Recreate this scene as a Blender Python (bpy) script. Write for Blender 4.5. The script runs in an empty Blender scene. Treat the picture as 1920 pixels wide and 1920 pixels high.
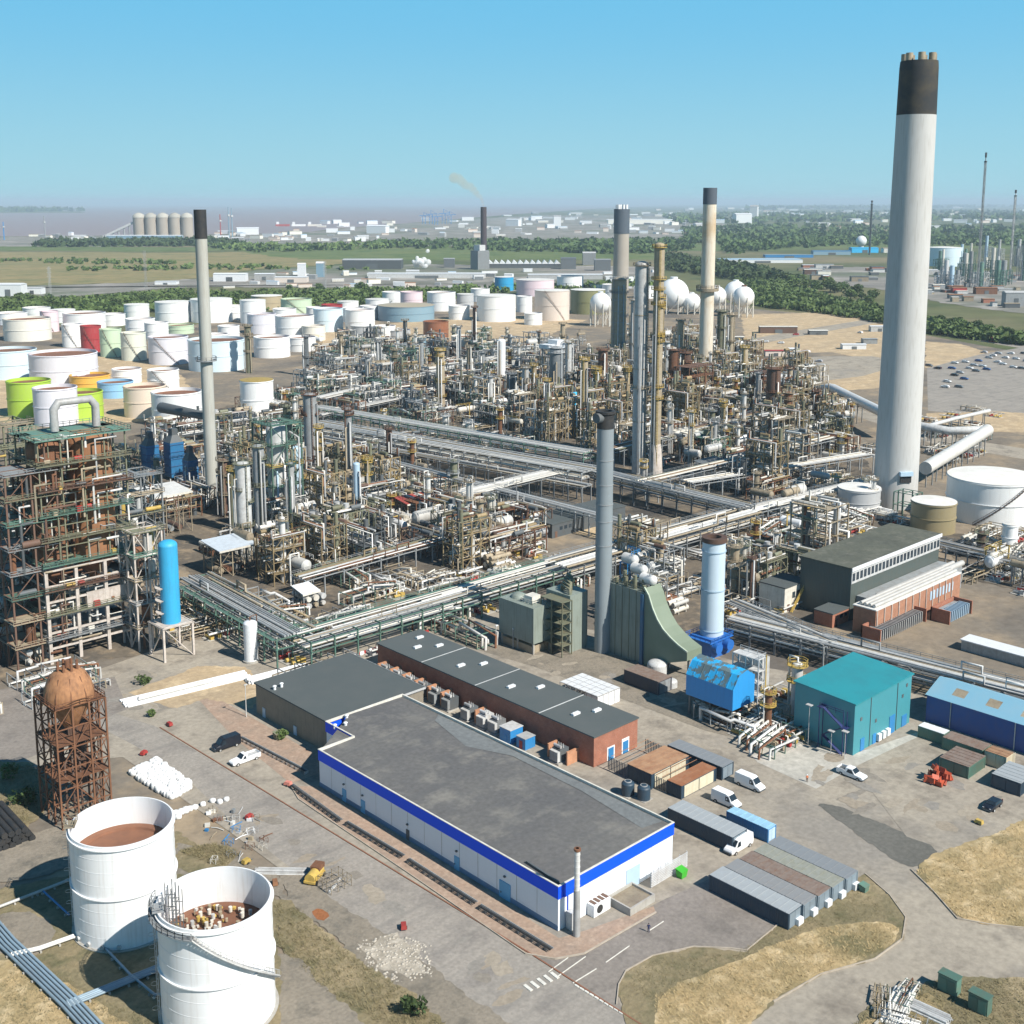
import bpy, math, random
from math import sin, cos, pi, radians, sqrt, atan2, hypot
R = random.Random(7)
scene = bpy.context.scene
COL = scene.collection
# ---------------------------------------------------------------- camera, sky, sun, exposure
FPX, CYPX, PITCH, CAMH, YAW = 2240.0, 767.0, radians(9.82), 120.0, radians(-43.4917)
RIGHT = (cos(YAW), sin(YAW)); FWD = (-sin(YAW), cos(YAW))
camd = bpy.data.cameras.new("Camera"); cam = bpy.data.objects.new("camera", camd); COL.objects.link(cam)
cam.location = (0, 0, CAMH); cam.rotation_euler = (pi / 2 - PITCH, 0, YAW)
camd.sensor_width = 36; camd.lens = 36 * FPX / 1920; camd.shift_y = -(960 - CYPX) / 1920
camd.clip_start = 1; camd.clip_end = 200000
scene.camera = cam
SUN_EL, SUN_AZ_SHADOW = radians(43), radians(-51)
sx, sy = -sin(SUN_AZ_SHADOW), -cos(SUN_AZ_SHADOW)
SDIR = (RIGHT[0] * sx + FWD[0] * sy, RIGHT[1] * sx + FWD[1] * sy)
SUNV = (SDIR[0] * cos(SUN_EL), SDIR[1] * cos(SUN_EL), sin(SUN_EL))
world = bpy.data.worlds.new("World"); scene.world = world; world.use_nodes = True
wn = world.node_tree; bg = wn.nodes["Background"]
sky = wn.nodes.new("ShaderNodeTexSky"); sky.sky_type = 'NISHITA'; sky.sun_disc = False
sky.sun_elevation = SUN_EL; sky.sun_rotation = atan2(SDIR[0], SDIR[1])
sky.altitude = 300; sky.air_density = 1.0; sky.dust_density = 0.0; sky.ozone_density = 6.0
shs = wn.nodes.new("ShaderNodeHueSaturation"); shs.inputs["Hue"].default_value = .485; shs.inputs["Saturation"].default_value = 1.25
wn.links.new(sky.outputs[0], shs.inputs["Color"])
# the clear pale blue of a summer horizon, fading by true elevation into the sky model higher up
wtc = wn.nodes.new("ShaderNodeTexCoord"); wsp = wn.nodes.new("ShaderNodeSeparateXYZ"); wn.links.new(wtc.outputs["Generated"], wsp.inputs[0])
def wramp(lo, hi):
    r = wn.nodes.new("ShaderNodeMapRange"); r.interpolation_type = 'SMOOTHSTEP'; r.inputs[1].default_value = lo; r.inputs[2].default_value = hi; wn.links.new(wsp.outputs[2], r.inputs[0]); return r.outputs[0]
wm1 = wn.nodes.new("ShaderNodeMix"); wm1.data_type = 'RGBA'; wm1.inputs[6].default_value = (4.2, 7.6, 8.6, 1); wm1.inputs[7].default_value = (1.85, 6.0, 9.2, 1); wn.links.new(wramp(-.02, .175), wm1.inputs[0])
wm2 = wn.nodes.new("ShaderNodeMix"); wm2.data_type = 'RGBA'; wn.links.new(wramp(.15, .55), wm2.inputs[0]); wn.links.new(wm1.outputs[2], wm2.inputs[6]); wn.links.new(shs.outputs[0], wm2.inputs[7])
wn.links.new(wm2.outputs[2], bg.inputs[0]); bg.inputs[1].default_value = 0.065
sund = bpy.data.lights.new("Sun", 'SUN'); sund.energy = 5.0; sund.angle = radians(0.5); sund.color = (1.0, 0.95, 0.86)
sun = bpy.data.objects.new("sun", sund); COL.objects.link(sun)
import mathutils
sun.rotation_euler = mathutils.Vector(SUNV).to_track_quat('Z', 'Y').to_euler()
sun.location = (SUNV[0] * 500, SUNV[1] * 500, 500)
scene.view_settings.view_transform = 'Standard'; scene.view_settings.look = 'None'
scene.view_settings.exposure = 0.50; scene.view_settings.gamma = 1
scene.render.engine = 'CYCLES'
cy = scene.cycles
cy.max_bounces = 5; cy.diffuse_bounces = 2; cy.glossy_bounces = 2; cy.transmission_bounces = 2; cy.volume_bounces = 0; cy.transparent_max_bounces = 24
cy.use_denoising = True
# ---------------------------------------------------------------- pixel of the survey photo -> point on the ground
CP, SP = cos(PITCH), sin(PITCH)
def P(u, v, z=0.0):
    x = (u - 960) / FPX; yc = (CYPX - v) / FPX
    fw = CP + yc * SP; up = -SP + yc * CP
    k = -(CAMH - z) / up
    return (k * (x * RIGHT[0] + fw * FWD[0]), k * (x * RIGHT[1] + fw * FWD[1]), z)
def MPP(u, v):                      # metres per photo pixel at that ground point
    a = P(u, v); fw = a[0] * FWD[0] + a[1] * FWD[1]
    return (fw * CP + CAMH * SP) / FPX
def V(pt):                          # world point -> photo pixel
    r = pt[0] * RIGHT[0] + pt[1] * RIGHT[1]; fw = pt[0] * FWD[0] + pt[1] * FWD[1]; z = pt[2] - CAMH
    zc = fw * CP - z * SP; yc = fw * SP + z * CP
    return (960 + FPX * r / zc, CYPX - FPX * yc / zc)
def HT(u, vb, vt):                  # height of a vertical that spans vb..vt in the photo
    g = P(u, vb); lo, hi = 0, 320
    for _ in range(40):
        m = (lo + hi) / 2
        if V((g[0], g[1], m))[1] > vt: lo = m
        else: hi = m
    return m
# ---------------------------------------------------------------- mesh builder
class MB:
    def __init__(s): s.v = []; s.f = []; s.sm = []
    def add(s, vs, fs, smooth=False):
        b = len(s.v); s.v.extend(vs)
        for f in fs: s.f.append([i + b for i in f]); s.sm.append(smooth)
        return s
    def box(s, x0, x1, y0, y1, z0, z1):
        return s.add([(x0,y0,z0),(x1,y0,z0),(x1,y1,z0),(x0,y1,z0),(x0,y0,z1),(x1,y0,z1),(x1,y1,z1),(x0,y1,z1)],
                     [(0,3,2,1),(4,5,6,7),(0,1,5,4),(1,2,6,5),(2,3,7,6),(3,0,4,7)])
    def cbox(s, cx, cy_, z0, lx, ly, lz, rz=0):
        c, n = cos(rz), sin(rz); vs = []
        for z in (z0, z0 + lz):
            for a, b in ((-1,-1),(1,-1),(1,1),(-1,1)):
                x, y = a * lx / 2, b * ly / 2; vs.append((cx + x * c - y * n, cy_ + x * n + y * c, z))
        return s.add(vs, [(0,3,2,1),(4,5,6,7),(0,1,5,4),(1,2,6,5),(2,3,7,6),(3,0,4,7)])
    def bar(s, a, b, w=0.2, h=None):
        """square bar from a to b"""
        h = h or w
        d = mathutils.Vector(b) - mathutils.Vector(a)
        if d.length < 1e-6: return s
        d.normalize(); up = mathutils.Vector((0,0,1)) if abs(d.z) < 0.9 else mathutils.Vector((0,1,0))
        x = d.cross(up).normalized() * (w / 2); y = d.cross(x).normalized() * (h / 2)
        A = mathutils.Vector(a); B = mathutils.Vector(b)
        vs = [tuple(A - x - y), tuple(A + x - y), tuple(A + x + y), tuple(A - x + y), tuple(B - x - y), tuple(B + x - y), tuple(B + x + y), tuple(B - x + y)]
        return s.add(vs, [(0,1,2,3),(7,6,5,4),(0,4,5,1),(1,5,6,2),(2,6,7,3),(3,7,4,0)])
    def cyl(s, a, b, r0, r1=None, n=12, caps=True):
        r1 = r0 if r1 is None else r1
        A = mathutils.Vector(a); B = mathutils.Vector(b); d = (B - A)
        if d.length < 1e-6: return s
        d.normalize(); up = mathutils.Vector((0,0,1)) if abs(d.z) < 0.9 else mathutils.Vector((1,0,0))
        x = d.cross(up).normalized(); y = d.cross(x).normalized()
        r_a = [tuple(A + (x * cos(2*pi*i/n) + y * sin(2*pi*i/n)) * r0) for i in range(n)]
        r_b = [tuple(B + (x * cos(2*pi*i/n) + y * sin(2*pi*i/n)) * r1) for i in range(n)]
        s.add(r_a + r_b, [(i, n + i, n + (i+1) % n, (i+1) % n) for i in range(n)], n > 4)
        if caps:
            s.add(r_a, [tuple(range(n))]); s.add(r_b, [tuple(reversed(range(n)))])
        return s
    def tube(s, path, r, n=8):
        """a pipe along a path, with mitred bends"""
        pts = [mathutils.Vector(p) for p in path]; rings = []
        prev = None
        for i, p in enumerate(pts):
            if i == 0: t = (pts[1] - p)
            elif i == len(pts) - 1: t = (p - pts[i-1])
            else: t = (p - pts[i-1]).normalized() + (pts[i+1] - p).normalized()
            if t.length < 1e-6: t = mathutils.Vector((0,0,1))
            t.normalize()
            if prev is None:
                up = mathutils.Vector((0,0,1)) if abs(t.z) < 0.9 else mathutils.Vector((1,0,0))
                x = t.cross(up).normalized()
            else:
                x = prev - t * prev.dot(t)
                x = x.normalized() if x.length > 1e-4 else t.orthogonal().normalized()
            prev = x; y = t.cross(x).normalized()
            rings.append([tuple(p + (x * cos(2*pi*k/n) + y * sin(2*pi*k/n)) * r) for k in range(n)])
        vs = [v for rg in rings for v in rg]; fs = []
        for i in range(len(rings) - 1):
            for k in range(n):
                fs.append((i*n + k, i*n + (k+1) % n, (i+1)*n + (k+1) % n, (i+1)*n + k))
        s.add(vs, fs, True)
        s.add(rings[0], [tuple(reversed(range(n)))]); s.add(rings[-1], [tuple(range(n))])
        return s
    def lathe(s, prof, n=24, cx=0, cy_=0, a0=0.0, a1=2*pi, closed=True):
        """prof: list of (r, z); each segment flat-shaded along z, smooth round"""
        for (ra, za), (rb, zb) in zip(prof[:-1], prof[1:]):
            m = n if closed else n + 1
            va = [(cx + ra*cos(a0 + (a1-a0)*i/n), cy_ + ra*sin(a0 + (a1-a0)*i/n), za) for i in range(m)]
            vb = [(cx + rb*cos(a0 + (a1-a0)*i/n), cy_ + rb*sin(a0 + (a1-a0)*i/n), zb) for i in range(m)]
            fs = [(i, (i+1) % m, m + (i+1) % m, m + i) for i in range(n)]
            s.add(va + vb, fs, abs(za - zb) > 1e-4)
        return s
    def slathe(s, prof, n=24, cx=0, cy_=0):
        """smooth in both directions"""
        vs = [(cx + r*cos(2*pi*i/n), cy_ + r*sin(2*pi*i/n), z) for r, z in prof for i in range(n)]
        fs = [(j*n + i, j*n + (i+1) % n, (j+1)*n + (i+1) % n, (j+1)*n + i) for j in range(len(prof)-1) for i in range(n)]
        return s.add(vs, fs, True)
    def dome(s, c, r, h, n=16, m=5, up=True):
        prof = [(r * cos(pi/2*j/m) + 1e-4, c[2] + (1 if up else -1) * h * sin(pi/2*j/m)) for j in range(m + 1)]
        if not up: prof = prof[::-1]
        return s.slathe(prof, n, c[0], c[1])
    def ball(s, c, r, n=20, m=12, sz=1.0):
        prof = [(r * sin(pi*j/m) + 1e-4, c[2] - r * sz * cos(pi*j/m)) for j in range(m + 1)]
        return s.slathe(prof, n, c[0], c[1])
    def prism(s, poly, z0, z1):
        n = len(poly); vs = [(x, y, z0) for x, y in poly] + [(x, y, z1) for x, y in poly]
        return s.add(vs, [tuple(reversed(range(n))), tuple(range(n, 2*n))] + [(i, (i+1) % n, n + (i+1) % n, n + i) for i in range(n)])
    def sheet(s, poly, z):
        return s.add([(p[0], p[1], z) for p in poly], [tuple(range(len(poly)))])
    def rail(s, pts, h=1.1, w=0.06, step=2.0, closed=False):
        q = list(pts) + ([pts[0]] if closed else [])
        for a, b in zip(q[:-1], q[1:]):
            L = hypot(b[0]-a[0], b[1]-a[1]); k = max(1, int(L / step))
            for zz in (h, h * .55): s.bar((a[0],a[1],a[2]+zz), (b[0],b[1],b[2]+zz), w)
            for i in range(k + 1):
                t = i / k; x, y, z = (a[j] + (b[j]-a[j])*t for j in range(3)); s.bar((x,y,z), (x,y,z+h), w)
        return s
    def ladder(s, x, y, z0, z1, w=0.5, ax='x', t=0.07, step=0.9):
        dx, dy = (w/2, 0) if ax == 'x' else (0, w/2)
        for k in (-1, 1): s.bar((x+k*dx, y+k*dy, z0), (x+k*dx, y+k*dy, z1), t)
        z = z0 + step
        while z < z1: s.bar((x-dx, y-dy, z), (x+dx, y+dy, z), t*.7); z += step
        return s
    def xf(s, dx=0, dy=0, dz=0, rz=0):
        c, n = cos(rz), sin(rz)
        s.v = [(x*c - y*n + dx, x*n + y*c + dy, z + dz) for x, y, z in s.v]; return s
    def mesh(s, name):
        me = bpy.data.meshes.new(name); me.from_pydata(s.v, [], s.f)
        me.polygons.foreach_set("use_smooth", s.sm); me.update(); return me
    def build(s, name, m, parent=None):
        me = s.mesh(name); me.materials.append(m)
        o = bpy.data.objects.new(name, me); COL.objects.link(o)
        if parent is not None: o.parent = parent
        return o
# ---------------------------------------------------------------- things
AUTO = []       # (object, short description) labelled at the end by what it stands nearest to
LAND = []       # (name, (x, y))
def land(name, pt): LAND.append((name, (pt[0], pt[1])))
def thing(name, label, cat, loc=(0,0,0), rz=0, group=None):
    o = bpy.data.objects.new(name, None); COL.objects.link(o); o.empty_display_size = 0.5
    o.location = loc; o.rotation_euler = (0, 0, rz); o["category"] = cat
    if label: o["label"] = label
    if group: o["group"] = group
    return o
def tag(o, label, cat, group=None):
    o["category"] = cat
    if label: o["label"] = label
    if group: o["group"] = group
    return o
def struct(name, mb, m, z=None):
    o = mb.build(name, m); o["kind"] = "structure"; return o
def stuff(name, mb, m, label=None):
    o = mb.build(name, m); o["kind"] = "stuff"
    if label: o["label"] = label
    return o
CHILD = {}
def kids(o): return [c for c in bpy.data.objects if c.parent == o]
def tree_of(o):
    if o.name not in CHILD: CHILD[o.name] = [(c, [(g, []) for g in kids(c)]) for c in kids(o)]
    return CHILD[o.name]
def dup(root, loc, rz=0, label=None, scale=None, group=None, mats=None):
    r = root.copy(); COL.objects.link(r); r.location = loc; r.rotation_euler = (0, 0, rz)
    if scale: r.scale = scale if not isinstance(scale, (int, float)) else (scale,)*3
    if label: r["label"] = label
    elif "label" in r: del r["label"]
    if group: r["group"] = group
    for c, gs in tree_of(root):
        d = c.copy(); COL.objects.link(d); d.parent = r
        for g, _ in gs:
            e = g.copy(); COL.objects.link(e); e.parent = d
    return r
def auto(o, desc): AUTO.append((o, desc)); return o
# ---------------------------------------------------------------- materials
MATS = {}
def hexc(h):
    h = h.lstrip('#'); c = [int(h[i:i+2], 16) / 255 for i in (0, 2, 4)]
    return tuple(x / 12.92 if x <= .04045 else ((x + .055) / 1.055) ** 2.4 for x in c)
def mat(name, col, rough=0.6, metal=0.0, dirt=0.35, dcol=(0.12, 0.09, 0.06), scale=0.6, streak=0.0, scol=(0.16, 0.06, 0.025), var=0.12, rib=None, bump=0.0, lo=.42, hi=.75):
    """painted / bare surface with patchy grime, run-down streaks and a little per-object variation"""
    if name in MATS: return MATS[name]
    m = bpy.data.materials.new(name); m.use_nodes = True; nt = m.node_tree; N = nt.nodes; Lk = nt.links
    b = N["Principled BSDF"]; b.inputs["Roughness"].default_value = rough; b.inputs["Metallic"].default_value = metal
    g = N.new("ShaderNodeNewGeometry")
    n1 = N.new("ShaderNodeTexNoise"); n1.inputs["Scale"].default_value = scale; n1.inputs["Detail"].default_value = 6; n1.inputs["Roughness"].default_value = .65
    Lk.new(g.outputs["Position"], n1.inputs["Vector"])
    r1 = N.new("ShaderNodeMapRange"); r1.inputs[1].default_value = lo; r1.inputs[2].default_value = hi; r1.inputs[3].default_value = 0; r1.inputs[4].default_value = dirt
    Lk.new(n1.outputs[0], r1.inputs[0])
    mx = N.new("ShaderNodeMix"); mx.data_type = 'RGBA'; mx.inputs[6].default_value = (*col, 1); mx.inputs[7].default_value = (*dcol, 1)
    Lk.new(r1.outputs[0], mx.inputs[0]); out = mx.outputs[2]
    if streak > 0:
        mp = N.new("ShaderNodeMapping"); mp.inputs["Scale"].default_value = (1.3, 1.3, .09); Lk.new(g.outputs["Position"], mp.inputs[0])
        n2 = N.new("ShaderNodeTexNoise"); n2.inputs["Scale"].default_value = 1.6; n2.inputs["Detail"].default_value = 5; Lk.new(mp.outputs[0], n2.inputs["Vector"])
        r2 = N.new("ShaderNodeMapRange"); r2.inputs[1].default_value = .5; r2.inputs[2].default_value = .72; r2.inputs[3].default_value = 0; r2.inputs[4].default_value = streak
        Lk.new(n2.outputs[0], r2.inputs[0])
        m2 = N.new("ShaderNodeMix"); m2.data_type = 'RGBA'; m2.inputs[7].default_value = (*scol, 1); Lk.new(r2.outputs[0], m2.inputs[0]); Lk.new(out, m2.inputs[6]); out = m2.outputs[2]
    if rib:
        # profiled sheeting: fine vertical ribs
        tc = N.new("ShaderNodeTexCoord"); w = N.new("ShaderNodeTexWave"); w.bands_direction = rib[0]; w.inputs["Scale"].default_value = rib[1]
        Lk.new(g.outputs["Position"], w.inputs["Vector"])
        bp = N.new("ShaderNodeBump"); bp.inputs["Strength"].default_value = rib[2]; bp.inputs["Distance"].default_value = .08; Lk.new(w.outputs["Fac"], bp.inputs["Height"]); Lk.new(bp.outputs[0], b.inputs["Normal"])
    elif bump > 0:
        bp = N.new("ShaderNodeBump"); bp.inputs["Strength"].default_value = bump; bp.inputs["Distance"].default_value = .1; Lk.new(n1.outputs[0], bp.inputs["Height"]); Lk.new(bp.outputs[0], b.inputs["Normal"])
    if var > 0:
        oi = N.new("ShaderNodeObjectInfo"); r3 = N.new("ShaderNodeMapRange"); r3.inputs[3].default_value = 1 - var * 1.5; r3.inputs[4].default_value = 1 + var
        Lk.new(oi.outputs["Random"], r3.inputs[0]); hs = N.new("ShaderNodeHueSaturation"); Lk.new(r3.outputs[0], hs.inputs["Value"]); Lk.new(out, hs.inputs["Color"]); out = hs.outputs[0]
    Lk.new(out, b.inputs["Base Color"]); MATS[name] = m; return m
def ground_mat(name, cols, scale=.02, fine=.6, rough=.95, bump=.3, contrast=(.35, .65), streaks=None):
    """cols: base, second, third; large patches + fine mottling + optional wheel streaks (angle, amount, colour)"""
    m = bpy.data.materials.new(name); m.use_nodes = True; nt = m.node_tree; N = nt.nodes; Lk = nt.links
    b = N["Principled BSDF"]; b.inputs["Roughness"].default_value = rough; b.inputs["Specular IOR Level"].default_value = .15
    g = N.new("ShaderNodeNewGeometry"); out = None
    def noise(sc, det, off=0):
        mp = N.new("ShaderNodeMapping"); mp.inputs["Location"].default_value = (off, off * 1.7, 0); Lk.new(g.outputs["Position"], mp.inputs[0])
        n = N.new("ShaderNodeTexNoise"); n.inputs["Scale"].default_value = sc; n.inputs["Detail"].default_value = det; n.inputs["Roughness"].default_value = .62; Lk.new(mp.outputs[0], n.inputs["Vector"]); return n.outputs[0]
    def mixer(fac, a, c, lo, hi, amt=1.0):
        r = N.new("ShaderNodeMapRange"); r.inputs[1].default_value = lo; r.inputs[2].default_value = hi; r.inputs[4].default_value = amt; Lk.new(fac, r.inputs[0])
        x = N.new("ShaderNodeMix"); x.data_type = 'RGBA'; Lk.new(r.outputs[0], x.inputs[0])
        if isinstance(a, tuple): x.inputs[6].default_value = (*a, 1)
        else: Lk.new(a, x.inputs[6])
        x.inputs[7].default_value = (*c, 1); return x.outputs[2]
    out = mixer(noise(scale, 7), cols[0], cols[1], contrast[0], contrast[1])
    if len(cols) > 2: out = mixer(noise(scale * 2.7, 8, 31), out, cols[2], .5, .66)
    if len(cols) > 3: out = mixer(noise(scale * .6, 8, 77), out, cols[3], .52, .64)
    fn = noise(fine, 8, 11)
    r = N.new("ShaderNodeMapRange"); r.inputs[1].default_value = .3; r.inputs[2].default_value = .7; r.inputs[3].default_value = .82; r.inputs[4].default_value = 1.16; Lk.new(fn, r.inputs[0])
    hs = N.new("ShaderNodeHueSaturation"); Lk.new(out, hs.inputs["Color"]); Lk.new(r.outputs[0], hs.inputs["Value"]); out = hs.outputs[0]
    if streaks:
        mp = N.new("ShaderNodeMapping"); mp.inputs["Rotation"].default_value = (0, 0, streaks[0]); mp.inputs["Scale"].default_value = (.012, .5, 1); mp.vector_type = 'TEXTURE' if False else 'POINT'
        Lk.new(g.outputs["Position"], mp.inputs[0]); n = N.new("ShaderNodeTexNoise"); n.inputs["Scale"].default_value = 1.0; n.inputs["Detail"].default_value = 4; Lk.new(mp.outputs[0], n.inputs["Vector"])
        out = mixer(n.outputs[0], out, streaks[2], .52, .68, streaks[1])
    if bump:
        bp = N.new("ShaderNodeBump"); bp.inputs["Strength"].default_value = bump; bp.inputs["Distance"].default_value = .3; Lk.new(fn, bp.inputs["Height"]); Lk.new(bp.outputs[0], b.inputs["Normal"])
    Lk.new(out, b.inputs["Base Color"]); MATS[name] = m; return m
M = {}
def pal():
    rust = (0.16, 0.06, 0.025)
    M['white'] = mat('white_paint', (.74, .75, .76), .45, dirt=.12, streak=.12, scol=(.42, .36, .3), var=.05)
    M['white_tank'] = mat('white_tank_paint', (.78, .79, .80), .4, dirt=.06, dcol=(.45,.43,.4), streak=.1, scol=(.55, .52, .48), scale=.25, var=.03)
    M['offwhite'] = mat('offwhite_paint', (.66, .63, .56), .55, dirt=.3, streak=.3, scol=(.35, .25, .17), var=.1)
    M['lgrey'] = mat('light_grey_steel', (.50, .505, .50), .5, dirt=.4, streak=.2, var=.2)
    M['grey'] = mat('grey_steel', (.27, .29, .30), .55, dirt=.45, streak=.2, var=.2)
    M['dgrey'] = mat('dark_grey_steel', (.10, .115, .125), .6, dirt=.4, var=.2)
    M['black'] = mat('black_soot', (.022, .023, .025), .7, dirt=.35, dcol=(.09, .07, .05), var=.1)
    M['galv'] = mat('galvanised_lagging', (.66, .645, .61), .45, .05, dirt=.3, dcol=(.2, .17, .13), scale=.35, var=.22)
    M['silver'] = mat('aluminium_cladding', (.68, .67, .65), .4, .15, dirt=.25, var=.12)
    M['tan'] = mat('weathered_tan_steel', (.36, .30, .21), .65, dirt=.5, streak=.3, var=.2)
    M['olive'] = mat('olive_green_steel', (.17, .18, .12), .65, dirt=.5, dcol=(.16,.08,.04), var=.2)
    M['green'] = mat('green_steel', (.09, .19, .15), .6, dirt=.45, dcol=(.18,.12,.07), var=.2)
    M['rust'] = mat('rusted_steel', (.17, .075, .038), .85, dirt=.6, dcol=(.09, .045, .025), streak=.3, scol=(.36, .17, .08), var=.15, scale=.9)
    M['orange'] = mat('rust_orange_shell', (.30, .14, .065), .75, dirt=.55, dcol=(.17, .075, .035), streak=.35, scol=(.2, .1, .05), var=.15)
    M['ochre'] = mat('ochre_steel', (.31, .235, .125), .65, dirt=.55, streak=.3, var=.2)
    M['yellow'] = mat('yellow_paint', (.50, .345, .08), .6, dirt=.5, var=.15)
    M['blue'] = mat('mid_blue_paint', (.03, .22, .50), .45, dirt=.25, dcol=(.03,.1,.2), streak=.15, scol=(.1,.12,.13), var=.1)
    M['skyblue'] = mat('sky_blue_paint', (.03, .42, .74), .45, dirt=.1, var=.05)
    M['paleblue'] = mat('pale_blue_paint', (.42, .56, .68), .45, dirt=.15, var=.08)
    M['red'] = mat('red_paint', (.36, .035, .03), .55, dirt=.35, var=.1)
    M['brown'] = mat('brown_steel', (.12, .065, .045), .7, dirt=.5, var=.2)
    M['brick'] = brick('red_brick', (.30, .105, .06), (.36, .14, .085))
    M['glass'] = mat('dark_glass', (.03, .045, .06), .12, dirt=.1, var=.1)
    M['rubber'] = mat('tyre_rubber', (.02, .02, .02), .8, dirt=.2, var=0)
    M['concrete'] = mat('concrete', (.42, .40, .36), .85, dirt=.45, dcol=(.2, .17, .14), streak=.25, scol=(.2, .17, .14), var=.08)
    M['pinkconc'] = mat('pale_fireproofing', (.56, .50, .45), .85, dirt=.45, streak=.3, scol=(.3, .22, .17), var=.1)
    M['roof'] = mat('dark_felt_roof', (.075, .088, .088), .85, dirt=.35, dcol=(.12, .12, .115), scale=.12, var=.04)
    M['wood'] = mat('weathered_wood', (.23, .19, .14), .8, dirt=.4, var=.15)
def brick(name, c1, c2):
    m = bpy.data.materials.new(name); m.use_nodes = True; nt = m.node_tree; N = nt.nodes; Lk = nt.links; b = N["Principled BSDF"]; b.inputs["Roughness"].default_value = .9
    g = N.new("ShaderNodeNewGeometry"); mp = N.new("ShaderNodeMapping"); sep = N.new("ShaderNodeSeparateXYZ"); Lk.new(g.outputs["Position"], sep.inputs[0])
    ad = N.new("ShaderNodeMath"); Lk.new(sep.outputs[0], ad.inputs[0]); Lk.new(sep.outputs[1], ad.inputs[1]); cb = N.new("ShaderNodeCombineXYZ"); Lk.new(ad.outputs[0], cb.inputs[0]); Lk.new(sep.outputs[2], cb.inputs[1])
    bt = N.new("ShaderNodeTexBrick"); bt.inputs["Scale"].default_value = 2.2; bt.inputs["Color1"].default_value = (*c1, 1); bt.inputs["Color2"].default_value = (*c2, 1); bt.inputs["Mortar"].default_value = (.33, .24, .19, 1); bt.inputs["Mortar Size"].default_value = .012
    Lk.new(cb.outputs[0], bt.inputs["Vector"])
    n = N.new("ShaderNodeTexNoise"); n.inputs["Scale"].default_value = .7; n.inputs["Detail"].default_value = 6; Lk.new(g.outputs["Position"], n.inputs["Vector"])
    r = N.new("ShaderNodeMapRange"); r.inputs[3].default_value = .65; r.inputs[4].default_value = 1.3; Lk.new(n.outputs[0], r.inputs[0]); hs = N.new("ShaderNodeHueSaturation"); Lk.new(bt.outputs[0], hs.inputs["Color"]); Lk.new(r.outputs[0], hs.inputs["Value"]); Lk.new(hs.outputs[0], b.inputs["Base Color"])
    MATS[name] = m; return m
pal()
# ================================================================ terrain
def poly(pts, z=0.0): return [P(u, v, z)[:2] for u, v in pts]
def smooth_poly(pts, it=2):
    for _ in range(it):
        q = []
        for i in range(len(pts)):
            a, b = pts[i], pts[(i + 1) % len(pts)]
            q += [(a[0]*.75 + b[0]*.25, a[1]*.75 + b[1]*.25), (a[0]*.25 + b[0]*.75, a[1]*.25 + b[1]*.75)]
        pts = q
    return pts
ZL = [0.0]; ZREC = {}
def ragged(w, amp, seed):
    # a worn edge: split the outline finely and push it in and out at several scales
    rr = random.Random(seed); ph = [rr.uniform(0, 6.28) for _ in range(8)]; out = []; s = 0.0
    for a, b in zip(w, w[1:] + w[:1]):
        L = hypot(b[0]-a[0], b[1]-a[1]); n = max(1, min(120, int(L / max(.7, amp)))); nx, ny = -(b[1]-a[1])/(L+1e-9), (b[0]-a[0])/(L+1e-9)
        for i in range(n):
            t = i/n; q = s + L*t; d = amp*(.55*sin(q*.31/amp*.6+ph[0]) + .4*sin(q*.83/amp*.6+ph[1]) + .3*sin(q*1.9/amp*.6+ph[2]) + .35*rr.uniform(-1,1)); out.append((a[0]+(b[0]-a[0])*t+nx*d, a[1]+(b[1]-a[1])*t+ny*d))
        s += L
    return out
RAG = dict(dirt=1.4, grass=.55, gravel=.5, spoil=1.3, rust_patch=.4, grass_bank=.3, grass_field=.35, tank_yard=.5, dark_patch=.25, field=14, green_field=14, far_fields=20, concrete_apron=.3, far_shore=60, plant_floor=1.0, depot_ground=8, industrial_ground=8, port_ground=30)
def lay(name, pts, m, sm=0, dz=.004, kind='structure'):
    ZL[0] += dz; ZREC[name] = ZL[0]
    ZREC.setdefault(name + '0', ZL[0])
    w = poly(pts)
    if sm: w = smooth_poly(w, sm)
    if name in RAG: w = ragged(w, RAG[name], len(pts) * 7 + int(pts[0][0]))
    mb = MB(); mb.sheet(w, ZL[0]); o = mb.build(name, m); o["kind"] = kind; return o
G_land = ground_mat('countryside', [(.075, .10, .04), (.16, .15, .075), (.05, .075, .03), (.20, .17, .10)], scale=.0016, fine=.02, bump=0)
G_yard = ground_mat('refinery_ground', [(.25, .20, .145), (.175, .155, .13), (.32, .25, .17), (.13, .115, .10)], scale=.018, fine=.35)
G_asph = ground_mat('worn_asphalt', [(.275, .25, .22), (.315, .285, .25), (.225, .205, .185)], scale=.05, fine=1.4, bump=.1, streaks=(radians(134), .45, (.20, .187, .17)))
G_asph2 = ground_mat('brown_asphalt', [(.215, .19, .168), (.25, .222, .196), (.18, .16, .143)], scale=.07, fine=1.2, bump=.1)
G_asph3 = ground_mat('yard_concrete', [(.30, .265, .218), (.355, .312, .252), (.215, .188, .155), (.26, .236, .205)], scale=.045, fine=.8, bump=.1)
G_dark = ground_mat('fresh_dark_asphalt', [(.115, .112, .10), (.145, .14, .125)], scale=.06, fine=1.2, bump=.1)
G_grass = ground_mat('dry_grass', [(.46, .34, .185), (.27, .215, .115), (.56, .44, .27), (.17, .15, .08)], scale=.10, fine=1.1, bump=.8)
G_grass2 = ground_mat('green_brown_grass', [(.185, .16, .095), (.25, .20, .12), (.135, .125, .07), (.33, .265, .165)], scale=.09, fine=1.2, bump=.8)
G_gravel = ground_mat('grey_gravel', [(.215, .188, .15), (.26, .225, .18), (.165, .148, .122)], scale=.10, fine=1.6, bump=.4)
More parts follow.
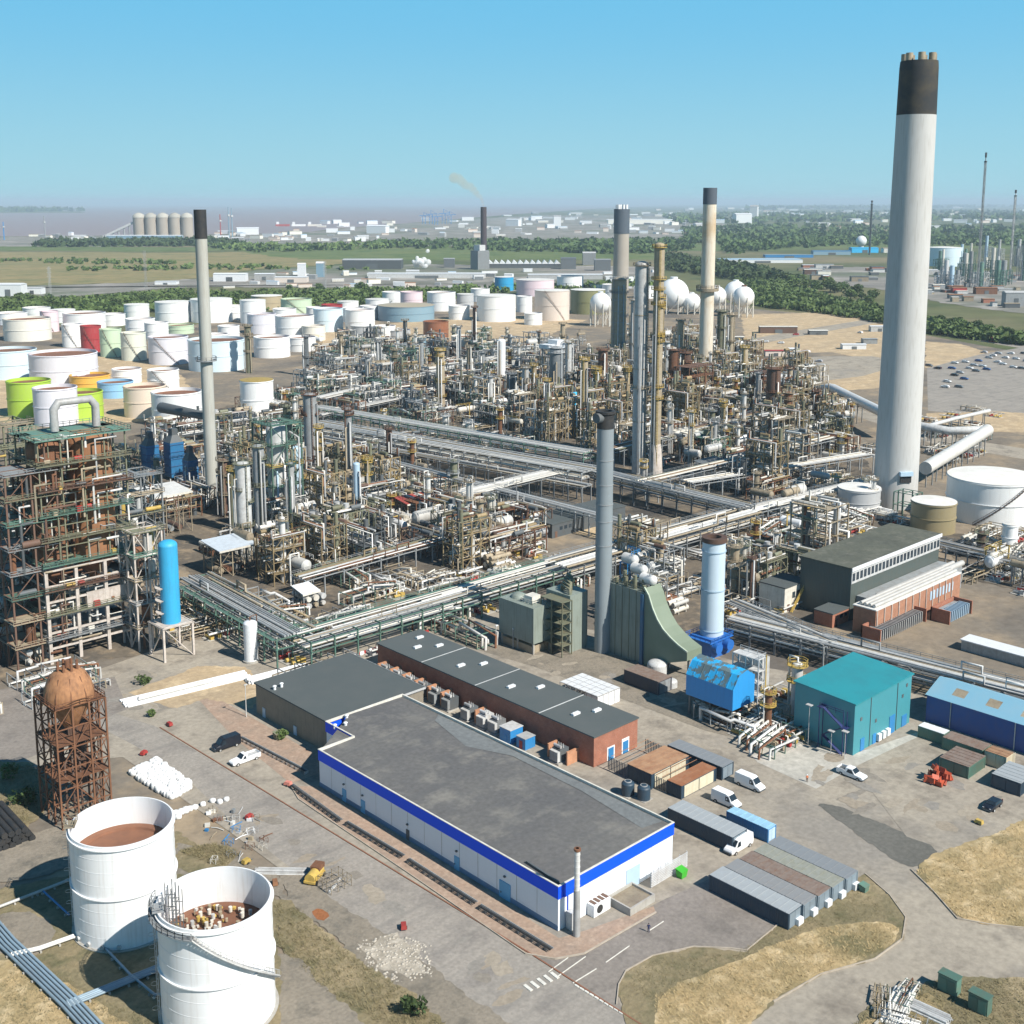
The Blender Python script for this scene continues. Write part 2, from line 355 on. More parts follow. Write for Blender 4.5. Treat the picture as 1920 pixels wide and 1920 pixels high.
G_pale = ground_mat('pale_spoil', [(.40, .355, .29), (.30, .265, .215), (.50, .45, .375)], scale=.2, fine=1.3, bump=.6)
G_dirt = ground_mat('tan_dirt', [(.47, .35, .215), (.37, .285, .19), (.56, .435, .28)], scale=.05, fine=.7, bump=.5)
G_floor = ground_mat('dark_plant_floor', [(.17, .14, .105), (.105, .092, .078), (.27, .21, .145), (.075, .068, .06)], scale=.06, fine=.6)  # dark brown mottled floor under the process blocks
G_path = ground_mat('pink_paving', [(.36, .255, .19), (.30, .23, .18), (.40, .30, .23)], scale=.2, fine=1.5, bump=.1)
G_field = ground_mat('dry_field', [(.27, .215, .105), (.21, .185, .085), (.155, .16, .07)], scale=.006, fine=.06, bump=0)
G_green = ground_mat('green_field', [(.10, .14, .045), (.15, .17, .065), (.07, .11, .035)], scale=.005, fine=.05, bump=0)
G_town = ground_mat('port_ground', [(.26, .235, .215), (.16, .16, .13), (.36, .33, .30), (.12, .14, .09)], scale=.004, fine=.02, bump=0)
G_sea = bpy.data.materials.new('estuary_water'); G_sea.use_nodes = True
_b = G_sea.node_tree.nodes["Principled BSDF"]; _b.inputs["Base Color"].default_value = (.27, .195, .18, 1); _b.inputs["Roughness"].default_value = .45; _b.inputs["Specular IOR Level"].default_value = .3
mb = MB(); c = 95000
mb.sheet([(-c, -c), (c, -c), (c, c), (-c, c)], 0); struct('ground', mb, G_land)
# --- far country
lay('estuary_water', [(-2200, 446), (-400, 446), (60, 443), (300, 441), (560, 437), (640, 428), (820, 414), (960, 402), (1120, 391), (1230, 386.5), (1240, 383.6), (-2200, 383.6)], G_sea, dz=.03)
lay('far_shore', [(-2200, 401), (-200, 400), (60, 399.5), (165, 399), (150, 396), (-200, 395), (-2200, 395)], G_land, dz=.03)
lay('port_ground', [(-2200, 462), (100, 463), (420, 461), (760, 462), (1100, 459), (1400, 452), (1420, 430), (1260, 404), (1000, 404), (830, 414), (640, 429), (560, 438), (60, 444), (-2200, 446)], G_town, dz=.03)
lay('far_fields', [(1240, 470), (1330, 440), (1500, 432), (2400, 440), (2400, 480), (1700, 462), (1450, 470)], G_green, dz=.03)
lay('field', [(-1200, 470), (0, 472), (300, 474), (480, 472), (720, 480), (700, 492), (470, 505), (410, 520), (250, 530), (0, 536), (-1200, 540)], G_field, dz=.03)
lay('green_field', [(400, 466), (1240, 462), (1240, 486), (800, 488), (560, 486)], G_green, dz=.03)
lay('field', [(-1200, 462), (0, 462), (420, 464), (470, 469), (300, 472), (0, 470), (-1200, 468)], G_green, dz=.03)
lay('depot_ground', [(-900, 545), (0, 555), (130, 556), (330, 540), (420, 538), (700, 540), (900, 548), (1240, 540), (1240, 500), (800, 496), (640, 498), (470, 508), (400, 520), (240, 531), (0, 538), (-900, 548)], G_town, dz=.03)
lay('industrial_ground', [(1500, 508), (1600, 500), (1920, 510), (2600, 530), (2600, 640), (1920, 588), (1800, 575), (1680, 548), (1560, 530)], G_town, dz=.03)
lay('road', [(1385, 470), (1392, 466), (1430, 440), (1442, 433), (1449, 433), (1438, 440), (1406, 464), (1402, 470)], G_asph3, dz=.03)
# --- the refinery itself
ZL[0] = 0.0
lay('refinery_ground', [(-1500, 604), (0, 598), (280, 626), (450, 592), (700, 574), (900, 556), (1240, 530), (1400, 578), (1560, 592), (1700, 622), (1920, 662), (3200, 830), (3200, 2400), (-1600, 2400)], G_yard, dz=.012)
lay('dirt', [(1390, 590), (1560, 585), (1690, 600), (1690, 690), (1560, 660), (1400, 665)], G_dirt)
lay('road', [(1385, 640), (1480, 622), (1670, 592), (1672, 600), (1490, 632), (1388, 652)], G_asph3)
lay('dirt', [(1440, 722), (1640, 692), (1680, 690), (1680, 725), (1560, 735)], G_dirt)
lay('dirt', [(1735, 640), (1800, 645), (1880, 668), (1790, 690), (1735, 690)], G_dirt)
lay('yard', [(1390, 690), (1500, 668), (1680, 668), (1660, 700), (1480, 722), (1400, 716)], G_asph3, sm=1)
lay('car_park', [(1738, 690), (1840, 664), (1925, 650), (2300, 640), (2300, 790), (1920, 790), (1740, 770)], G_asph)
lay('dirt', [(1738, 775), (1860, 772), (2100, 780), (2100, 812), (1740, 808)], G_dirt)
lay('road', [(1560, 748), (1740, 812), (1925, 842), (2200, 880), (2200, 900), (1925, 862), (1740, 830), (1540, 756)], G_asph3)
lay('road', [(1735, 610), (1925, 640), (2200, 690), (2200, 712), (1925, 655), (1735, 622)], G_asph)
# dirt belts among the tanks
lay('dirt', [(-200, 660), (120, 655), (330, 690), (380, 760), (300, 790), (-200, 800)], G_dirt)
lay('dirt', [(540, 625), (800, 600), (900, 590), (1100, 600), (1000, 640), (700, 660), (560, 650)], G_dirt)
lay('dirt', [(860, 1060), (900, 1030), (1040, 1060), (1000, 1085), (900, 1090)], G_dirt)
lay('dirt', [(960, 940), (1060, 1000), (1130, 1010), (1130, 985), (1040, 960)], G_dirt)
lay('road', [(600, 1050), (640, 1040), (800, 1080), (760, 1110), (640, 1120)], G_dark)
lay('plant_road', [(860, 905), (1080, 870), (1300, 955), (1200, 985), (1050, 985)], G_dark)
for k_, pg_ in enumerate(([(600,660),(900,655),(1090,650),(1410,650),(1600,760),(1610,870),(1400,960),(1200,980),(900,900),(600,900)], [(430,760),(600,740),(620,1000),(800,1060),(1040,1040),(1050,1065),(560,1185),(360,1080),(240,980),(240,820)], [(-80,830),(240,830),(320,1000),(330,1215),(80,1260),(-80,1300)], [(1380,890),(1620,860),(1720,1000),(1540,1060),(1530,1160),(1380,1180),(1230,1190),(1150,1080)], [(560,1190),(900,1085),(960,1160),(640,1245),(380,1160),(360,1090)], [(1740,1000),(1990,1010),(1990,1130),(1840,1090)])):
    lay('plant_floor', pg_, G_floor)
# --- the working yards in front
lay('yard', [(-300, 1340), (60, 1300), (330, 1205), (520, 1180), (620, 1230), (700, 1190), (900, 1140), (1300, 1220), (1420, 1250), (1920, 1330), (2300, 1400), (2500, 2400), (1200, 2400), (700, 1760), (430, 1560), (230, 1420), (-300, 1480)], G_asph3)
ZREC['yard0'] = ZL[0]
lay('main_road', [(190, 1330), (290, 1362), (500, 1488), (1000, 1794), (1168, 1901), (1400, 2050), (1100, 2150), (900, 1925), (740, 1775), (560, 1640), (440, 1545), (350, 1460), (255, 1400), (170, 1355)], G_asph)
lay('yard', [(20, 1290), (215, 1270), (240, 1330), (190, 1350), (60, 1420), (-200, 1500), (-200, 1330)], G_asph2)
lay('side_road', [(1010, 1798), (1075, 1775), (1240, 1690), (1350, 1640), (1470, 1722), (1395, 1782), (1300, 1775), (1220, 1793), (1170, 1822), (1155, 1860), (1168, 1900)], G_asph2)
lay('path', [(545, 1475), (600, 1475), (1048, 1760), (1100, 1745), (1225, 1700), (1230, 1712), (1095, 1790), (1040, 1800), (985, 1790), (760, 1635), (560, 1500)], G_path)
lay('path', [(370, 1310), (400, 1305), (470, 1345), (600, 1420), (600, 1450), (545, 1470), (440, 1385)], G_path)
lay('gravel', [(240, 1300), (370, 1250), (460, 1250), (500, 1300), (470, 1330), (390, 1310), (330, 1330)], G_dirt)
lay('paving', [(830, 1200), (990, 1180), (1130, 1225), (1300, 1260), (1390, 1330), (1400, 1390), (1320, 1370), (1190, 1320), (1000, 1250)], G_gravel)
lay('paving', [(1395, 1400), (1440, 1385), (1600, 1415), (1730, 1370), (1745, 1376), (1600, 1440), (1530, 1480), (1420, 1430)], ground_mat('pale_concrete', [(.44, .42, .37), (.38, .36, .32), (.5, .47, .42)], scale=.1, fine=.7, bump=.1))
lay('dark_patch', [(1525, 1505), (1572, 1512), (1640, 1540), (1768, 1590), (1730, 1622), (1705, 1630), (1640, 1590), (1560, 1530)], G_dark, sm=1)
lay('tarmac', [(1600, 1440), (1735, 1376), (1930, 1450), (1930, 1545), (1790, 1600), (1700, 1570)], G_asph3)
lay('gravel', [(520, 1640), (560, 1640), (800, 1810), (960, 1925), (1000, 1990), (800, 1990), (640, 1770), (540, 1690)], G_gravel)
lay('spoil', [(668, 1775), (700, 1778), (735, 1756), (768, 1775), (782, 1770), (804, 1800), (798, 1828), (760, 1838), (735, 1822), (705, 1818), (690, 1795)], G_pale)
lay('rust_patch', [(578, 1712), (600, 1702), (622, 1716), (604, 1728)], ground_mat('rust_stain', [(.30, .12, .05), (.24, .10, .05)], fine=2), sm=1)
lay('grass', [(512, 1690), (545, 1690), (640, 1775), (770, 1865), (850, 1930), (850, 1990), (700, 1990), (600, 1850), (518, 1772)], G_grass2, kind='structure')
lay('gravel', [(515, 1790), (560, 1800), (690, 1930), (720, 1990), (480, 1990), (500, 1880)], G_gravel)
lay('tank_yard', [(-300, 1740), (130, 1640), (330, 1560), (520, 1690), (530, 1990), (-300, 2100)], G_grass2)
lay('gravel', [(330, 1580), (430, 1600), (520, 1640), (540, 1690), (330, 1640)], G_gravel)
lay('grass', [(-300, 1830), (60, 1800), (300, 1960), (300, 2050), (-300, 2050)], G_grass)
lay('concrete_apron', [(-100, 1760), (40, 1700), (110, 1740), (90, 1790), (10, 1790), (-100, 1800)], G_gravel, sm=1)
lay('gravel', [(-200, 1610), (80, 1560), (200, 1530), (330, 1545), (200, 1600), (60, 1650), (-200, 1680)], G_gravel)
lay('grass', [(-200, 1430), (60, 1430), (110, 1500), (40, 1560), (-200, 1580)], G_grass2)
lay('grass', [(330, 1595), (400, 1580), (450, 1600), (420, 1630), (335, 1640)], G_grass2, sm=1)
lay('grass_bank', [(1158, 1856), (1172, 1824), (1222, 1795), (1300, 1778), (1400, 1786), (1472, 1724), (1600, 1655), (1622, 1640), (1668, 1680), (1698, 1722), (1692, 1762), (1640, 1800), (1540, 1828), (1450, 1880), (1400, 1935), (1240, 1990), (1170, 1915)], G_grass2)
lay('grass_bank', [(1250, 1850), (1330, 1825), (1480, 1760), (1560, 1735), (1640, 1730), (1688, 1735), (1680, 1768), (1620, 1802), (1530, 1830), (1440, 1882), (1395, 1935), (1240, 1985), (1220, 1925)], G_grass, sm=1)
lay('grass_field', [(1708, 1632), (1765, 1595), (1850, 1572), (1925, 1535), (2200, 1450), (2300, 1800), (1925, 1742), (1855, 1735), (1795, 1724), (1752, 1675)], G_grass, sm=1)
lay('grass', [(1585, 1935), (1620, 1900), (1700, 1852), (1760, 1838), (1925, 1834), (2200, 1840), (2200, 2100), (1560, 2100)], G_grass2)
lay('dirt', [(1600, 1935), (1640, 1900), (1725, 1862), (1760, 1880), (1700, 1935)], G_grass, sm=1)
# stains, dust and patched tarmac on the yards, each with its own worn outline
G_st = [ground_mat('dust_patch', [(.335, .29, .232), (.31, .27, .215)], scale=.3, fine=1.2, bump=.1), ground_mat('oil_patch', [(.225, .20, .17), (.25, .225, .19)], scale=.3, fine=1.2, bump=.1), ground_mat('grey_patch', [(.262, .243, .215), (.245, .225, .20)], scale=.3, fine=1.2, bump=.1), ground_mat('brown_patch', [(.285, .243, .19), (.305, .26, .205)], scale=.3, fine=1.2, bump=.1)]
rg_ = random.Random(12)
def blotches(pts, n, rmin, rmax, z):
    pl = poly(pts); U = [p[0] for p in pts]; Vv = [p[1] for p in pts]; k = 0
    while k < n:
        u, v = rg_.uniform(min(U), max(U)), rg_.uniform(min(Vv), max(Vv)); x, y, _ = P(u, v); c = False
        for i in range(len(pl)):
            (x0, y0), (x1, y1) = pl[i-1], pl[i]
            if (y0 > y) != (y1 > y) and x < (x1-x0)*(y-y0)/(y1-y0+1e-9)+x0: c = not c
        if not c: continue
        k += 1; z += .0007; a, b, rz = rg_.uniform(rmin, rmax), rg_.uniform(rmin, rmax)*.5, rg_.choice([0, pi/2]) + rg_.gauss(0, .25); w = []
        for i in range(10): t = 2*pi*i/10; q = rg_.uniform(.65, 1.2); dx, dy = a*q*cos(t), b*q*sin(t); w.append((x + dx*cos(rz) - dy*sin(rz), y + dx*sin(rz) + dy*cos(rz)))
        mb = MB(); mb.sheet(ragged(w, .28, k + int(u)), z); o = mb.build('ground_stain', rg_.choice(G_st)); o["kind"] = 'structure'
blotches([(350,1450),(500,1520),(760,1690),(1000,1850),(960,1880),(700,1700),(430,1520)], 22, 1.0, 3.5, ZREC['main_road'] + .002)
blotches([(1400,1440),(1720,1400),(1900,1480),(1780,1570),(1560,1500)], 26, 1.0, 4.5, ZREC['tarmac'] + .002)
blotches([(830,1210),(1100,1240),(1290,1300),(1390,1370),(1200,1315)], 16, 1.0, 4.0, ZREC['paving0'] + .002)
blotches([(30,1330),(200,1290),(330,1230),(400,1200),(330,1340),(200,1330)], 16, 1.0, 4.0, ZREC['yard0'] + .002)
# kerbs and painted markings
K = mat('kerb_stone', (.42, .36, .29), .9, dirt=.4, var=0); KR = mat('red_kerb_line', (.24, .10, .055), .9, dirt=.5, var=0); WL = mat('road_paint', (.66, .64, .58), .8, dirt=.5, dcol=(.3, .28, .25), scale=1.5, var=0)
def strip(name, pts, w, h, m, z0=None):
    pts = [P(*p)[:2] for p in pts]; mb = MB(); z = ZL[0] if z0 is None else z0
    for a, b in zip(pts[:-1], pts[1:]):
        d = (b[0]-a[0], b[1]-a[1]); L = hypot(*d); n = (-d[1]/L*w/2, d[0]/L*w/2)
        mb.prism([(a[0]-n[0], a[1]-n[1]), (b[0]-n[0], b[1]-n[1]), (b[0]+n[0], b[1]+n[1]), (a[0]+n[0], a[1]+n[1])], 0, z + h)
    o = mb.build(name, m); o["kind"] = 'structure'; return o
strip('kerb', [(300, 1365), (500, 1487), (1000, 1793), (1166, 1900), (1300, 1985)], .25, .02, KR)
strip('kerb', [(1156, 1885), (1160, 1848), (1174, 1822), (1224, 1794), (1300, 1777), (1370, 1780), (1400, 1784)], .18, .12, K)
strip('kerb', [(1400, 1784), (1472, 1724), (1600, 1655)], .18, .12, K)
strip('kerb', [(1622, 1640), (1668, 1680), (1698, 1722), (1692, 1762), (1640, 1800), (1540, 1828), (1450, 1880)], .18, .12, K)
strip('kerb', [(1708, 1632), (1752, 1675), (1795, 1724), (1855, 1735), (1925, 1742)], .18, .12, K)
strip('kerb', [(985, 1790), (1040, 1800), (1095, 1790), (1230, 1712)], .2, .12, K)
strip('kerb', [(545, 1475), (560, 1500), (760, 1635), (985, 1790)], .16, .12, K)
strip('road_marking', [(1028, 1824), (1065, 1797)], .12, .006, WL)
strip('road_marking', [(1046, 1832), (1098, 1795)], .12, .006, WL)
strip('road_marking', [(1074, 1845), (1118, 1818)], .12, .006, WL)
strip('road_marking', [(1136, 1806), (1180, 1775)], .12, .006, WL)
strip('road_marking', [(1218, 1746), (1244, 1729)], .12, .006, WL)
for t in range(10):
    u, v = 1078 + t * 9.2, 1848 + t * 5.6
    strip('road_marking', [(u, v), (u + 7, v + 4.2)], .35, .006, WL)
for k in range(5):   # zebra bars across the road
    u, v = 983 + k * 12.5, 1853 - k * 5.8
    strip('road_marking', [(u, v - 5), (u + 14, v + 6)], .55, .007, WL)
# ================================================================ storage tanks
TP = {}
def tpaint(key, col, dirt=.1):
    if key not in TP: TP[key] = mat('tank_paint_' + key, col, .45, dirt=dirt, dcol=(.35,.3,.25), streak=.14, scol=(.4,.33,.26), scale=.12, var=.03)
    return TP[key]
for k_, c_ in dict(white=(.80,.80,.79), lavender=(.72,.705,.75), cream=(.76,.73,.65), pink=(.72,.58,.62), red=(.36,.035,.04), palegreen=(.52,.64,.46), creamgreen=(.68,.69,.59), lime=(.40,.58,.06), orange=(.74,.42,.07), blue=(.26,.50,.72), paleblue=(.62,.74,.80), peach=(.72,.60,.48), bluegrey=(.20,.32,.40), brightblue=(.02,.33,.60), olive=(.22,.22,.10), tan=(.42,.34,.22), rust=(.25,.09,.04), grey=(.44,.45,.46), pinktan=(.66,.57,.50), brown=(.28,.23,.13)).items(): tpaint(k_, c_)
RUSTROOF = mat('rusty_floating_roof', (.20, .09, .05), .85, dirt=.6, dcol=(.10, .05, .035), scale=.35, var=.1)
CONEROOF = mat('pale_tank_roof', (.70, .68, .64), .6, dirt=.35, dcol=(.4,.33,.25), scale=.2, var=.06)
def make_tank(name, label, loc, Rr, Hh, col, roof='open', stair=None, depth=1.5, rings=1, detail=True, roofmat=None, n=40, cat='storage tank', group=None):
    t = thing(name, label, cat, loc, 0, group); pm = TP[col] if col in TP else col
    sh = MB()
    if roof == 'open':
        sh.lathe([(Rr, 0), (Rr, Hh), (Rr - .22, Hh), (Rr - .22, Hh - depth)], n)
    else:
        sh.lathe([(Rr, 0), (Rr, Hh)], n)
    s_ = sh.build('shell', pm, t)
    rm = roofmat or (RUSTROOF if roof == 'open' else CONEROOF)
    rf = MB()
    if roof == 'open':
        z = Hh - depth; rf.lathe([(.01, z + .05), (Rr * .8, z), (Rr * .82, z + .35), (Rr - .25, z + .35)], n)
    else:
        rise = Rr * (.06 if roof == 'cone' else .16)
        rf.lathe([(Rr + .12, Hh - .15), (Rr + .12, Hh + .04), (Rr * .5, Hh + rise * .62), (.01, Hh + rise)], n)
    rf.build('roof', rm, t)
    if detail:
        g = MB(); zs = [Hh - .55] + [Hh * (k + 1) / (rings + 1) for k in range(rings)]
        for z in zs: g.lathe([(Rr, z - .12), (Rr + .32, z - .12), (Rr + .32, z + .06), (Rr, z + .06)], n)
        g.build('wind_girder', pm, t)
    if stair is not None:
        a0, a1 = stair; st = MB(); k = max(8, int(Rr * abs(a1 - a0) / .9)); pts = []
        for i in range(k + 1):
            a = a0 + (a1 - a0) * i / k; z = Hh * i / k; pts.append(((Rr + .75) * cos(a), (Rr + .75) * sin(a), z))
            st.cbox((Rr + .4) * cos(a), (Rr + .4) * sin(a), z - .1, .8, .8, .09, a)
        for dz in (0, 1.05): st.tube([(x, y, z + dz) for x, y, z in pts], .07 if dz else .13, 4)
        for p in pts[::2]: st.bar(p, (p[0], p[1], p[2] + 1.05), .06)
        st.build('stairway', M['brown'], t)
    return t
FR, RD = FWD, RIGHT
def fr_ang(): return atan2(-FWD[1], -FWD[0])       # direction towards the viewer's side
FA = fr_ang()
TANKN = [0]
def tank_px(u, vb, vt, w, col, roof='open', label=None, stair=False, depth=None, name='storage_tank', group='tanks of the tank farm', detail=True, roofmat=None, **kw):
    g = P(u, vb); mp = MPP(u, vb); Rr = w / 2 * mp; Hh = max(2.5, HT(u, vb, vt))
    c = (g[0] + FWD[0] * Rr * .98, g[1] + FWD[1] * Rr * .98, 0)
    st = None
    if stair: st = (FA - .75, FA + .45) if stair == 1 else (FA + .75, FA - .45)
    return make_tank(name, label, c, Rr, Hh, col, roof, st, depth or min(2.2, Hh * .2), 1, detail, roofmat, group=group, **kw)
# the two white tanks nearest the camera
NEARW = mat('weathered_white_tank_paint', (.78,.785,.79), .42, dirt=.14, dcol=(.5,.47,.43), streak=.3, scol=(.50,.45,.40), scale=.35, var=0)
def near_tank(y, label, kind):
    Rr, Hh = 8.35, 18.4; x = 79.7
    t = make_tank('storage_tank', label, (x, y, 0), Rr, Hh, NEARW, 'open', None, 5.2 if kind == 1 else 6.2, 1, True, RUSTROOF if kind == 1 else None, 72, group='open topped white tanks')
    b = MB(); b.lathe([(Rr + .5, 0), (Rr + .5, .35), (Rr, .35)], 48); b.build('foundation_ring', M['concrete'], t)
    w_ = MB()
    for k in range(1, 8): w_.lathe([(Rr, Hh*k/8 - .03), (Rr + .025, Hh*k/8 - .03), (Rr + .025, Hh*k/8 + .03), (Rr, Hh*k/8 + .03)], 72)
    w_.build('plate_seam', NEARW, t)
    a = FA - (1.42 if kind == 1 else 1.2)
    l = MB(); px_, py_ = (Rr + .35) * cos(a), (Rr + .35) * sin(a)
    l.ladder(px_, py_, 0, Hh + 1, .55, 'y', .09)
    for k in range(8): l.lathe([(.5, 2.5 + k * 2), (.5, 2.58 + k * 2)], 10, px_ + .45*cos(a), py_ + .45*sin(a))
    l.build('ladder', M['lgrey'], t)
    p = MB(); m2 = (Rr - .2) * cos(a), (Rr - .2) * sin(a)
    p.cbox(m2[0], m2[1], Hh + .05, 1.8, 2.6, .1, a)
    c4 = [(m2[0] + dx*cos(a) - dy*sin(a), m2[1] + dx*sin(a) + dy*cos(a), Hh + .12) for dx, dy in ((-.9,-1.3),(.9,-1.3),(.9,1.3),(-.9,1.3))]
    p.rail(c4, 1.1, .08, 1.2, True); p.build('platform', M['tan'] if kind == 1 else M['grey'], t)
    mh = MB()
    for k in range(4):
        aa = FA + .2 + k * .32 - 1.0; mh.cyl(((Rr - .05) * cos(aa), (Rr - .05) * sin(aa), .9), ((Rr + .35) * cos(aa), (Rr + .35) * sin(aa), .9), .38, n=12)
    mh.build('manway', M['lgrey'], t)
    if kind == 2:
        # walkway collar and sloping stair round the rim
        w = MB(); a0, a1 = FA - 1.75, FA - .1; n = 22
        w.lathe([(Rr + .05, Hh - 1.0), (Rr + 1.15, Hh - 1.0), (Rr + 1.15, Hh - .92), (Rr + .05, Hh - .92)], n, 0, 0, a0, a1, False)
        w.rail([((Rr + 1.1) * cos(a0 + (a1-a0)*i/12), (Rr + 1.1) * sin(a0 + (a1-a0)*i/12), Hh - .92) for i in range(13)], 1.1, .07, 1.0)
        w.build('walkway', M['grey'], t)
        st = MB(); pts = []; k = 40
        for i in range(k + 1):
            a = FA - .12 + 1.75 * i / k; pts.append(((Rr + .85) * cos(a), (Rr + .85) * sin(a), Hh - .95 - (Hh - 6) * i / k))
            st.cbox((Rr + .45) * cos(a), (Rr + .45) * sin(a), pts[-1][2] - .05, .8, .5, .06, a)
        st.tube(pts, .13, 4); st.tube([(q[0], q[1], q[2] + 1) for q in pts], .06, 4)
        for q in pts[::2]: st.bar(q, (q[0], q[1], q[2] + 1), .05)
        st.build('stairway', M['lgrey'], t)
        sc = MB()     # rolling ladder and scaffold standing inside on the roof
        for k in range(3):
            sx_, sy_ = -4.2 + k * .1, 2.2 + k * 1.2
            for q in ((0,0),(1.2,0),(0,1.1),(1.2,1.1)): sc.bar((sx_+q[0]-1, sy_+q[1], Hh - 6.2), (sx_+q[0]-1, sy_+q[1], Hh + 2.0), .09)
            for z in (Hh - 4, Hh - 2, Hh): sc.bar((sx_-1, sy_, z), (sx_+.2, sy_+1.1, z), .08); sc.bar((sx_-1, sy_+1.1, z), (sx_+.2, sy_, z), .08)
        sc.build('scaffold', M['dgrey'], t)
    return t
near_tank(178.6, 'tall white open tank with a bare rust brown floor, behind its twin', 1)
nt2 = near_tank(148.2, 'nearest tall white open tank with a sloping stair and junk strewn on its roof', 2)
land('near white tanks', (79.7, 163))
rj = random.Random(3)
for k in range(130):     # lagging slabs, drums and bags lying on the sunken roof
    a = rj.uniform(0, 2*pi); r = 7.2 * sqrt(rj.random()); x, y = 79.7 + r * cos(a), 148.2 + r * sin(a)
    mb = MB(); w = rj.uniform(.18, .5)
    if k % 3: mb.cbox(0, 0, 0, w, w * rj.uniform(.5, 1.6), rj.uniform(.2, .6), rj.uniform(0, 3))
    else: mb.cyl((0, 0, 0), (0, 0, .8), .3, n=8)
    o = mb.build('drum' if k % 3 == 0 else 'insulation_slab', M[('offwhite', 'yellow', 'lgrey', 'tan', 'offwhite')[k % 5]]); o.location = (x, y, 12.2 + .37)
    tag(o, 'small drum left on the sunken roof of the nearest white tank' if k % 3 == 0 else 'pale slab of debris on the sunken roof of the nearest white tank', 'drum' if k % 3 == 0 else 'slab', 'debris on the tank roof')
# ---------------------------------------------------------------- rusty vessel on its lattice tower
def lattice(mb, x0, x1, y0, y1, z0, z1, levels, nx=1, ny=1, w=.35, brace=True, bw=None):
    bw = bw or w * .55; xs = [x0 + (x1-x0)*i/nx for i in range(nx+1)]; ys = [y0 + (y1-y0)*i/ny for i in range(ny+1)]
    for x in xs:
        for y in ys:
            if x in (xs[0], xs[-1]) or y in (ys[0], ys[-1]): mb.bar((x, y, z0), (x, y, z1), w)
    for k in range(1, levels + 1):
        z = z0 + (z1-z0)*k/levels
        for y in ys: mb.bar((x0, y, z), (x1, y, z), bw)
        for x in xs: mb.bar((x, y0, z), (x, y1, z), bw)
    if brace:
        for k in range(levels):
            za, zb = z0 + (z1-z0)*k/levels, z0 + (z1-z0)*(k+1)/levels
            for i in range(nx):
                for y in (y0, y1): mb.bar((xs[i], y, za if (i+k)%2 else zb), (xs[i+1], y, zb if (i+k)%2 else za), bw*.7)
            for i in range(ny):
                for x in (x0, x1): mb.bar((x, ys[i], za if (i+k)%2 else zb), (x, ys[i+1], zb if (i+k)%2 else za), bw*.7)
    return mb
rc = P(127, 1545); rt = thing('rusty_vessel_tower', 'rust red lattice tower carrying a domed rusty vessel beside the white tanks', 'tower', (rc[0] + 3.2, rc[1] + 3.0, 0))
land('rusty vessel tower', (rc[0] + 3, rc[1] + 3))
HR = 24.5
lattice(MB(), -5, 5, -5, 5, 0, HR, 6, 3, 3, .32, True, .2).build('frame', M['rust'], rt)
d = MB()
for z in (HR * .4, HR * .7, HR): d.box(-5.1, 5.1, -5.1, 5.1, z - .12, z)
d.build('deck', M['rust'], rt)
v = MB(); v.slathe([(.4, HR - 7.5), (2.2, HR - 4.5), (4.6, HR - .6), (4.75, HR + .1), (4.7, HR + 1.4), (4.2, HR + 3.2), (3.3, HR + 4.8), (2.3, HR + 5.7), (1.9, HR + 5.9), (.01, HR + 6.0)], 28)
ve = v.build('vessel', mat('scaled_rust_shell', (.38,.185,.085), .8, dirt=.75, dcol=(.14,.065,.035), scale=.5, streak=.5, scol=(.12,.06,.035), var=0), rt)
for k in range(10):
    a = k*pi/5; rb_ = MB(); rb_.bar((4.78*cos(a), 4.78*sin(a), HR), (4.72*cos(a), 4.72*sin(a), HR + 1.5), .16); rb_.bar((4.72*cos(a), 4.72*sin(a), HR + 1.5), (3.3*cos(a), 3.3*sin(a), HR + 4.9), .16); rb_.build('rib', M['rust'], ve)
q = MB()
for k in range(8): a = k*pi/4; q.cyl((1.9*cos(a), 1.9*sin(a), HR + 5.8), (1.9*cos(a), 1.9*sin(a), HR + 7.2), .3, n=8)
q.cyl((0,0,HR+6), (0,0,HR+7.6), .5, n=10); q.build('nozzle', M['rust'], ve)
rl = MB(); rl.rail([(-5,-5,HR),(5,-5,HR),(5,5,HR),(-5,5,HR)], 1.1, .1, 1.6, True); rl.ladder(5.2, 0, 0, HR, .6, 'y', .12); rl.build('railing', M['rust'], rt)
ap = MB()
for k in range(5): ap.tube([(-3 + k*1.5, -3, 0), (-3 + k*1.5, -3, HR*.5), (-1 + k*.4, -1, HR*.55), (-1 + k*.4, -1, HR*.8)], .22, 6)
ap.cyl((2, 2, 5), (2, 2, 14), 1.4, n=12); ap.cyl((-2, 2, 8), (-2, 2, 15), 1.0, n=12)
ap.build('feed_pipe', M['brown'], rt)
# ---------------------------------------------------------------- blue banded warehouse
WALLW = mat('white_profiled_wall', (.72, .755, .80), .45, dirt=.08, dcol=(.5,.5,.5), streak=.06, scol=(.55,.52,.5), var=0)
BAND = mat('royal_blue_band', (.006, .085, .80), .4, dirt=.03, dcol=(.05,.2,.7), var=0)
PLINTH = mat('blue_grey_plinth', (.10, .20, .34), .6, dirt=.3, var=0)
DOORB = mat('pale_blue_door', (.10, .36, .60), .5, dirt=.15, var=0)
WROOF = ground_mat('weathered_grey_roof', [(.150, .145, .137), (.105, .104, .108), (.20, .19, .172), (.135, .13, .128)], scale=.045, fine=1.0, bump=.05, contrast=(.3, .7), streaks=(radians(0), .5, (.11, .11, .112)))
BAND.node_tree.nodes['Principled BSDF'].inputs['Specular IOR Level'].default_value = .12
X0, X1, Y0, Y1, HB = 130.6, 160.6, 126.5, 195.8, 8.25
EXX, EXY = 139.5, 206.0
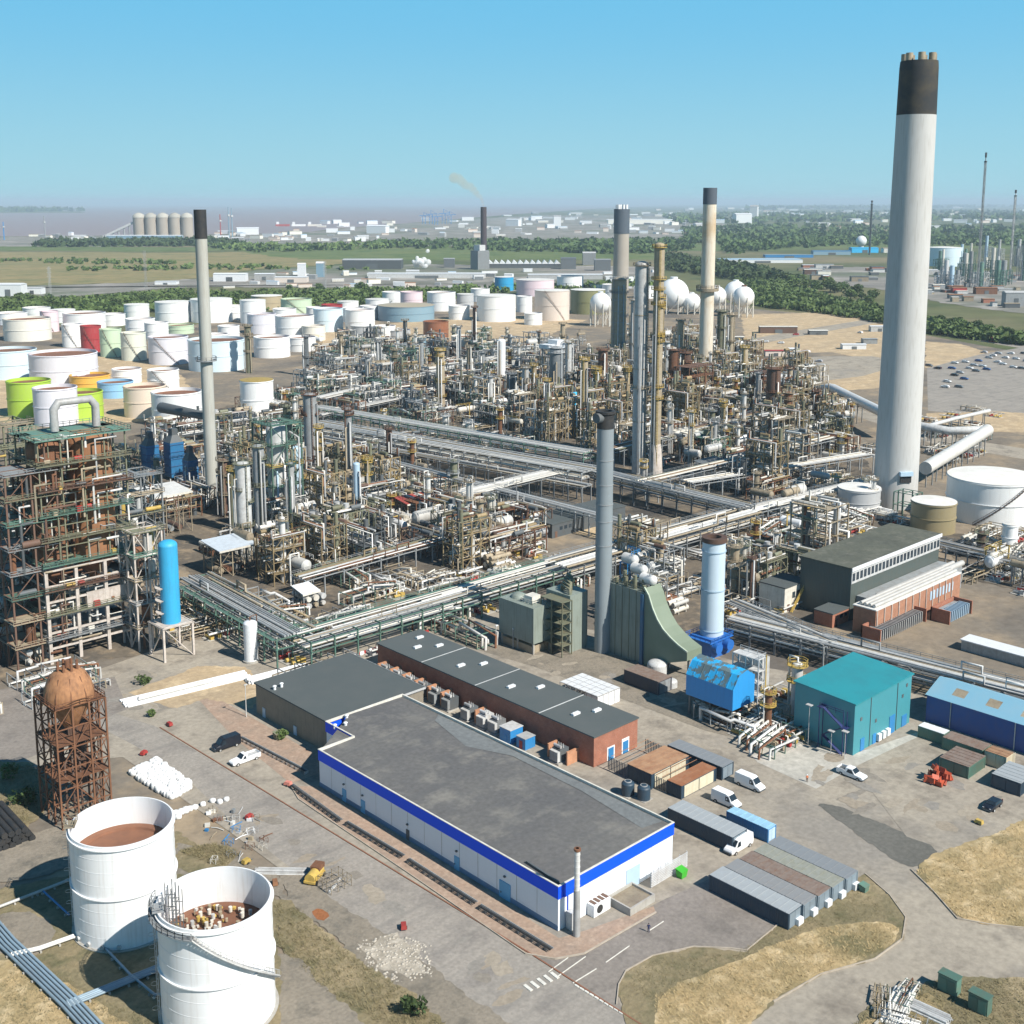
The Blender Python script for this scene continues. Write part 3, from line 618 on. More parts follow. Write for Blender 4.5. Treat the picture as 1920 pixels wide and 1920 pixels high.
wh = thing('blue_banded_warehouse', 'long white warehouse with a royal blue band and a flat grey roof', 'warehouse', (X0, Y0, 0)); land('blue banded warehouse', (X0 + 15, Y0 + 35))
W_, L_ = X1 - X0, Y1 - Y0; ex, ey = EXX - X0, EXY - Y0
foot = [(0,0), (W_,0), (W_,ey), (ex,ey), (ex,L_), (0,L_)]
def shell_walls(foot, z0, z1, th=.25):
    mb = MB()
    for (a, b) in zip(foot, foot[1:] + foot[:1]): mb.add([(a[0],a[1],z0),(b[0],b[1],z0),(b[0],b[1],z1),(a[0],a[1],z1)], [(0,1,2,3)])
    return mb
shell_walls(foot, 0, HB - 2.3).build('wall', WALLW, wh)
def inset(f, d):
    out = []; n = len(f)
    for i in range(n):
        p0, p, p1 = f[i-1], f[i], f[(i+1) % n]
        e0 = (p[0]-p0[0], p[1]-p0[1]); e1_ = (p1[0]-p[0], p1[1]-p[1]); l0, l1 = hypot(*e0), hypot(*e1_)
        n0 = (-e0[1]/l0, e0[0]/l0); n1 = (-e1_[1]/l1, e1_[0]/l1); out.append((p[0] + (n0[0]+n1[0])*d, p[1] + (n0[1]+n1[1])*d))
    return out
def ring(mb, f0, f1, za, zb):
    n = len(f0)
    mb.add([(x,y,za) for x,y in f0] + [(x,y,zb) for x,y in f1], [(i, (i+1)%n, n+(i+1)%n, n+i) for i in range(n)])
bd = MB(); fo, fi = inset(foot, -.16), inset(foot, .14)
ring(bd, foot, fo, HB - 2.32, HB - 2.32); ring(bd, fo, fo, HB - 2.32, HB); bd.build('blue_band', BAND, wh)
cp = MB(); fo2 = inset(foot, -.2); ring(cp, fo2, fo2, HB, HB + .12); ring(cp, fo2, fi, HB + .12, HB + .12); ring(cp, fi, fi, HB + .12, HB - .45); cp.build('coping', M['offwhite'], wh)
rf = MB(); f2 = inset(foot, .14); zr = HB - .42
rf.add([(.14, .14, zr), (W_/2, .14, zr + .25), (W_/2, ey-.14, zr + .25), (.14, L_-.14, zr)], [(0,1,2,3)]); rf.add([(W_/2, .14, zr + .25), (W_-.14, .14, zr), (W_-.14, ey-.14, zr), (W_/2, ey-.14, zr + .25)], [(0,1,2,3)])
roof = rf.build('roof', WROOF, wh)
rp = MB(); rp.sheet([(W_ - 5.2, 3), (W_ - .6, 2), (W_ - .6, 66), (W_ - 3.2, 64), (W_ - 6.5, 50), (W_ - 2.5, 40), (W_ - 3.0, 20)], zr + .13); rp.build('relaid_sheets', ground_mat('paler_grey_roof', [(.185, .195, .195), (.155, .165, .168)], scale=.1, fine=1), roof)
rg = MB(); rg.bar((1.0, .9, zr + .32), (1.6, 9.2, zr + .32), .35); rg.build('roof_gully', M['dgrey'], roof)
pl = MB(); fo3 = inset(foot, -.06)
for i in (4, 5): a, b = fo3[i], fo3[(i+1) % 6]; pl.add([(a[0],a[1],0),(b[0],b[1],0),(b[0],b[1],1.0),(a[0],a[1],1.0)], [(0,1,2,3)]); pl.add([(a[0],a[1],1.0),(b[0],b[1],1.0),(foot[(i+1)%6][0],foot[(i+1)%6][1],1.04),(foot[i][0],foot[i][1],1.04)], [(0,1,2,3)])
pl.build('plinth', PLINTH, wh)
for u, w, h, mm in ((646, 1.3, 2.7, DOORB), (681, 1.3, 2.7, DOORB), (765, .9, 2.2, M['dgrey']), (857, 1.4, 2.7, DOORB), (947, 2.8, 3.3, DOORB)):
    y = P(u, 1475 + .61 * (u - 600))[1] - Y0; dd = MB(); dd.box(-.13, .1, y - w/2, y + w/2, 0, h); dr = dd.build('door', mm, wh)
    hh = MB(); hh.box(-.24, -.13, y + w*.3, y + w*.36, 1.0, 1.3); hh.build('handle', M['dgrey'], dr)
    lm = MB(); lm.box(-.35, .05, y - .2, y + .2, h + 1.0, h + 1.25); lm.build('wall_lamp', M['dgrey'], wh)
for k in range(1, 14): MB().box(-.025, 0, k*5 - .05, k*5 + .05, 1.05, HB - 2.35).build('panel_joint', M['lgrey'], wh)
for k in range(1, 5): MB().box(k*6 - .05, k*6 + .05, -.025, 0, .1, HB - 2.35).build('panel_joint', M['lgrey'], wh)
dd = MB(); xx = P(1188, 1665)[0] - X0; dd.box(xx - 1.8, xx + 1.8, -.1, .1, 0, 4.0); dd.build('roller_door', M['paleblue'], wh)
dp = MB(); dp.cyl((2.2, -.12, 0), (2.2, -.12, HB - 2.3), .1, n=6); dp.box(1.1, 3.4, -.30, -.17, HB - 2.4, HB + .02); dp.build('downpipe', BAND, wh)
# warehouse surroundings
fx, fy, _ = P(1081, 1755)
fl = thing('steel_flue', 'slim galvanised flue standing at the warehouse front corner', 'flue', (fx, fy, 0)); HF = HT(1081, 1755, 1596)
MB().cyl((0,0,0), (0,0,HF*.55), .62, .58, 14).build('lower_casing', M['lgrey'], fl)
f_ = MB(); f_.cyl((0,0,HF*.55), (0,0,HF), .46, n=14)
for k in range(6): f_.lathe([(.46, HF*.6 + k*1.1), (.5, HF*.6 + k*1.1), (.5, HF*.6+.15 + k*1.1), (.46, HF*.6+.15 + k*1.1)], 14)
f_.build('upper_flue', M['silver'], fl); MB().lathe([(.46, HF), (.6, HF + .15), (.6, HF + .5), (.3, HF + .55)], 14).build('cowl', M['rust'], fl)
bx = P(1056, 1745); cb = MB(); cb.box(0, 1.3, -1.5, -.3, 0, 3.2); o = cb.build('plant_cabinet', M['lgrey']); o.location = (X0 + 1.6, Y0, 0); tag(o, 'grey steel cabinet between the warehouse corner and the slim flue', 'cabinet')
ac = P(1120, 1727); t = thing('air_conditioning_unit', 'white air conditioning unit with a dark fan, before the warehouse end wall', 'air conditioner', (ac[0], ac[1] + .8, 0))
MB().box(0, 4.2, 0, 2.0, .15, 2.3).build('casing', M['white'], t); fn = MB(); fn.cyl((1.5, -.04, 1.25), (1.5, .1, 1.25), .75, n=18); fn.build('fan', M['black'], t); gl = MB()
for k in range(4): gl.box(.4 + k, 1.1 + k, .3, 1.7, 2.3, 2.36)
gl.build('top_grille', M['brown'], t)
lw = P(1186, 1722); t = thing('walled_compound', 'low stone walled sunken compound at the warehouse end', 'wall', (lw[0], lw[1] + .5, 0)); w4 = MB()
for a in ((0,6.5,0,.3),(0,6.5,5,5.3),(0,.3,.3,5),(6.2,6.5,.3,5)): w4.box(a[0], a[1], a[2], a[3], 0, 1.5)
w4.build('wall', M['concrete'], t); MB().box(.3, 6.2, .3, 5, 0, 1.1).build('cover_slab', M['tan'], t)
gf = P(1205, 1668); t = thing('louvre_screen', 'grey louvred screen along the warehouse end wall', 'screen', (gf[0] + 1.2, Y0 - 2.6, 0)); lv = MB()
for k in range(9): lv.bar((0, 0, .4 + k*.33), (10.2, 0, .4 + k*.33), .16, .1)
for k in range(6): lv.box(k*2.0, k*2.0 + .12, .06, .2, 0, 3.3)
lv.build('screen', M['lgrey'], t)
def wheelie(u, v, m, label, s=1.0):
    g = P(u, v); t = thing('waste_bin', label, 'bin', (g[0], g[1], 0)); b = MB()
    b.add([(-.6*s,-.5*s,.15),(.6*s,-.5*s,.15),(.6*s,.5*s,.15),(-.6*s,.5*s,.15),(-.75*s,-.65*s,1.3*s),(.75*s,-.65*s,1.3*s),(.75*s,.65*s,1.3*s),(-.75*s,.65*s,1.3*s)], [(0,3,2,1),(0,1,5,4),(1,2,6,5),(2,3,7,6),(3,0,4,7)]); b.build('body', m, t)
    l = MB(); l.add([(-.8*s,-.7*s,1.3*s),(.8*s,-.7*s,1.3*s),(.8*s,.7*s,1.55*s),(-.8*s,.7*s,1.55*s)], [(0,1,2,3)]); l.cyl((-.8*s,.7*s,1.5*s),(.8*s,.7*s,1.5*s),.06,n=6); l.build('lid', m, t)
    w = MB()
    for a in (-.5, .5):
        for b_ in (-.4, .4): w.cyl((a*s-.05, b_*s, .12), (a*s+.05, b_*s, .12), .12, n=8)
    w.build('wheel', M['rubber'], t); return t
LIME = mat('bright_green_plastic', (.05, .42, .03), .5, dirt=.15, var=0)
wheelie(1278, 1645, LIME, 'bright green waste bin off the warehouse end corner', 1.15); wheelie(1620, 1672, M['green'], 'dark green waste bin on the grass beyond the cabin row', 1.0); wheelie(521, 1386, M['olive'], 'olive waste bin against the grey hall wall', 1.2)
# dark pipe track beside the path
seg = [(548, 1478, 640, 1545), (650, 1548, 757, 1612), (766, 1618, 893, 1700), (900, 1705, 1035, 1788), (452, 1388, 575, 1452)]
for i, (u0, v0, u1, v1) in enumerate(seg):
    a, b = P(u0, v0), P(u1, v1); L = hypot(b[0]-a[0], b[1]-a[1]); t = thing('low_pipe_track', ['low dark pipe track at the red hydrant end of the path', 'low dark pipe track by the two pale blue doors', 'low dark pipe track in the middle of the warehouse path', 'low dark pipe track ending at the warehouse corner', 'low dark pipe track beside the parked dark van'][i], 'pipe track', a, atan2(b[1]-a[1], b[0]-a[0]))
    for k in range(int(L / 1.6) + 1): MB().cbox(k*1.6, 0, 0, .18, 1.0, .75).build('support', M['pinkconc'] if i == 4 else M['dgrey'], t)
    for k in range(3): MB().tube([(0, -.32 + k*.32, .85), (L, -.32 + k*.32, .85)], .11, 6).build('pipe', M[('black', 'dgrey', 'grey')[k]], t)
# ---------------------------------------------------------------- grey hall, brick building
HALLW = mat('timber_brown_cladding', (.24, .205, .155), .75, dirt=.4, dcol=(.12,.1,.08), streak=.4, scol=(.13, .11, .09), var=0, rib=('Y', 1.1, .4))
GX0, GX1, GY0, GY1, HG = 140.5, 167.6, 207.0, 236.5, 7.4
gh = thing('grey_roofed_hall', 'square brown clad hall with a dark grey felt roof, behind the warehouse', 'hall', (GX0, GY0, 0)); land('grey roofed hall', (154, 221))
MB().box(0, GX1-GX0, 0, GY1-GY0, 0, HG).build('wall', HALLW, gh)
rf = MB(); rf.box(-.35, GX1-GX0+.35, -.35, GY1-GY0+.35, HG, HG + .35); r_ = rf.build('roof', M['roof'], gh); tr = MB(); tr.box(-.4, GX1-GX0+.4, -.45, -.35, HG-.1, HG+.42); tr.box(GX1-GX0+.35, GX1-GX0+.45, -.35, GY1-GY0+.35, HG-.1, HG+.42); tr.build('fascia', M['lgrey'], r_)
for u, v in ((515, 1293), (528, 1288), (628, 1366), (650, 1348), (648, 1362)):
    g = P(u, v, HG + .35); vb = MB(); vb.cyl((g[0]-GX0, g[1]-GY0, HG+.35), (g[0]-GX0, g[1]-GY0, HG+1.2), .35, n=10); vb.dome((g[0]-GX0, g[1]-GY0, HG+1.2), .5, .25, 10, 3); vb.build('roof_vent', M['white'], r_)
pl = MB(); pl.box(-.12, -.02, 0, .9, 0, 0.01)
for u, v, h in ((497, 1345, 2.4), (550, 1380, 2.2)):
    g = P(u, v); dd = MB(); dd.box(-.14, .1, g[1]-GY0-.6, g[1]-GY0+.6, 0, h); dd.build('door', M['paleblue'], gh)
g = P(471, 1345); t = thing('lamp_post', 'pale lamp post at the corner of the grey roofed hall', 'lamp post', (g[0]-.8, g[1]+.8, 0)); MB().cyl((0,0,0),(0,0,8),.12,.08,8).build('pole', M['lgrey'], t); MB().box(-.3,.5,-.15,.15,8,8.2).build('lamp_head', M['lgrey'], t)
BX0, BX1, BY0, BY1, HBK = 178.1, 192.4, 162.2, 238.5, 6.9
bk = thing('brick_substation', 'long low red brick building with a dark felt roof and pale rooflights', 'brick building', (BX0, BY0, 0)); land('long brick building', (185, 200))
MB().box(0, BX1-BX0, 0, BY1-BY0, 0, HBK).build('wall', M['brick'], bk)
rf = MB(); rf.box(-.25, BX1-BX0+.25, -.25, BY1-BY0+.25, HBK, HBK+.3); r_ = rf.build('roof', M['roof'], bk)
for y in (16.5, 38, 58): MB().box(-.2, BX1-BX0+.2, y, y + .25, HBK+.3, HBK+.36).build('roof_seam', M['lgrey'], r_)
for i, y in enumerate((8, 10, 26, 31, 46, 49, 63, 66, 71)):
    x = 4.2 if i % 2 else 9.0; sl = MB(); sl.box(x, x+2.2, y, y+.9, HBK+.3, HBK+.75); sl.slathe([(.45,HBK+.75),(.3,HBK+.95),(.01,HBK+1)],8,x+.5,y+.45); sl.build('rooflight', M['white'], r_)
for k, x in enumerate((4.6, 9.4)):
    f = MB(); f.box(x-.35, x+2.1, -.06, .05, 0, 3.6 if k else 3.2); fr = f.build('door_frame', M['white'], bk); dd = MB(); dd.box(x, x+1.7, -.14, -.06, 0, 2.9); dd.build('door', M['blue'], fr)
# transformer bays along the brick building
FIN = MATS.get('orange_brick') or brick('orange_brick', (.46, .21, .11), (.52, .26, .14))
for k in range(6):
    y = 234 - k * 5.0; o = MB().box(-3.4, -.05, -.35, .35, 0, 3.6).build('blast_wall', FIN); o.location = (BX0, y, 0); auto(tag(o, None, 'brick wall', 'brick fins between the transformers'), 'orange brick fin wall between transformers')
def transformer(x, y, m, m2, i):
    t = thing('transformer', None, 'transformer', (x, y, 0), 0, 'transformers along the brick building'); MB().box(-1.3, 1.0, -1.1, 1.1, .3, 2.5).build('tank', m, t)
    r = MB()
    for k in range(8): r.box(-2.0, -1.3, -1.05 + k*.28, -.95 + k*.28, .5, 2.3)
    r.build('radiator', m2, t); b = MB()
    for k in (-.6, 0, .6): b.cyl((0, k, 2.5), (0, k, 3.2), .14, .07, 8)
    b.cyl((-.9, -.9, 2.9), (-.9, .9, 2.9), .3, n=10); b.build('bushing', M['lgrey'], t)
    MB().box(-2.1, 1.3, -1.4, 1.4, 0, .3).build('plinth', M['concrete'], t); t.scale = (1.15, 1.15, 1.3); auto(t, 'dark finned transformer against brick wall'); return t
TRN = [transformer(BX0 - 2.2, 231.5 - k*5.0, M['dgrey'], M['grey'], k) for k in range(6)]
for i, (y, mm) in enumerate(((199, 'dgrey'), (193.5, 'lgrey'), (189.5, 'grey'), (169.5, 'dgrey'))): transformer(BX0 - 2.6, y, M[mm], M['lgrey'], i)
for i, y in enumerate((196.5, 172.5, 166.8)):
    o = MB().box(-3.6, -.05, -.2, .2, 0, 3.2).build('blast_wall', FIN); o.location = (BX0, y, 0); auto(tag(o, None, 'brick wall', 'brick fins between the transformers'), 'orange brick fin wall between transformers')
BC = M['blue']
for i, (y, s_) in enumerate(((184.2, 1.25), (179.5, 1.0))):
    t = thing('site_cabin', ['larger blue cabin against the red brick wall', 'smaller blue cabin with a red door by the brick wall'][i], 'cabin', (BX0 - 3.4, y, 0)); MB().box(-1.7*s_, 1.4*s_, -1.4*s_, 1.4*s_, 0, 2.7*s_).build('body', BC, t); MB().box(-1.8*s_, 1.5*s_, -1.5*s_, 1.5*s_, 2.7*s_, 2.8*s_).build('roof', M['lgrey'], t)
    dd = MB(); dd.box(-1.76*s_, -1.6*s_, -.5, .5, 0, 2.0); dd.build('door', M['red'] if i else M['blue'], t)
# white water barriers red / white across the road
a, b = P(648, 1238), P(800, 1188)
for k in range(22):
    f = k / 21; x, y = a[0] + (b[0]-a[0])*f, a[1] + (b[1]-a[1])*f; t = MB(); t.add([(-.7,-.3,0),(.7,-.3,0),(.7,.3,0),(-.7,.3,0),(-.65,-.12,1.0),(.65,-.12,1.0),(.65,.12,1.0),(-.65,.12,1.0)], [(0,3,2,1),(4,5,6,7),(0,1,5,4),(1,2,6,5),(2,3,7,6),(3,0,4,7)])
    o = t.build('water_barrier', M['red'] if k % 2 else M['white']); o.location = (x, y, 0); o.rotation_euler = (0,0,atan2(b[1]-a[1], b[0]-a[0]))
    auto(tag(o, None, 'barrier', 'red and white barriers closing the road'), ('red' if k % 2 else 'white') + ' plastic barrier in the road closure')
# ---------------------------------------------------------------- containers and cabins
def container(u, v, L, W, h, m, rm, label, along='y', kind='steel_container', cat='container', rust=False, ends=None, ac=False, name_extra=None, z=0):
    g = P(u, v); t = thing(kind, label, cat, (g[0], g[1], z)); lx, ly = (W, L) if along == 'y' else (L, W)
    b = MB(); b.box(0, lx, 0, ly, .12, h)
    n = int(max(lx, ly) / .45)
    if along == 'y':
        for k in range(n): b.box(-.05, 0, k*.45 + .1, k*.45 + .32, .3, h - .2); b.box(lx, lx + .05, k*.45 + .1, k*.45 + .32, .3, h - .2)
    else:
        for k in range(n): b.box(k*.45 + .1, k*.45 + .32, -.05, 0, .3, h - .2)
    b.build('body', m, t)
    r = MB(); r.box(-.08, lx + .08, -.08, ly + .08, h, h + .1)
    for k in range(int(max(lx, ly) / 1.5)):
        if along == 'y': r.box(-.05, lx + .05, k*1.5 + .5, k*1.5 + .62, h + .1, h + .16)
        else: r.box(k*1.5 + .5, k*1.5 + .62, -.05, ly + .05, h + .1, h + .16)
    r.build('roof', rm, t)
    e = MB(); e.box(lx*.08, lx*.49, -.1, 0, .3, h - .25) if along == 'y' else e.box(-.1, 0, ly*.08, ly*.49, .3, h - .25)
    e.build('door', ends or m, t); e = MB(); e.box(lx*.51, lx*.92, -.1, 0, .3, h - .25) if along == 'y' else e.box(-.1, 0, ly*.51, ly*.92, .3, h - .25); e.build('door', ends or m, t)
    f = MB()
    for x in (0, lx):
        for y in (0, ly): f.cbox(x, y, 0, .2, .2, h + .05)
    f.build('corner_post', m, t)
    if ac:
        a = MB(); a.box(lx*.55, lx*.95, -.75, -.1, .25, 1.35); a.build('air_conditioner', M['white'], t)
    return t
NAVY = mat('dark_slate_blue_and_shade', (.022, .05, .08), .55, dirt=.2, var=.05); SLATE = mat('pale_cabin_wall', (.20, .25, .29), .5, dirt=.25, var=.05)  # navy also paints the shade on cabin and cream container sides
RG = [mat('cabin_roof_%s' % n, c, .6, dirt=d, dcol=dc, scale=.9, var=0) for n, c, d, dc in (('pale', (.33,.355,.37), .3, (.25,.25,.24)), ('grey', (.235,.24,.245), .35, (.2,.18,.16)), ('rusty', (.22,.17,.14), .75, (.15,.075,.045)), ('moss', (.27,.275,.24), .5, (.18,.17,.10)), ('slate', (.21,.225,.24), .3, (.18,.18,.18)))]
names5 = ['pale roofed cabin at the open end of the five cabin row', 'mid grey roofed cabin second in the row of five', 'rust stained roofed cabin in the middle of the row of five', 'moss speckled pale roofed cabin fourth in the row', 'slate grey roofed cabin at the roadside end of the row']
for k in range(5):
    x = 158.6 + k * 4.05
    t = container(0, 1000, 16.2, 3.75, 3.1, NAVY if k == 0 else SLATE, RG[k], names5[k], 'y', 'portable_cabin', 'cabin', ends=SLATE, ac=True); t.location = (x, 100.2 - k*.25, 0); t["group"] = 'row of five portable cabins'
land('five cabin row', (168, 108))
t = container(1372, 1600, 15.2, 4.4, 3.2, NAVY, RG[0], 'long dark sided portable cabin with a pale ribbed roof, beside the warehouse', 'y', 'portable_cabin', 'cabin', ends=SLATE)  # navy long side is shade put into the wall colour
t = container(1439, 1581, 9.5, 2.5, 2.8, M['blue'], mat('pale_blue_roof', (.30,.52,.68), .5, dirt=.3, var=0), 'bright blue steel container with a pale blue roof', 'y', ends=M['paleblue'])
CREAM = mat('cream_rusting_paint', (.62, .57, .43), .6, dirt=.25, dcol=(.3,.17,.08), streak=.35, scol=(.42,.2,.07), var=.04)
CR = mat('rusted_container_roof', (.36, .21, .12), .85, dirt=.75, dcol=(.2,.08,.04), scale=.5, var=.1)
t = container(1221, 1481, 6.4, 12.2, 3.4, NAVY, CR, 'cream container with a rust stained roof, the one nearer the brick building', 'y', rust=True, ends=CREAM)  # navy body paints shade on the cream walls turned from the sun
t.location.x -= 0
t = container(1277, 1500, 3.6, 11.5, 3.0, NAVY, mat('deep_rust_roof', (.27,.11,.05), .85, dirt=.5, dcol=(.38,.22,.13), scale=.5, var=0), 'cream container with a deep rust roof beside the white vans', 'y', ends=CREAM)  # cream sides away from the sun are coloured navy as shade
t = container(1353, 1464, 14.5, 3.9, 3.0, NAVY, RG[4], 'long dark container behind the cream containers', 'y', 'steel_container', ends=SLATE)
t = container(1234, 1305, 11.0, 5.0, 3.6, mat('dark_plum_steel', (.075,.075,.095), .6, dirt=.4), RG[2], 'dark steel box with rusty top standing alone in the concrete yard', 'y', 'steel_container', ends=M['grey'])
g = P(1120, 1333); t = thing('scaffold_enclosure', 'white gridded scaffold enclosure behind the brick building', 'enclosure', (g[0], g[1], 0)); b = MB(); lattice(b, 0, 8, 0, 12.5, 0, 3.6, 2, 4, 7, .12, False, .1); b.build('frame', M['lgrey'], t); r = MB()
for i in range(4):
    for j in range(6): r.box(i*2 + .1, i*2 + 1.9, j*2.08 + .1, j*2.08 + 1.98, 3.62, 3.68)
r.build('roof_sheets', M['white'], t); s_ = MB(); s_.box(0, 8, -.06, 0, 0, 3.4); s_.box(-.06, 0, 0, 4, 0, 3.4); s_.build('wall_sheet', M['white'], t)
for i, (u, v) in enumerate(((1178, 1497), (1208, 1505))):
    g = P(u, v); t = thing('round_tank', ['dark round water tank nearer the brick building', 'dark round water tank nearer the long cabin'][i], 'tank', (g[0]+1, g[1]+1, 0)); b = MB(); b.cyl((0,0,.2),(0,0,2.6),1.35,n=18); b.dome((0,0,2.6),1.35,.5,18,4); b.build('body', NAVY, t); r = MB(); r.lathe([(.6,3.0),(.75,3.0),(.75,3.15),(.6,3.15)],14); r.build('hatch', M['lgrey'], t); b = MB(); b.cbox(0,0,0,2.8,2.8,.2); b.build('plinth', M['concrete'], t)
# depot corner on the far right
rc_ = [(1768, 1398, 6.0, 2.6, 2.7, M['green'], M['white'], 'small green store with a white roof beside the teal building yard', 'y'), (1840, 1430, 9.0, 4.2, 2.8, M['green'], RG[2], 'green container with rust tinted roof behind the orange pile', 'y'), (1815, 1462, 7.5, 6.4, 2.8, M['green'], RG[2], 'teal green open ended store next to the orange pile', 'x'), (1885, 1447, 3.2, 4.6, 3.2, CREAM, CR, 'small white hut with a mossy rusted roof in the depot corner', 'x'), (1912, 1495, 8.0, 6.0, 3.0, NAVY, RG[0], 'dark container with a pale roof at the edge of the depot', 'x')]
for u, v, L, W, h, m, rm, lb, al in rc_: container(u, v, L, W, h, m, rm, lb, al)
# ================================================================ teal building, boilers, stacks on the working yards
TEALW = mat('teal_cladding', (.055, .255, .30), .5, dirt=.2, dcol=(.06,.2,.22), streak=.1, scol=(.05,.2,.22), var=0)
TEALR = mat('teal_roof', (.02, .245, .285), .5, dirt=.55, dcol=(.03,.16,.19), scale=.2, var=0, rib=('X', 1.0, .3))
tx0, ty0, _ = P(1598.6, 1417.8); tx1 = P(1715.5, 1359)[0]; TH = HT(1598.6, 1417.8, 1321.6); TL = 15.2
tb = thing('teal_building', 'tall teal clad plant building with a teal roof', 'building', (tx0, ty0, 0)); land('teal building', (tx0 + 10, ty0 + 6))
Wt = tx1 - tx0
b = MB(); b.add([(0,0,0),(Wt,0,0),(Wt,TL,0),(0,TL,0),(0,0,TH),(Wt,0,TH),(Wt,TL,TH*1.06),(0,TL,TH*1.06)], [(0,1,5,4),(1,2,6,5),(2,3,7,6),(3,0,4,7)]); b.build('wall', TEALW, tb)
r = MB(); r.add([(-.4,-.4,TH),(Wt+.4,-.4,TH),(Wt+.4,TL+.4,TH*1.06),(-.4,TL+.4,TH*1.06),(-.4,-.4,TH+.3),(Wt+.4,-.4,TH+.3),(Wt+.4,TL+.4,TH*1.06+.3),(-.4,TL+.4,TH*1.06+.3)], [(0,3,2,1),(4,5,6,7),(0,1,5,4),(1,2,6,5),(2,3,7,6),(3,0,4,7)]); r.build('roof', TEALR, tb)
for x in (Wt*.27, Wt*.74): MB().box(x, x+.12, -.14, 0, 0, TH).build('downpipe', M['dgrey'], tb)
for x, w, h, m in ((Wt*.12, 1.6, 3, 'blue'), (Wt*.33, 1.4, 2.4, 'blue'), (Wt*.62, 2.4, 4.4, 'blue'), (Wt*.85, 2.2, 2.8, 'blue')): MB().box(x, x+w, -.12, 0, 0, h).build('door', M[m], tb)
for k in range(3): MB().box(Wt*.40 + k*1.9, Wt*.40 + k*1.9 + 1.3, -.7, 0, .4, 2.0).build('wall_unit', M['white'], tb)
for x, z in ((Wt*.1, TH*.62), (Wt*.36, TH*.42), (Wt*.83, TH*.62), (Wt*.9, TH*.8)): MB().box(x, x+.7, -.1, 0, z, z+.8).build('vent', M['dgrey'], tb)
s = MB()                       # dark blue stair tower against the shaded wall
for k in range(3):
    z0, z1 = k*3.2, (k+1)*3.2; s.bar((-1.2, 2 + (k%2)*5, z0), (-1.2, 2 + ((k+1)%2)*5, z1), .9, .15)
for y in (1.5, 7.5):
    for x in (-2, -.5): s.bar((x, y, 0), (x, y, 10), .16)
s.rail([(-2,1.5,9.6),(-2,7.5,9.6)], 1.1, .1); s.box(-2, 0, 1, 2.2, 6.3, 6.45); s.box(-2, 0, 7, 8.2, 9.5, 9.65)
s.build('stairway', mat('navy_stair', (.01,.025,.12), .6), tb)
for y, z in ((9, 9.6), (3.2, 5.4), (-.2, 6.4)): l = MB(); l.box(-3.2, -2.2, y, y+1.4, z, z+.16); l.bar((-2.6, y+.7, 0), (-2.6, y+.7, z), .1); l.build('lamp', M['lgrey'], tb)
# blue box on legs, faceted profile
g0 = P(1372, 1372); bxh = HT(1372, 1372, 1330)
BBL = mat('patchy_blue_lagging', (.03, .27, .62), .45, dirt=.0, dcol=(.1,.22,.3), streak=.18, scol=(.02,.14,.34), var=0); BBT = mat('patchy_blue_roof', (.03, .36, .68), .45, dirt=.95, dcol=(.12,.15,.145), scale=.42, var=0, lo=.46, hi=.52)
bb = thing('waste_heat_unit', 'raised bright blue faceted box with a patchy roof, beside the pale blue stack', 'boiler', (g0[0], g0[1], 0)); land('raised blue box', (g0[0] + 5, g0[1] + 5))
ZB, LX, LY = 5.0, 8.4, 13.5
prof = [(0, ZB), (0, ZB + 5.0), (2.2, ZB + 8.0), (LX*.62, ZB + 8.6), (LX, ZB + 6.6), (LX, ZB)]
b = MB(); n = len(prof)
b.add([(x, 0, z) for x, z in prof], [tuple(range(n-1, -1, -1))]); b.add([(x, LY, z) for x, z in prof], [tuple(range(n))])
for i in (0, 4, 5):
    (xa, za), (xb, zb) = prof[i], prof[(i+1) % n]; b.add([(xa,0,za),(xa,LY,za),(xb,LY,zb),(xb,0,zb)], [(0,1,2,3)])
b.build('casing', BBL, bb); r = MB()
for i in (1, 2, 3):
    (xa, za), (xb, zb) = prof[i], prof[i+1]; r.add([(xa,0,za),(xa,LY,za),(xb,LY,zb),(xb,0,zb)], [(0,1,2,3)])
for k in range(8):
    for i in (1, 2, 3): (xa, za), (xb, zb) = prof[i], prof[i+1]; r.bar((xa, k*LY/7, za+.04), (xb, k*LY/7, zb+.04), .12)
r.build('roof', BBT, bb)
for x in (.6, LX - .6):
    for y in (.8, LY/2, LY - .8): MB().bar((x,y,0),(x,y,ZB),.5).build('leg', M['dgrey'], bb)
u_ = MB(); lattice(u_, .6, LX-.6, .8, LY-.8, 0, ZB, 1, 1, 2, .3); u_.cyl((2,3,.6),(2,10,.6),.5,n=10); u_.cyl((5,2,2.5),(5,11,2.5),.8,n=10); u_.build('undercarriage', M['brown'], bb)
st = MB(); lattice(st, LX + .6, LX + 3.2, -.5, LY*.5, 0, 15, 5, 1, 2, .22); 
for z in (6, 9, 12, 15): st.box(LX+.4, LX+3.4, -.6, LY*.5, z-.1, z)
st.rail([(LX+.4,-.6,15),(LX+3.4,-.6,15),(LX+3.4,LY*.5,15)], 1.1, .09); st.build('access_tower', M['lgrey'], bb)
MB().box(LX+3.6, LX+6.6, .5, 7.5, 5.5, 14).build('duct', M['lgrey'], bb); MB().box(LX + 4.6, LX+4.9, .1, .4, 0, 15).build('riser', M['yellow'], bb)
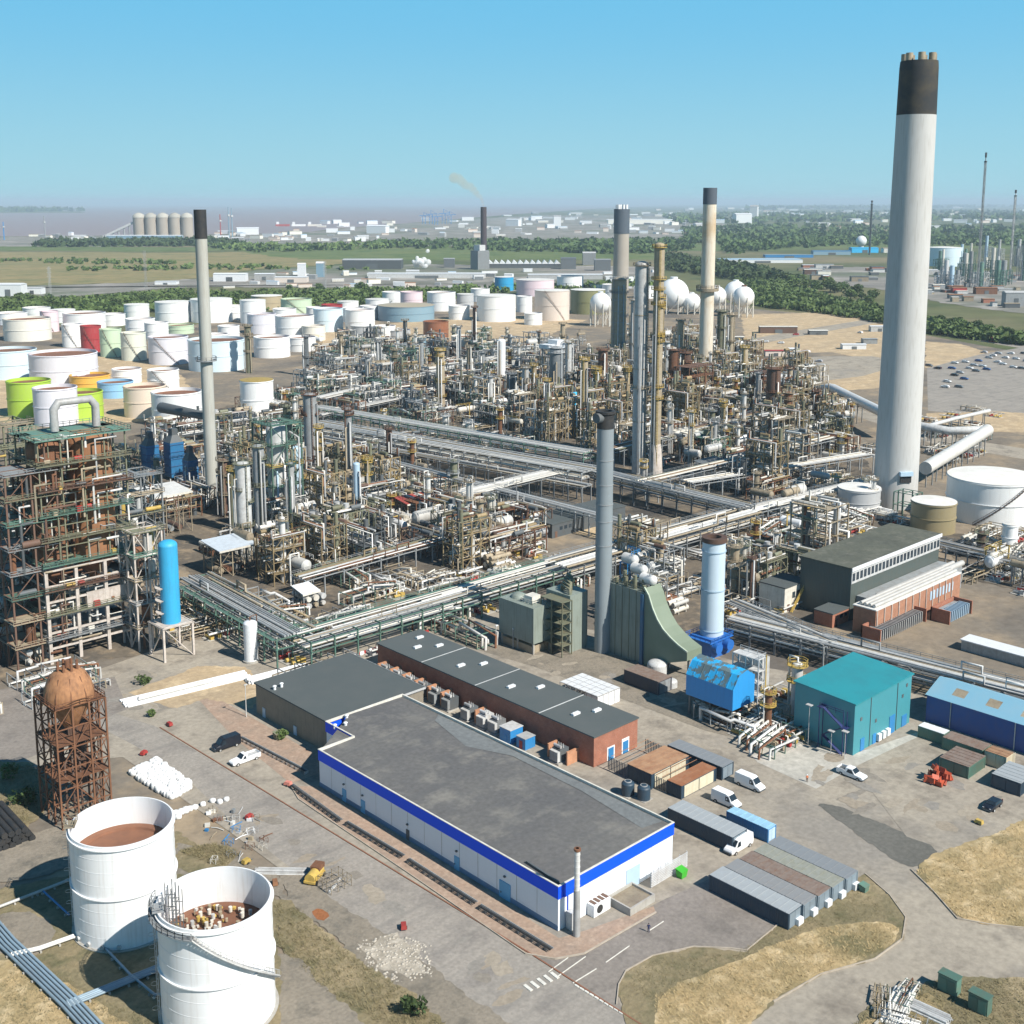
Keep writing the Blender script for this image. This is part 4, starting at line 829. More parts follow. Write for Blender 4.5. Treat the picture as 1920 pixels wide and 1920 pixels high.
# pale blue stack on its blue base
g1 = P(1333, 1222); H1 = HT(1333, 1222, 1006); sb = thing('pale_blue_stack', 'pale blue steel stack with a dark rim, rising from a blue base', 'chimney', (g1[0], g1[1], 0)); land('pale blue stack', g1)
PB = mat('pale_blue_stack_paint', (.50, .60, .68), .5, dirt=.15, dcol=(.35,.42,.47), streak=.12, scol=(.35,.42,.46), scale=.2, var=0)
r1 = 22 * MPP(1333, 1222)
b = MB(); b.lathe([(r1, 3), (r1*.97, H1 - 1.4)], 32); b.build('shaft', PB, sb); b = MB()
for z in (H1*.2, H1*.55, H1*.88): b.lathe([(r1, z), (r1+.14, z), (r1+.14, z+.3), (r1, z+.3)], 32)
b.build('stiffening_ring', M['paleblue'], sb); b = MB(); b.lathe([(r1*.97, H1-1.4), (r1+.25, H1-1.2), (r1+.25, H1), (r1*.6, H1), (r1*.6, H1-1)], 32); b.build('cap', M['brown'], sb)
b = MB(); b.box(-4.5, 3.5, -3.6, 3.6, 0, 5.2); b.box(-6, 4.2, -4.2, 4.2, 4.6, 4.9); b.rail([(-6,-4.2,4.9),(4.2,-4.2,4.9),(4.2,4.2,4.9),(-6,4.2,4.9)], 1.1, .1, 1.5, True); b.cyl((-3,-3.7,3),(-3,-5,3),1.5,n=16); b.cyl((1.4,-3.7,3),(1.4,-5.4,3),1.5,n=16); b.build('base', mat('strong_blue_paint', (.02,.16,.55), .45, dirt=.2), sb)
# green boiler houses and the grey stack with a black cap
SAGE = mat('sage_green_panels', (.235, .27, .238), .55, dirt=.5, dcol=(.16,.18,.15), streak=.5, scol=(.12, .13, .105), scale=.2, var=.03)
g2 = P(1000, 1230); bh = thing('boiler_house', 'sage green panelled boiler house with a railed white roof unit', 'boiler house', (g2[0], g2[1], 0)); land('green boiler houses', (g2[0] + 8, g2[1] + 6))
hB = HT(1000, 1230, 1142)
b = MB(); b.box(0, 7.5, 0, 13.5, 3.2, hB); b.build('wall', SAGE, bh); 
for x in (.6, 6.8):
    for y in (.6, 6.6, 12.8): MB().bar((x,y,0),(x,y,3.3),.45).build('leg', M['concrete'], bh)
MB().box(.5, 7, 1, 12.5, 0, 2.2).build('plinth', M['tan'], bh)
b = MB(); b.box(2.4, 5.6, 3.0, 6.0, hB, hB + 2.0); b.rail([(1.8,2.4,hB),(6.2,2.4,hB),(6.2,6.6,hB),(1.8,6.6,hB)],1.2,.1,1.2,True); b.build('roof_unit', M['offwhite'], bh); b = MB(); b.dome((4, 10, hB), 2.2, 1.4, 14, 4); b.build('roof_dome', SAGE, bh)
g3 = P(1068, 1225); b2 = thing('boiler_house', 'darker green boiler house with ducts on its roof, left of the grey stack', 'boiler house', (g3[0], g3[1], 0)); hB2 = HT(1068, 1225, 1118)
b = MB(); b.box(0, 6.5, 0, 9, 0, hB2); b.box(6.5, 8, 1, 6, 0, hB2*.98); b.build('wall', SAGE, b2); b = MB()
for k in range(5): b.tube([(1 + k*1.2, 1 + k, hB2), (1 + k*1.2, 1 + k, hB2 + 1.5 + k*.4), (2 + k*1.2, 5 + k*.6, hB2 + 1.5 + k*.4), (2 + k*1.2, 5 + k*.6, hB2)], .45, 8)
b.build('roof_duct', M['olive'], b2); b = MB(); lattice(b, -4, -.3, -1, 7, 0, hB2*.95, 5, 1, 2, .25); 
for k in range(5): b.box(-4, -.3, -1, 7, hB2*.19*(k+1)-.1, hB2*.19*(k+1)); 
b.build('access_tower', M['olive'], b2)
g4 = P(1141, 1225); r4 = 15.5 * MPP(1141, 1225); H4 = HT(1141, 1225, 772); gs = thing('grey_stack', 'grey steel stack with a black cap, behind the green boiler houses', 'chimney', (g4[0], g4[1] + r4, 0)); land('grey stack with the black cap', g4)
GST = mat('blue_grey_stack_paint', (.235, .27, .29), .5, dirt=.15, streak=.15, scol=(.17,.2,.21), scale=.2, var=0)
b = MB(); b.lathe([(r4, 0), (r4, H4*.93)], 32); b.build('shaft', GST, gs); b = MB(); b.lathe([(r4*1.03, H4*.93), (r4*1.03, H4*.985), (r4*1.2, H4*.99), (r4*1.2, H4), (r4*.8, H4), (r4*.8, H4-2)], 32); b.build('cap', M['black'], gs); b = MB()
for z in (H4*.45, H4*.55, H4*.62, H4*.7, H4*.8): b.lathe([(r4, z), (r4+.1, z), (r4+.1, z+.25), (r4, z+.25)], 32)
b.ladder(r4*.72, -r4*.72 - .3, 0, H4*.4, .6, 'x', .1); b.build('stiffening_ring', M['grey'], gs); b = MB(); b.cyl((-r4 - 1.4, 0, H4*.975), (-r4*.6, 0, H4*.975), 1.3, n=14); b.build('breech', M['dgrey'], gs)
g5 = P(1207, 1247); b3 = thing('boiler_house', 'green boiler house with a big curved sloping duct, right of the grey stack', 'boiler house', (g5[0], g5[1], 0)); hB3 = HT(1207, 1247, 1112); QL = 12.5
b = MB(); b.box(0, 7, 0, QL, 0, hB3); b.build('wall', SAGE, b3); b = MB()
cv = [(.3, 1.07), (-1.2, .98), (-2.6, .82), (-4.2, .69), (-6.2, .58), (-8.6, .50), (-11.2, .435), (-14.2, .38)]      # swept hood running down to the blue base of the stack
for k_, ((ya, fa), (yb, fb)) in enumerate(zip(cv[:-1], cv[1:])):
    za, zb, ba, bb_ = fa*hB3, fb*hB3, max(0, -ya/14.2*5.2), max(0, -yb/14.2*5.2); y0_, y1_ = min(ya, -.02), yb
    b.add([(-.05,y0_,ba),(-.05,y1_,bb_),(-.05,y1_,zb),(-.05,y0_,za),(6,y0_,ba),(6,y1_,bb_),(6,y1_,zb),(6,y0_,za)], [(3,2,1,0),(4,5,6,7),(2,3,7,6),(0,1,5,4)])
b.add([(-.05,-14.2,5.2),(6,-14.2,5.2),(6,-14.2,.38*hB3),(-.05,-14.2,.38*hB3)], [(0,1,2,3)])
b.build('curved_duct', mat('moss_green_duct', (.185,.225,.165), .55, dirt=.5, dcol=(.14,.18,.12), scale=.2, var=0), b3); b = MB()
for (ya, fa), (yb, fb) in zip(cv[:-1], cv[1:]):
    b.bar((-.05, ya, fa*hB3+.1), (-.05, yb, fb*hB3+.1), .4)
b.build('duct_edge', mat('pale_green_trim', (.42,.48,.38), .5, dirt=.2, var=0), b3)
for y in (-6, -12.5): MB().bar((3, y, 0), (3, y, 4), .6).build('duct_leg', M['grey'], b3)
b = MB(); b.box(-.6, -.08, .2, 1.1, 0, hB3*.98); b.build('downcomer', mat('faded_blue_steel', (.05,.15,.27), .6, dirt=.3), b3); b = MB(); b.rail([(0,0,hB3),(7,0,hB3),(7,QL,hB3),(0,QL,hB3)],1.2,.1,1.4,True)
for k in range(7): b.cyl((.9 + (k%2)*1.5, 1 + k*1.6, hB3), (.9 + (k%2)*1.5, 1 + k*1.6, hB3 + 1.6 + (k%3)), .5, n=10); b.tube([(2.4,1+k*1.6,hB3),(2.4,1+k*1.6,hB3+1+k%2),(5.5,1+k*1.6,hB3+1+k%2)],.25,6)
b.build('roof_pipework', M['olive'], b3)
for k in range(5): MB().box(-.12, -.02, .5 + k*2.4, .62 + k*2.4, 0, hB3).build('panel_seam', M['olive'], b3)
for i in range(3):
    t = thing('silver_deaerator', ['lower silver drum on the green boiler house','middle silver drum on the green boiler house','blue railed silver drum above the green boiler house'][i], 'drum', (g5[0] + 3.4 + i*1.2, g5[1] + .5 + i*4.2, hB3)); z = 1.2 + i*1.6; b = MB(); b.cyl((0,0,z + 1.4),(0,3.4,z + 1.4),1.4,n=16); b.ball((0,0,z + 1.4),1.4,16,8); b.build('shell', M['silver'], t); b = MB(); lattice(b,-1.5,1.5,0,3.6,0,z + .4,1,1,1,.25); b.rail([(-1.9,-.6,z+3),(1.9,-.6,z+3),(1.9,4,z+3)],1.1,.1,1); b.build('support', M['blue'] if i == 2 else M['grey'], t)
for (u, v, r, h, lb) in ((1232,1262,2.6,3.6,'pale domed vessel at the foot of the curved green duct'),(1258,1288,1.6,2.2,'small grey tank beside the dark box in the concrete yard')):
    g = P(u, v); t = thing('domed_vessel', lb, 'vessel', (g[0], g[1], 0)); b = MB(); b.cyl((0,0,0),(0,0,h*.7),r,n=20); b.dome((0,0,h*.7),r,h*.3,20,5); b.build('shell', M['lgrey'], t); b = MB(); b.ladder(-r-.2, 0, 0, h*.8, .5, 'y', .08); b.build('ladder', M['grey'], t)
# long blue shed on the right edge
g6 = P(1735, 1352); hS = HT(1735, 1352, 1302); bs = thing('long_blue_shed', 'long dark blue walled shed with a pale blue ribbed roof', 'shed', (g6[0], g6[1] - 46, 0)); land('long blue shed', (g6[0] + 6, g6[1] - 14))
DBL = mat('deep_blue_cladding', (.018, .075, .28), .5, dirt=.2, var=0, rib=('Y', 1.2, .3)); LBR = mat('pale_blue_sheet_roof', (.20, .40, .52), .45, dirt=.4, dcol=(.3,.42,.48), scale=.2, streak=0, var=0, rib=('Y', 1.0, .35))
MB().box(0, 13, 0, 46, 0, hS).build('wall', DBL, bs); r = MB(); r.add([(-.3,-.3,hS),(6.5,-.3,hS+2.6),(6.5,46.3,hS+2.6),(-.3,46.3,hS),(13.3,-.3,hS),(13.3,46.3,hS)], [(0,1,2,3),(1,4,5,2)]); r.add([(0,46,hS),(13,46,hS),(6.5,46,hS+2.6)],[(0,1,2)]); r_ = r.build('roof', LBR, bs)
for y in (6, 14, 22, 30, 38): sl = MB(); sl.add([(1.6,y,hS+.72),(4.4,y,hS+1.84),(4.4,y+3,hS+1.84),(1.6,y+3,hS+.72)],[(0,1,2,3)]); sl.build('rooflight', M['tan'], r_)
for y in (25, 40): MB().cyl((-.15,y,0),(-.15,y,hS),.12,n=6).build('downpipe', M['lgrey'], bs)
g7 = P(1795, 1222); o = thing('long_white_shelter', 'long low white roofed shelter at the right edge beyond the racks', 'shelter', (g7[0] + 2, g7[1] - 30, 0)); MB().box(0, 5, 0, 30, 0, 2.8).build('wall', M['lgrey'], o); MB().box(-.3, 5.3, -.3, 30.3, 2.8, 3.1).build('roof', M['white'], o)
# ---------------------------------------------------------------- grey glazed hall + brick switch house
g8 = P(1592, 1165); hG = HT(1592, 1165, 1068); gx = thing('turbine_hall', 'dark green clad turbine hall with a strip of windows and flat roof', 'hall', (g8[0], g8[1], 0)); land('turbine hall', (g8[0] + 22, g8[1] + 8))
DKC = mat('dark_green_cladding', (.075, .095, .088), .55, dirt=.3, streak=.3, scol=(.12,.14,.13), var=0, rib=('Y', .6, .4)); OLR = ground_mat('olive_felt_roof', [(.115,.12,.095),(.09,.095,.08),(.14,.14,.115)], scale=.08, fine=.9, bump=.05)
LG, WG = P(1742, 1100)[0] - g8[0] + 6, 17
MB().box(0, LG, 0, WG, 0, hG).build('wall', DKC, gx); MB().box(-.4, LG+.4, -.4, WG+.4, hG, hG+.5).build('roof', OLR, gx); MB().box(-.5, LG+.5, -.6, -.4, hG-.5, hG+.6).build('fascia', M['white'], gx)
f = MB(); f.box(0, LG, -.2, 0, hG-4.4, hG-.6); fr = f.build('window_strip', M['lgrey'], gx)
for k in range(int(LG / 2.1)): MB().box(k*2.1 + .35, k*2.1 + 1.75, -.28, -.2, hG-3.6, hG-1.3).build('window', M['glass'], fr)
MB().box(3, LG, -8, -.2, 0, 7.2).build('side_bay', M['grey'], gx); ln = MB()
ln.tube([(4, -7, 7.6), (LG - 2, -7, 7.6), (LG + 2, -7, 7.6)], .9, 12); ln.tube([(6, -5, 7.6), (LG, -5, 7.6)], .7, 10); ln.build('lagged_main', M['galv'], gx)
ln2 = MB(); ln2.tube([(4, -7, 7.6), (1.5, -7.5, 7.2), (.6, -8.5, 5.4), (.6, -9, 0)], .9, 12); ln2.build('lagged_bend', M['galv'], gx)
g9 = P(1640, 1195); hb = HT(1640, 1195, 1146); sw = thing('brick_switch_house', 'long orange red brick switch house with lagged pipes on its roof', 'brick building', (g9[0], g9[1], 0)); LB9 = P(1800, 1120)[0] - g9[0]; land('brick switch house', (g9[0] + 20, g9[1]))
OBR = brick('orange_red_brick', (.34, .15, .085), (.39, .185, .11)); MB().box(0, LB9, 0, 7, 0, hb).build('wall', OBR, sw); MB().box(-.2, LB9+.2, -.2, 7.2, hb, hb+.3).build('roof', M['galv'], sw); p = MB()
for k in range(4): p.tube([(1, 1.2 + k*1.4, hb + .9), (LB9 - 1, 1.2 + k*1.4, hb + .9)], .5, 8)
p.build('roof_pipe', M['galv'], sw)
for k in range(int(LB9/4)):
    MB().box(k*4 + .4, k*4 + .7, -.25, 0, 0, hb).build('pilaster', M['pinkconc'], sw)
for k in range(8): MB().box(LB9*.62 + k*1.9, LB9*.62 + k*1.9 + 1.0, -.12, 0, hb*.45, hb*.8).build('window', M['paleblue'], sw)
wl = P(1655, 1205)
for i in range(2):
    g = P(1650 if i == 0 else 1780, 1208 if i == 0 else 1172); t = thing('walled_transformer_bay', ['longer brick walled bay of transformers before the switch house', 'shorter brick walled bay of transformers before the switch house'][i], 'transformer bay', (g[0], g[1], 0)); w = MB(); L = 26 if i == 0 else 14
    w.box(0, .4, 0, 6, 0, 4); w.box(0, L, 5.6, 6, 0, 4); w.box(L-.4, L, 0, 6, 0, 4); w.build('brick_wall', M['brick'], t); rr = MB()
    for k in range(int(L/1.2)): rr.box(1 + k*1.15, 1.35 + k*1.15, .4, 3.6, .3, 3.4)
    rr.build('radiator', M['paleblue'] if i else M['lgrey'], t); MB().box(1, L-1, 3.8, 5.2, 0, 3).build('transformer_tank', M['grey'], t)
# annex blocks
for (u, v, L, W, h, m, nm, lb) in ((1470, 1150, 12, 9, 7.5, 'offwhite', 'control_block', 'cream control block with a yellow stair by the turbine hall'), (1560, 1178, 12, 6, 4, 'brick', 'brick_annex', 'low brick annex in front of the turbine hall'), (1035, 935+75, 40, 14, 5, 'dgrey', 'flat_workshop', 'long flat roofed workshop among the pipe racks')):
    g = P(u, v); t = thing(nm, lb, 'building', (g[0], g[1], 0)); MB().box(0, L, 0, W, 0, h).build('wall', M[m], t); MB().box(-.2, L+.2, -.2, W+.2, h, h+.35).build('roof', M['roof'], t); MB().box(1.5, 2.7, -.1, 0, 0, 2.3).build('door', M['brown'], t)
    for k in range(3): MB().box(4 + k*2.4, 5.4 + k*2.4, -.1, 0, h*.5, h*.75).build('window', M['glass'], t)
    if nm == 'control_block': s = MB(); s.bar((2, -1, 0), (9, -1, 7), .9, .2); s.rail([(2,-1.4,.2),(9,-1.4,7.2)],1.1,.1); s.build('stairway', M['yellow'], t)
# ---------------------------------------------------------------- vehicles
GLV = mat('vehicle_glass', (.02, .03, .04), .08, dirt=0, var=0)
def wheels(t, x0, x1, w, r=.36):
    for x in (x0, x1):
        for y in (-w, w):
            m = MB(); m.cyl((x, y - .12, r), (x, y + .12, r), r, n=14); o = m.build('wheel', M['rubber'], t); h = MB(); h.cyl((x, y + (.13 if y > 0 else -.13), r), (x, y + (.1 if y > 0 else -.1), r), r*.55, n=10); h.build('hub', M['lgrey'], o)
def section_body(mb, st, W):
    """st: (x, zbottom, zbelt, ztop, wbelt, wtop) stations along the car; lofted with tumblehome"""
    n = 8; vs = []
    for x, zb, zm, zt, wm, wt in st: vs += [(x,-wm*.94,zb),(x,-wm,(zb+zm)/2),(x,-wm,zm),(x,-wt,zt),(x,wt,zt),(x,wm,zm),(x,wm,(zb+zm)/2),(x,wm*.94,zb)]
    fs = [(i*n+k, (i+1)*n+k, (i+1)*n+(k+1)%n, i*n+(k+1)%n) for i in range(len(st)-1) for k in range(n)]
    mb.add(vs, [tuple(reversed(f)) for f in fs]); mb.add(vs[:n], [tuple(range(n))]); mb.add(vs[-n:], [tuple(reversed(range(n)))]); return mb
def van(u, v, head, m, label, L=5.6, kind='van', group=None, rz=None):
    g = P(u, v); a = {'-q': -pi/2, '-p': pi, '+p': 0, '+q': pi/2}[head] if rz is None else rz
    _ = 0
    t = thing({'van': 'parked_van', 'pickup': 'pickup_truck', 'car': 'parked_car', 'suv': 'parked_car', 'flatbed': 'flatbed_pickup'}[kind], label, {'van': 'van', 'car': 'car', 'suv': 'car'}.get(kind, 'pickup truck'), (g[0], g[1], 0), a, group)
    h = L / 2; W = .98; b = MB(); gl = MB()
    if kind == 'van':
        section_body(b, [(-h,.4,1.2,2.35,W,W*.88),(-h+.15,.35,1.2,2.45,W,W*.9),(h-2.2,.35,1.2,2.45,W,W*.9),(h-1.75,.35,1.15,2.3,W,W*.84),(h-1.0,.35,1.1,1.35,W,W*.86),(h-.2,.4,.95,1.05,W*.94,W*.8),(h,.45,.75,.8,W*.86,W*.75)], W)
        gl.add([(h-1.70,-.78,2.24),(h-1.02,-.8,1.42),(h-1.02,.8,1.42),(h-1.70,.78,2.24)], [(0,1,2,3)])
        gl.v = [(x + .03, y, z + .03) for x, y, z in gl.v]
        for sy in (-1, 1): gl.add([(h-2.3,sy*(W*.99+.01),1.25),(h-1.3,sy*(W*.99+.01),1.25),(h-1.75,sy*(W*.88+.03),2.1),(h-2.3,sy*(W*.9+.05),2.1)], [(0,1,2,3)])
    else:
        cab0, cab1 = (-.9, 1.15) if kind in ('pickup',) else ((-.2, 1.2) if kind == 'flatbed' else (-h+.25, 1.1))
        if kind == 'suv': cab0 = -h + .1
        zt = 1.85 if kind != 'car' else 1.5
        st = [(-h,.4,.85 if kind in('pickup','flatbed') else .95,.95 if kind in('pickup','flatbed') else 1.0,W*.95,W*.9)]
        if kind in ('pickup', 'flatbed'): st += [(cab0-.02,.35,.95,1.0,W,W*.95),(cab0,.35,1.05,zt,W,W*.78)]
        else: st += [(cab0+.35,.35,1.0,zt*.97,W,W*.76)]
        st += [(cab1-.75,.35,1.05,zt,W,W*.78),(cab1,.35,1.05,1.12,W,W*.9),(h-.2,.38,.9,.98,W*.95,W*.82),(h,.45,.7,.75,W*.86,W*.75)]
        section_body(b, st, W)
        gl.add([(cab1-.72,-.72,zt-.04),(cab1-.05,-.82,1.16),(cab1-.05,.82,1.16),(cab1-.72,.72,zt-.04)], [(0,1,2,3)]); gl.v = [(x + .03, y, z + .03) for x, y, z in gl.v]
        for sy in (-1, 1): gl.add([(cab0+.3,sy*(W+.012),1.08),(cab1-.25,sy*(W+.012),1.08),(cab1-.8,sy*(W*.82+.02),zt-.14),(cab0+.5,sy*(W*.82+.02),zt-.14)], [(0,1,2,3)])
        if kind in ('pickup', 'flatbed'):
            bd_ = MB(); bd_.box(-h+.1, cab0-.1, -W*.88, W*.88, .9, 1.02); bd_.build('load_bed', M['dgrey'] if kind == 'pickup' else M['lgrey'], t); sd = MB()
            for sy in (-1, 1): sd.box(-h+.05, cab0-.08, sy*W*.97-.04, sy*W*.97+.04, .95, 1.38)
            sd.box(-h, -h+.08, -W*.95, W*.95, .9, 1.38); sd.build('bed_side', m, t)
    b.build('body', m, t); gl.build('window', GLV, t); wheels(t, -h + 1.0, h - 1.0, W - .06)
    for sy in (-1, 1): MB().box(h-.16, h-.02, sy*.62-.16, sy*.62+.16, .68, .86).build('headlight', M['white'], t); MB().box(-h-.02, -h+.04, sy*.78-.1, sy*.78+.1, .9, 1.25).build('tail_light', M['red'], t)
    MB().box(h-.1, h+.06, -W*.8, W*.8, .36, .6).build('bumper', M['dgrey'], t); t.scale = (1.14, 1.14, 1.1); return t
VW = mat('white_vehicle_paint', (.80,.80,.80), .25, dirt=.03, var=0); VK = mat('black_vehicle_paint', (.012,.016,.025), .2, dirt=.05, var=0)
van(1406, 1476, '-q', VW, 'white panel van beside the cream containers, facing the open yard'); van(1362, 1508, '-q', VW, 'white panel van with roof rack behind the bright blue container', 5.4)
van(1384, 1592, '-p', VW, 'white van parked at the end of the long dark cabin', 5.8); van(1597, 1456, '-q', VW, 'white crew cab pickup alone below the teal building', 5.5, 'pickup')
van(424, 1402, '-p', VK, 'black panel van parked at the low pipe track', 5.6); van(459, 1428, '-p', VW, 'white flatbed pickup parked next to the black van', 6.0, 'flatbed')
van(1860, 1515, '-p', VK, 'dark car in the shade of the depot corner containers', 4.5, 'car')
# ---------------------------------------------------------------- a person
def person(u, v, rz, label, top, trousers, hat=None):
    me = bpy.data.meshes.new('person')
    J = dict(pelvis=(0,0,.95),waist=(0,0,1.12),chest=(.01,0,1.36),neck=(.02,0,1.50),head0=(.03,0,1.60),head1=(.03,0,1.70),shl=(0,.19,1.43),ell=(.02,.26,1.17),wrl=(.12,.25,.95),hal=(.16,.24,.86),shr=(0,-.19,1.43),elr=(-.05,-.26,1.18),wrr=(-.02,-.27,.94),har=(.02,-.26,.85),hil=(0,.09,.92),knl=(.10,.10,.50),anl=(.07,.10,.09),tol=(.22,.11,.04),hir=(0,-.09,.92),knr=(-.02,-.10,.50),anr=(-.16,-.10,.10),tor=(-.02,-.11,.04))
    names = list(J); ed = [('pelvis','waist'),('waist','chest'),('chest','neck'),('neck','head0'),('head0','head1'),('chest','shl'),('shl','ell'),('ell','wrl'),('wrl','hal'),('chest','shr'),('shr','elr'),('elr','wrr'),('wrr','har'),('pelvis','hil'),('hil','knl'),('knl','anl'),('anl','tol'),('pelvis','hir'),('hir','knr'),('knr','anr'),('anr','tor')]
    rad = dict(pelvis=(.14,.13),waist=(.13,.12),chest=(.17,.13),neck=(.06,.06),head0=(.085,.09),head1=(.095,.1),shl=(.07,.07),shr=(.07,.07),ell=(.05,.05),elr=(.05,.05),wrl=(.035,.035),wrr=(.035,.035),hal=(.045,.03),har=(.045,.03),hil=(.10,.10),hir=(.10,.10),knl=(.065,.065),knr=(.065,.065),anl=(.05,.05),anr=(.05,.05),tol=(.045,.035),tor=(.045,.035))
    me.from_pydata([J[n] for n in names], [(names.index(a), names.index(b)) for a, b in ed], []); o = bpy.data.objects.new('person', me); COL.objects.link(o)
    sk = o.modifiers.new('s', 'SKIN'); 
    for i, n in enumerate(names): me.skin_vertices[0].data[i].radius = rad[n]
    me.skin_vertices[0].data[0].use_root = True
    sb_ = o.modifiers.new('u', 'SUBSURF'); sb_.levels = 2; sb_.render_levels = 2
    dg = bpy.context.evaluated_depsgraph_get(); me2 = bpy.data.meshes.new_from_object(o.evaluated_get(dg)); o.modifiers.clear(); o.data = me2
    skin = mat('skin', (.50,.31,.22), .6, dirt=0, var=0)
    for m in (top, trousers, skin, M['black']): me2.materials.append(m)
    for p in me2.polygons:
        z = p.center.z; p.use_smooth = True; ay = abs(p.center.y)
        p.material_index = 2 if z > 1.53 or (ay > .2 and z < .98) else (3 if z < .10 else (1 if z < 1.0 and ay < .22 else 0))
    g = P(u, v); o.location = (g[0], g[1], 0); o.rotation_euler = (0,0,rz); tag(o, label, 'person')
    h = MB()
    if hat: h.dome((.03,0,1.70),.135,.13,14,5); h.lathe([(.135,1.70),(.17,1.69)],14); h.build('hard_hat', hat, o)
    else: h.dome((.015,0,1.68),.118,.14,14,5); h.build('hair', M['black'], o)
    f = MB(); f.ball((.15,0,1.645),.018,8,5); f.build('nose', skin, o); e = MB()
    for s in (-1,1): e.ball((.118,s*.035,1.68),.013,8,5)
    e.build('eyes', M['black'], o); return o
DKB = mat('dark_blue_overalls', (.02,.03,.10), .8, dirt=.1, var=0)
person(1216, 1749, radians(-140), 'person in dark blue overalls walking across the car park road', DKB, DKB)
person(1513, 1467, radians(60), 'person in orange work clothes on the concrete near the white pickup', mat('orange_workwear', (.55,.16,.06), .8, dirt=.1, var=0), M['brown'], M['white'])
# ---------------------------------------------------------------- white bulk bags
BAGM = mat('white_bag_fabric', (.74,.74,.73), .75, dirt=.15, dcol=(.5,.48,.44), var=.06)
def bag_mesh():
    b = MB(); prof = [(.0,-.02),(.45,.0),(.56,.25),(.57,.55),(.52,.85),(.3,.98),(.12,.92),(.01,.93)]; n = 14; vs = []
    for r, z in prof:
        for i in range(n):
            a = 2*pi*i/n; q = 1/ max(abs(cos(a)), abs(sin(a))) ** .55; vs.append((r*q*cos(a), r*q*sin(a), z + .02*sin(5*a+r*9)))
    b.add(vs, [(j*n+i, j*n+(i+1)%n, (j+1)*n+(i+1)%n, (j+1)*n+i) for j in range(len(prof)-1) for i in range(n)], True); return b
bag0 = bag_mesh().build('bulk_bag', BAGM); bag0["category"] = 'bulk bag'; bag0["group"] = 'white bulk bags heaped by the main road'
rb = random.Random(5); cn = [P(240, 1452), P(292, 1424), P(366, 1476), P(322, 1502)]; first = True
def bagat(x, y, z, desc, sc=1.0):
    global first
    if first: o = bag0; first = False
    else: o = bag0.copy(); COL.objects.link(o)
    o.location = (x, y, z); o.rotation_euler = (rb.uniform(-.08,.08), rb.uniform(-.08,.08), rb.uniform(0, 3)); s = rb.uniform(.92, 1.12) * sc; o.scale = (s, s, s * rb.uniform(.85, 1.1)); auto(o, desc)
_d = lambda a, b: hypot(a[0]-b[0], a[1]-b[1])
nu, nv = int(_d(cn[0], cn[1]) / 1.02), int(_d(cn[1], cn[2]) / 1.02); print('bags', nu, nv)
for lvl in range(1):
    for i in range(nu - lvl*2):
        for j in range(nv - lvl):
            s, t = (i + .5 + lvl) / nu, (j + .5 + lvl*.5) / nv
            if rb.random() < .04: continue
            x = (cn[0][0]*(1-s)+cn[1][0]*s)*(1-t) + (cn[3][0]*(1-s)+cn[2][0]*s)*t; y = (cn[0][1]*(1-s)+cn[1][1]*s)*(1-t) + (cn[3][1]*(1-s)+cn[2][1]*s)*t
            bagat(x + rb.uniform(-.2,.2), y + rb.uniform(-.2,.2), lvl*.92, 'white bulk bag on top of the roadside heap' if lvl else 'white bulk bag in the roadside heap', 1.12)
for u, v in ((330,1530),(340,1527),(349,1524),(357,1520),(366,1517),(381,1511),(399,1505),(412,1507),(335,1535),(425,1478+24)): g = P(u, v); bagat(g[0], g[1], 0, 'white bulk bag lying apart from the heap', 1.05)
# ---------------------------------------------------------------- yard clutter in front
def heap_of_pipes(name, label, u, v, L, n, m, rz, r=.25, cat='pipe stack', rows=3):
    g = P(u, v); t = thing(name, label, cat, (g[0], g[1], 0), rz); k = 0
    for row in range(rows):
        for i in range(n - row):
            rj_ = random.Random(k); k += 1; MB().tube([(rj_.uniform(-.4,.4), (i + row/2)*2*r, r + row*r*1.75), (L + rj_.uniform(-.4,.4), (i + row/2)*2*r, r + row*r*1.75)], r, 10).build('pipe', m, t)
    return t
heap_of_pipes('pipe_stack', 'stack of thick black pipes on the ground at the left edge', -45, 1548, 13, 6, M['black'], radians(-92), .62)
heap_of_pipes('pipe_stack', 'bundle of slim grey pipes lying behind the nearest tank', 478, 1640, 9, 8, M['lgrey'], radians(-45), .12)
def run_between(label, a, b, n, m, r, rows):
    A, B = P(*a), P(*b); return heap_of_pipes('pipe_stack', label, a[0], a[1], hypot(B[0]-A[0], B[1]-A[1]), n, m, atan2(B[1]-A[1], B[0]-A[0]), r, rows=rows)
run_between('white lagged pipe lengths laid beside the road, across from the rusty tower', (238,1328), (470,1272), 9, M['white'], .3, 1); run_between('pale pipes lying on the longer white lengths by the road', (262,1318), (400,1284), 4, M['galv'], .3, 2); run_between('pale pipe lengths at the corner of the grey hall', (470,1285), (582,1256), 6, M['white'], .32, 2)
g = P(590, 1650); t = thing('drilling_rig', 'old yellow machine with rusted engine on the verge beside the main road', 'machine', (g[0], g[1], 0), radians(30)); b = MB(); b.cyl((-2,0,1.2),(2,0,1.2),1.0,n=14); b.box(-2.2,2.2,-1.1,1.1,.5,.9); b.build('body', M['yellow'], t); MB().box(.2,2.4,-.9,.9,1.5,2.4).build('engine', M['rust'], t)
for x in (-1.6, 1.6):
    for y in (-1.1, 1.1): w = MB(); w.cyl((x,y-.15,.45),(x,y+.15,.45),.45,n=12); w.build('wheel', M['rubber'], t)
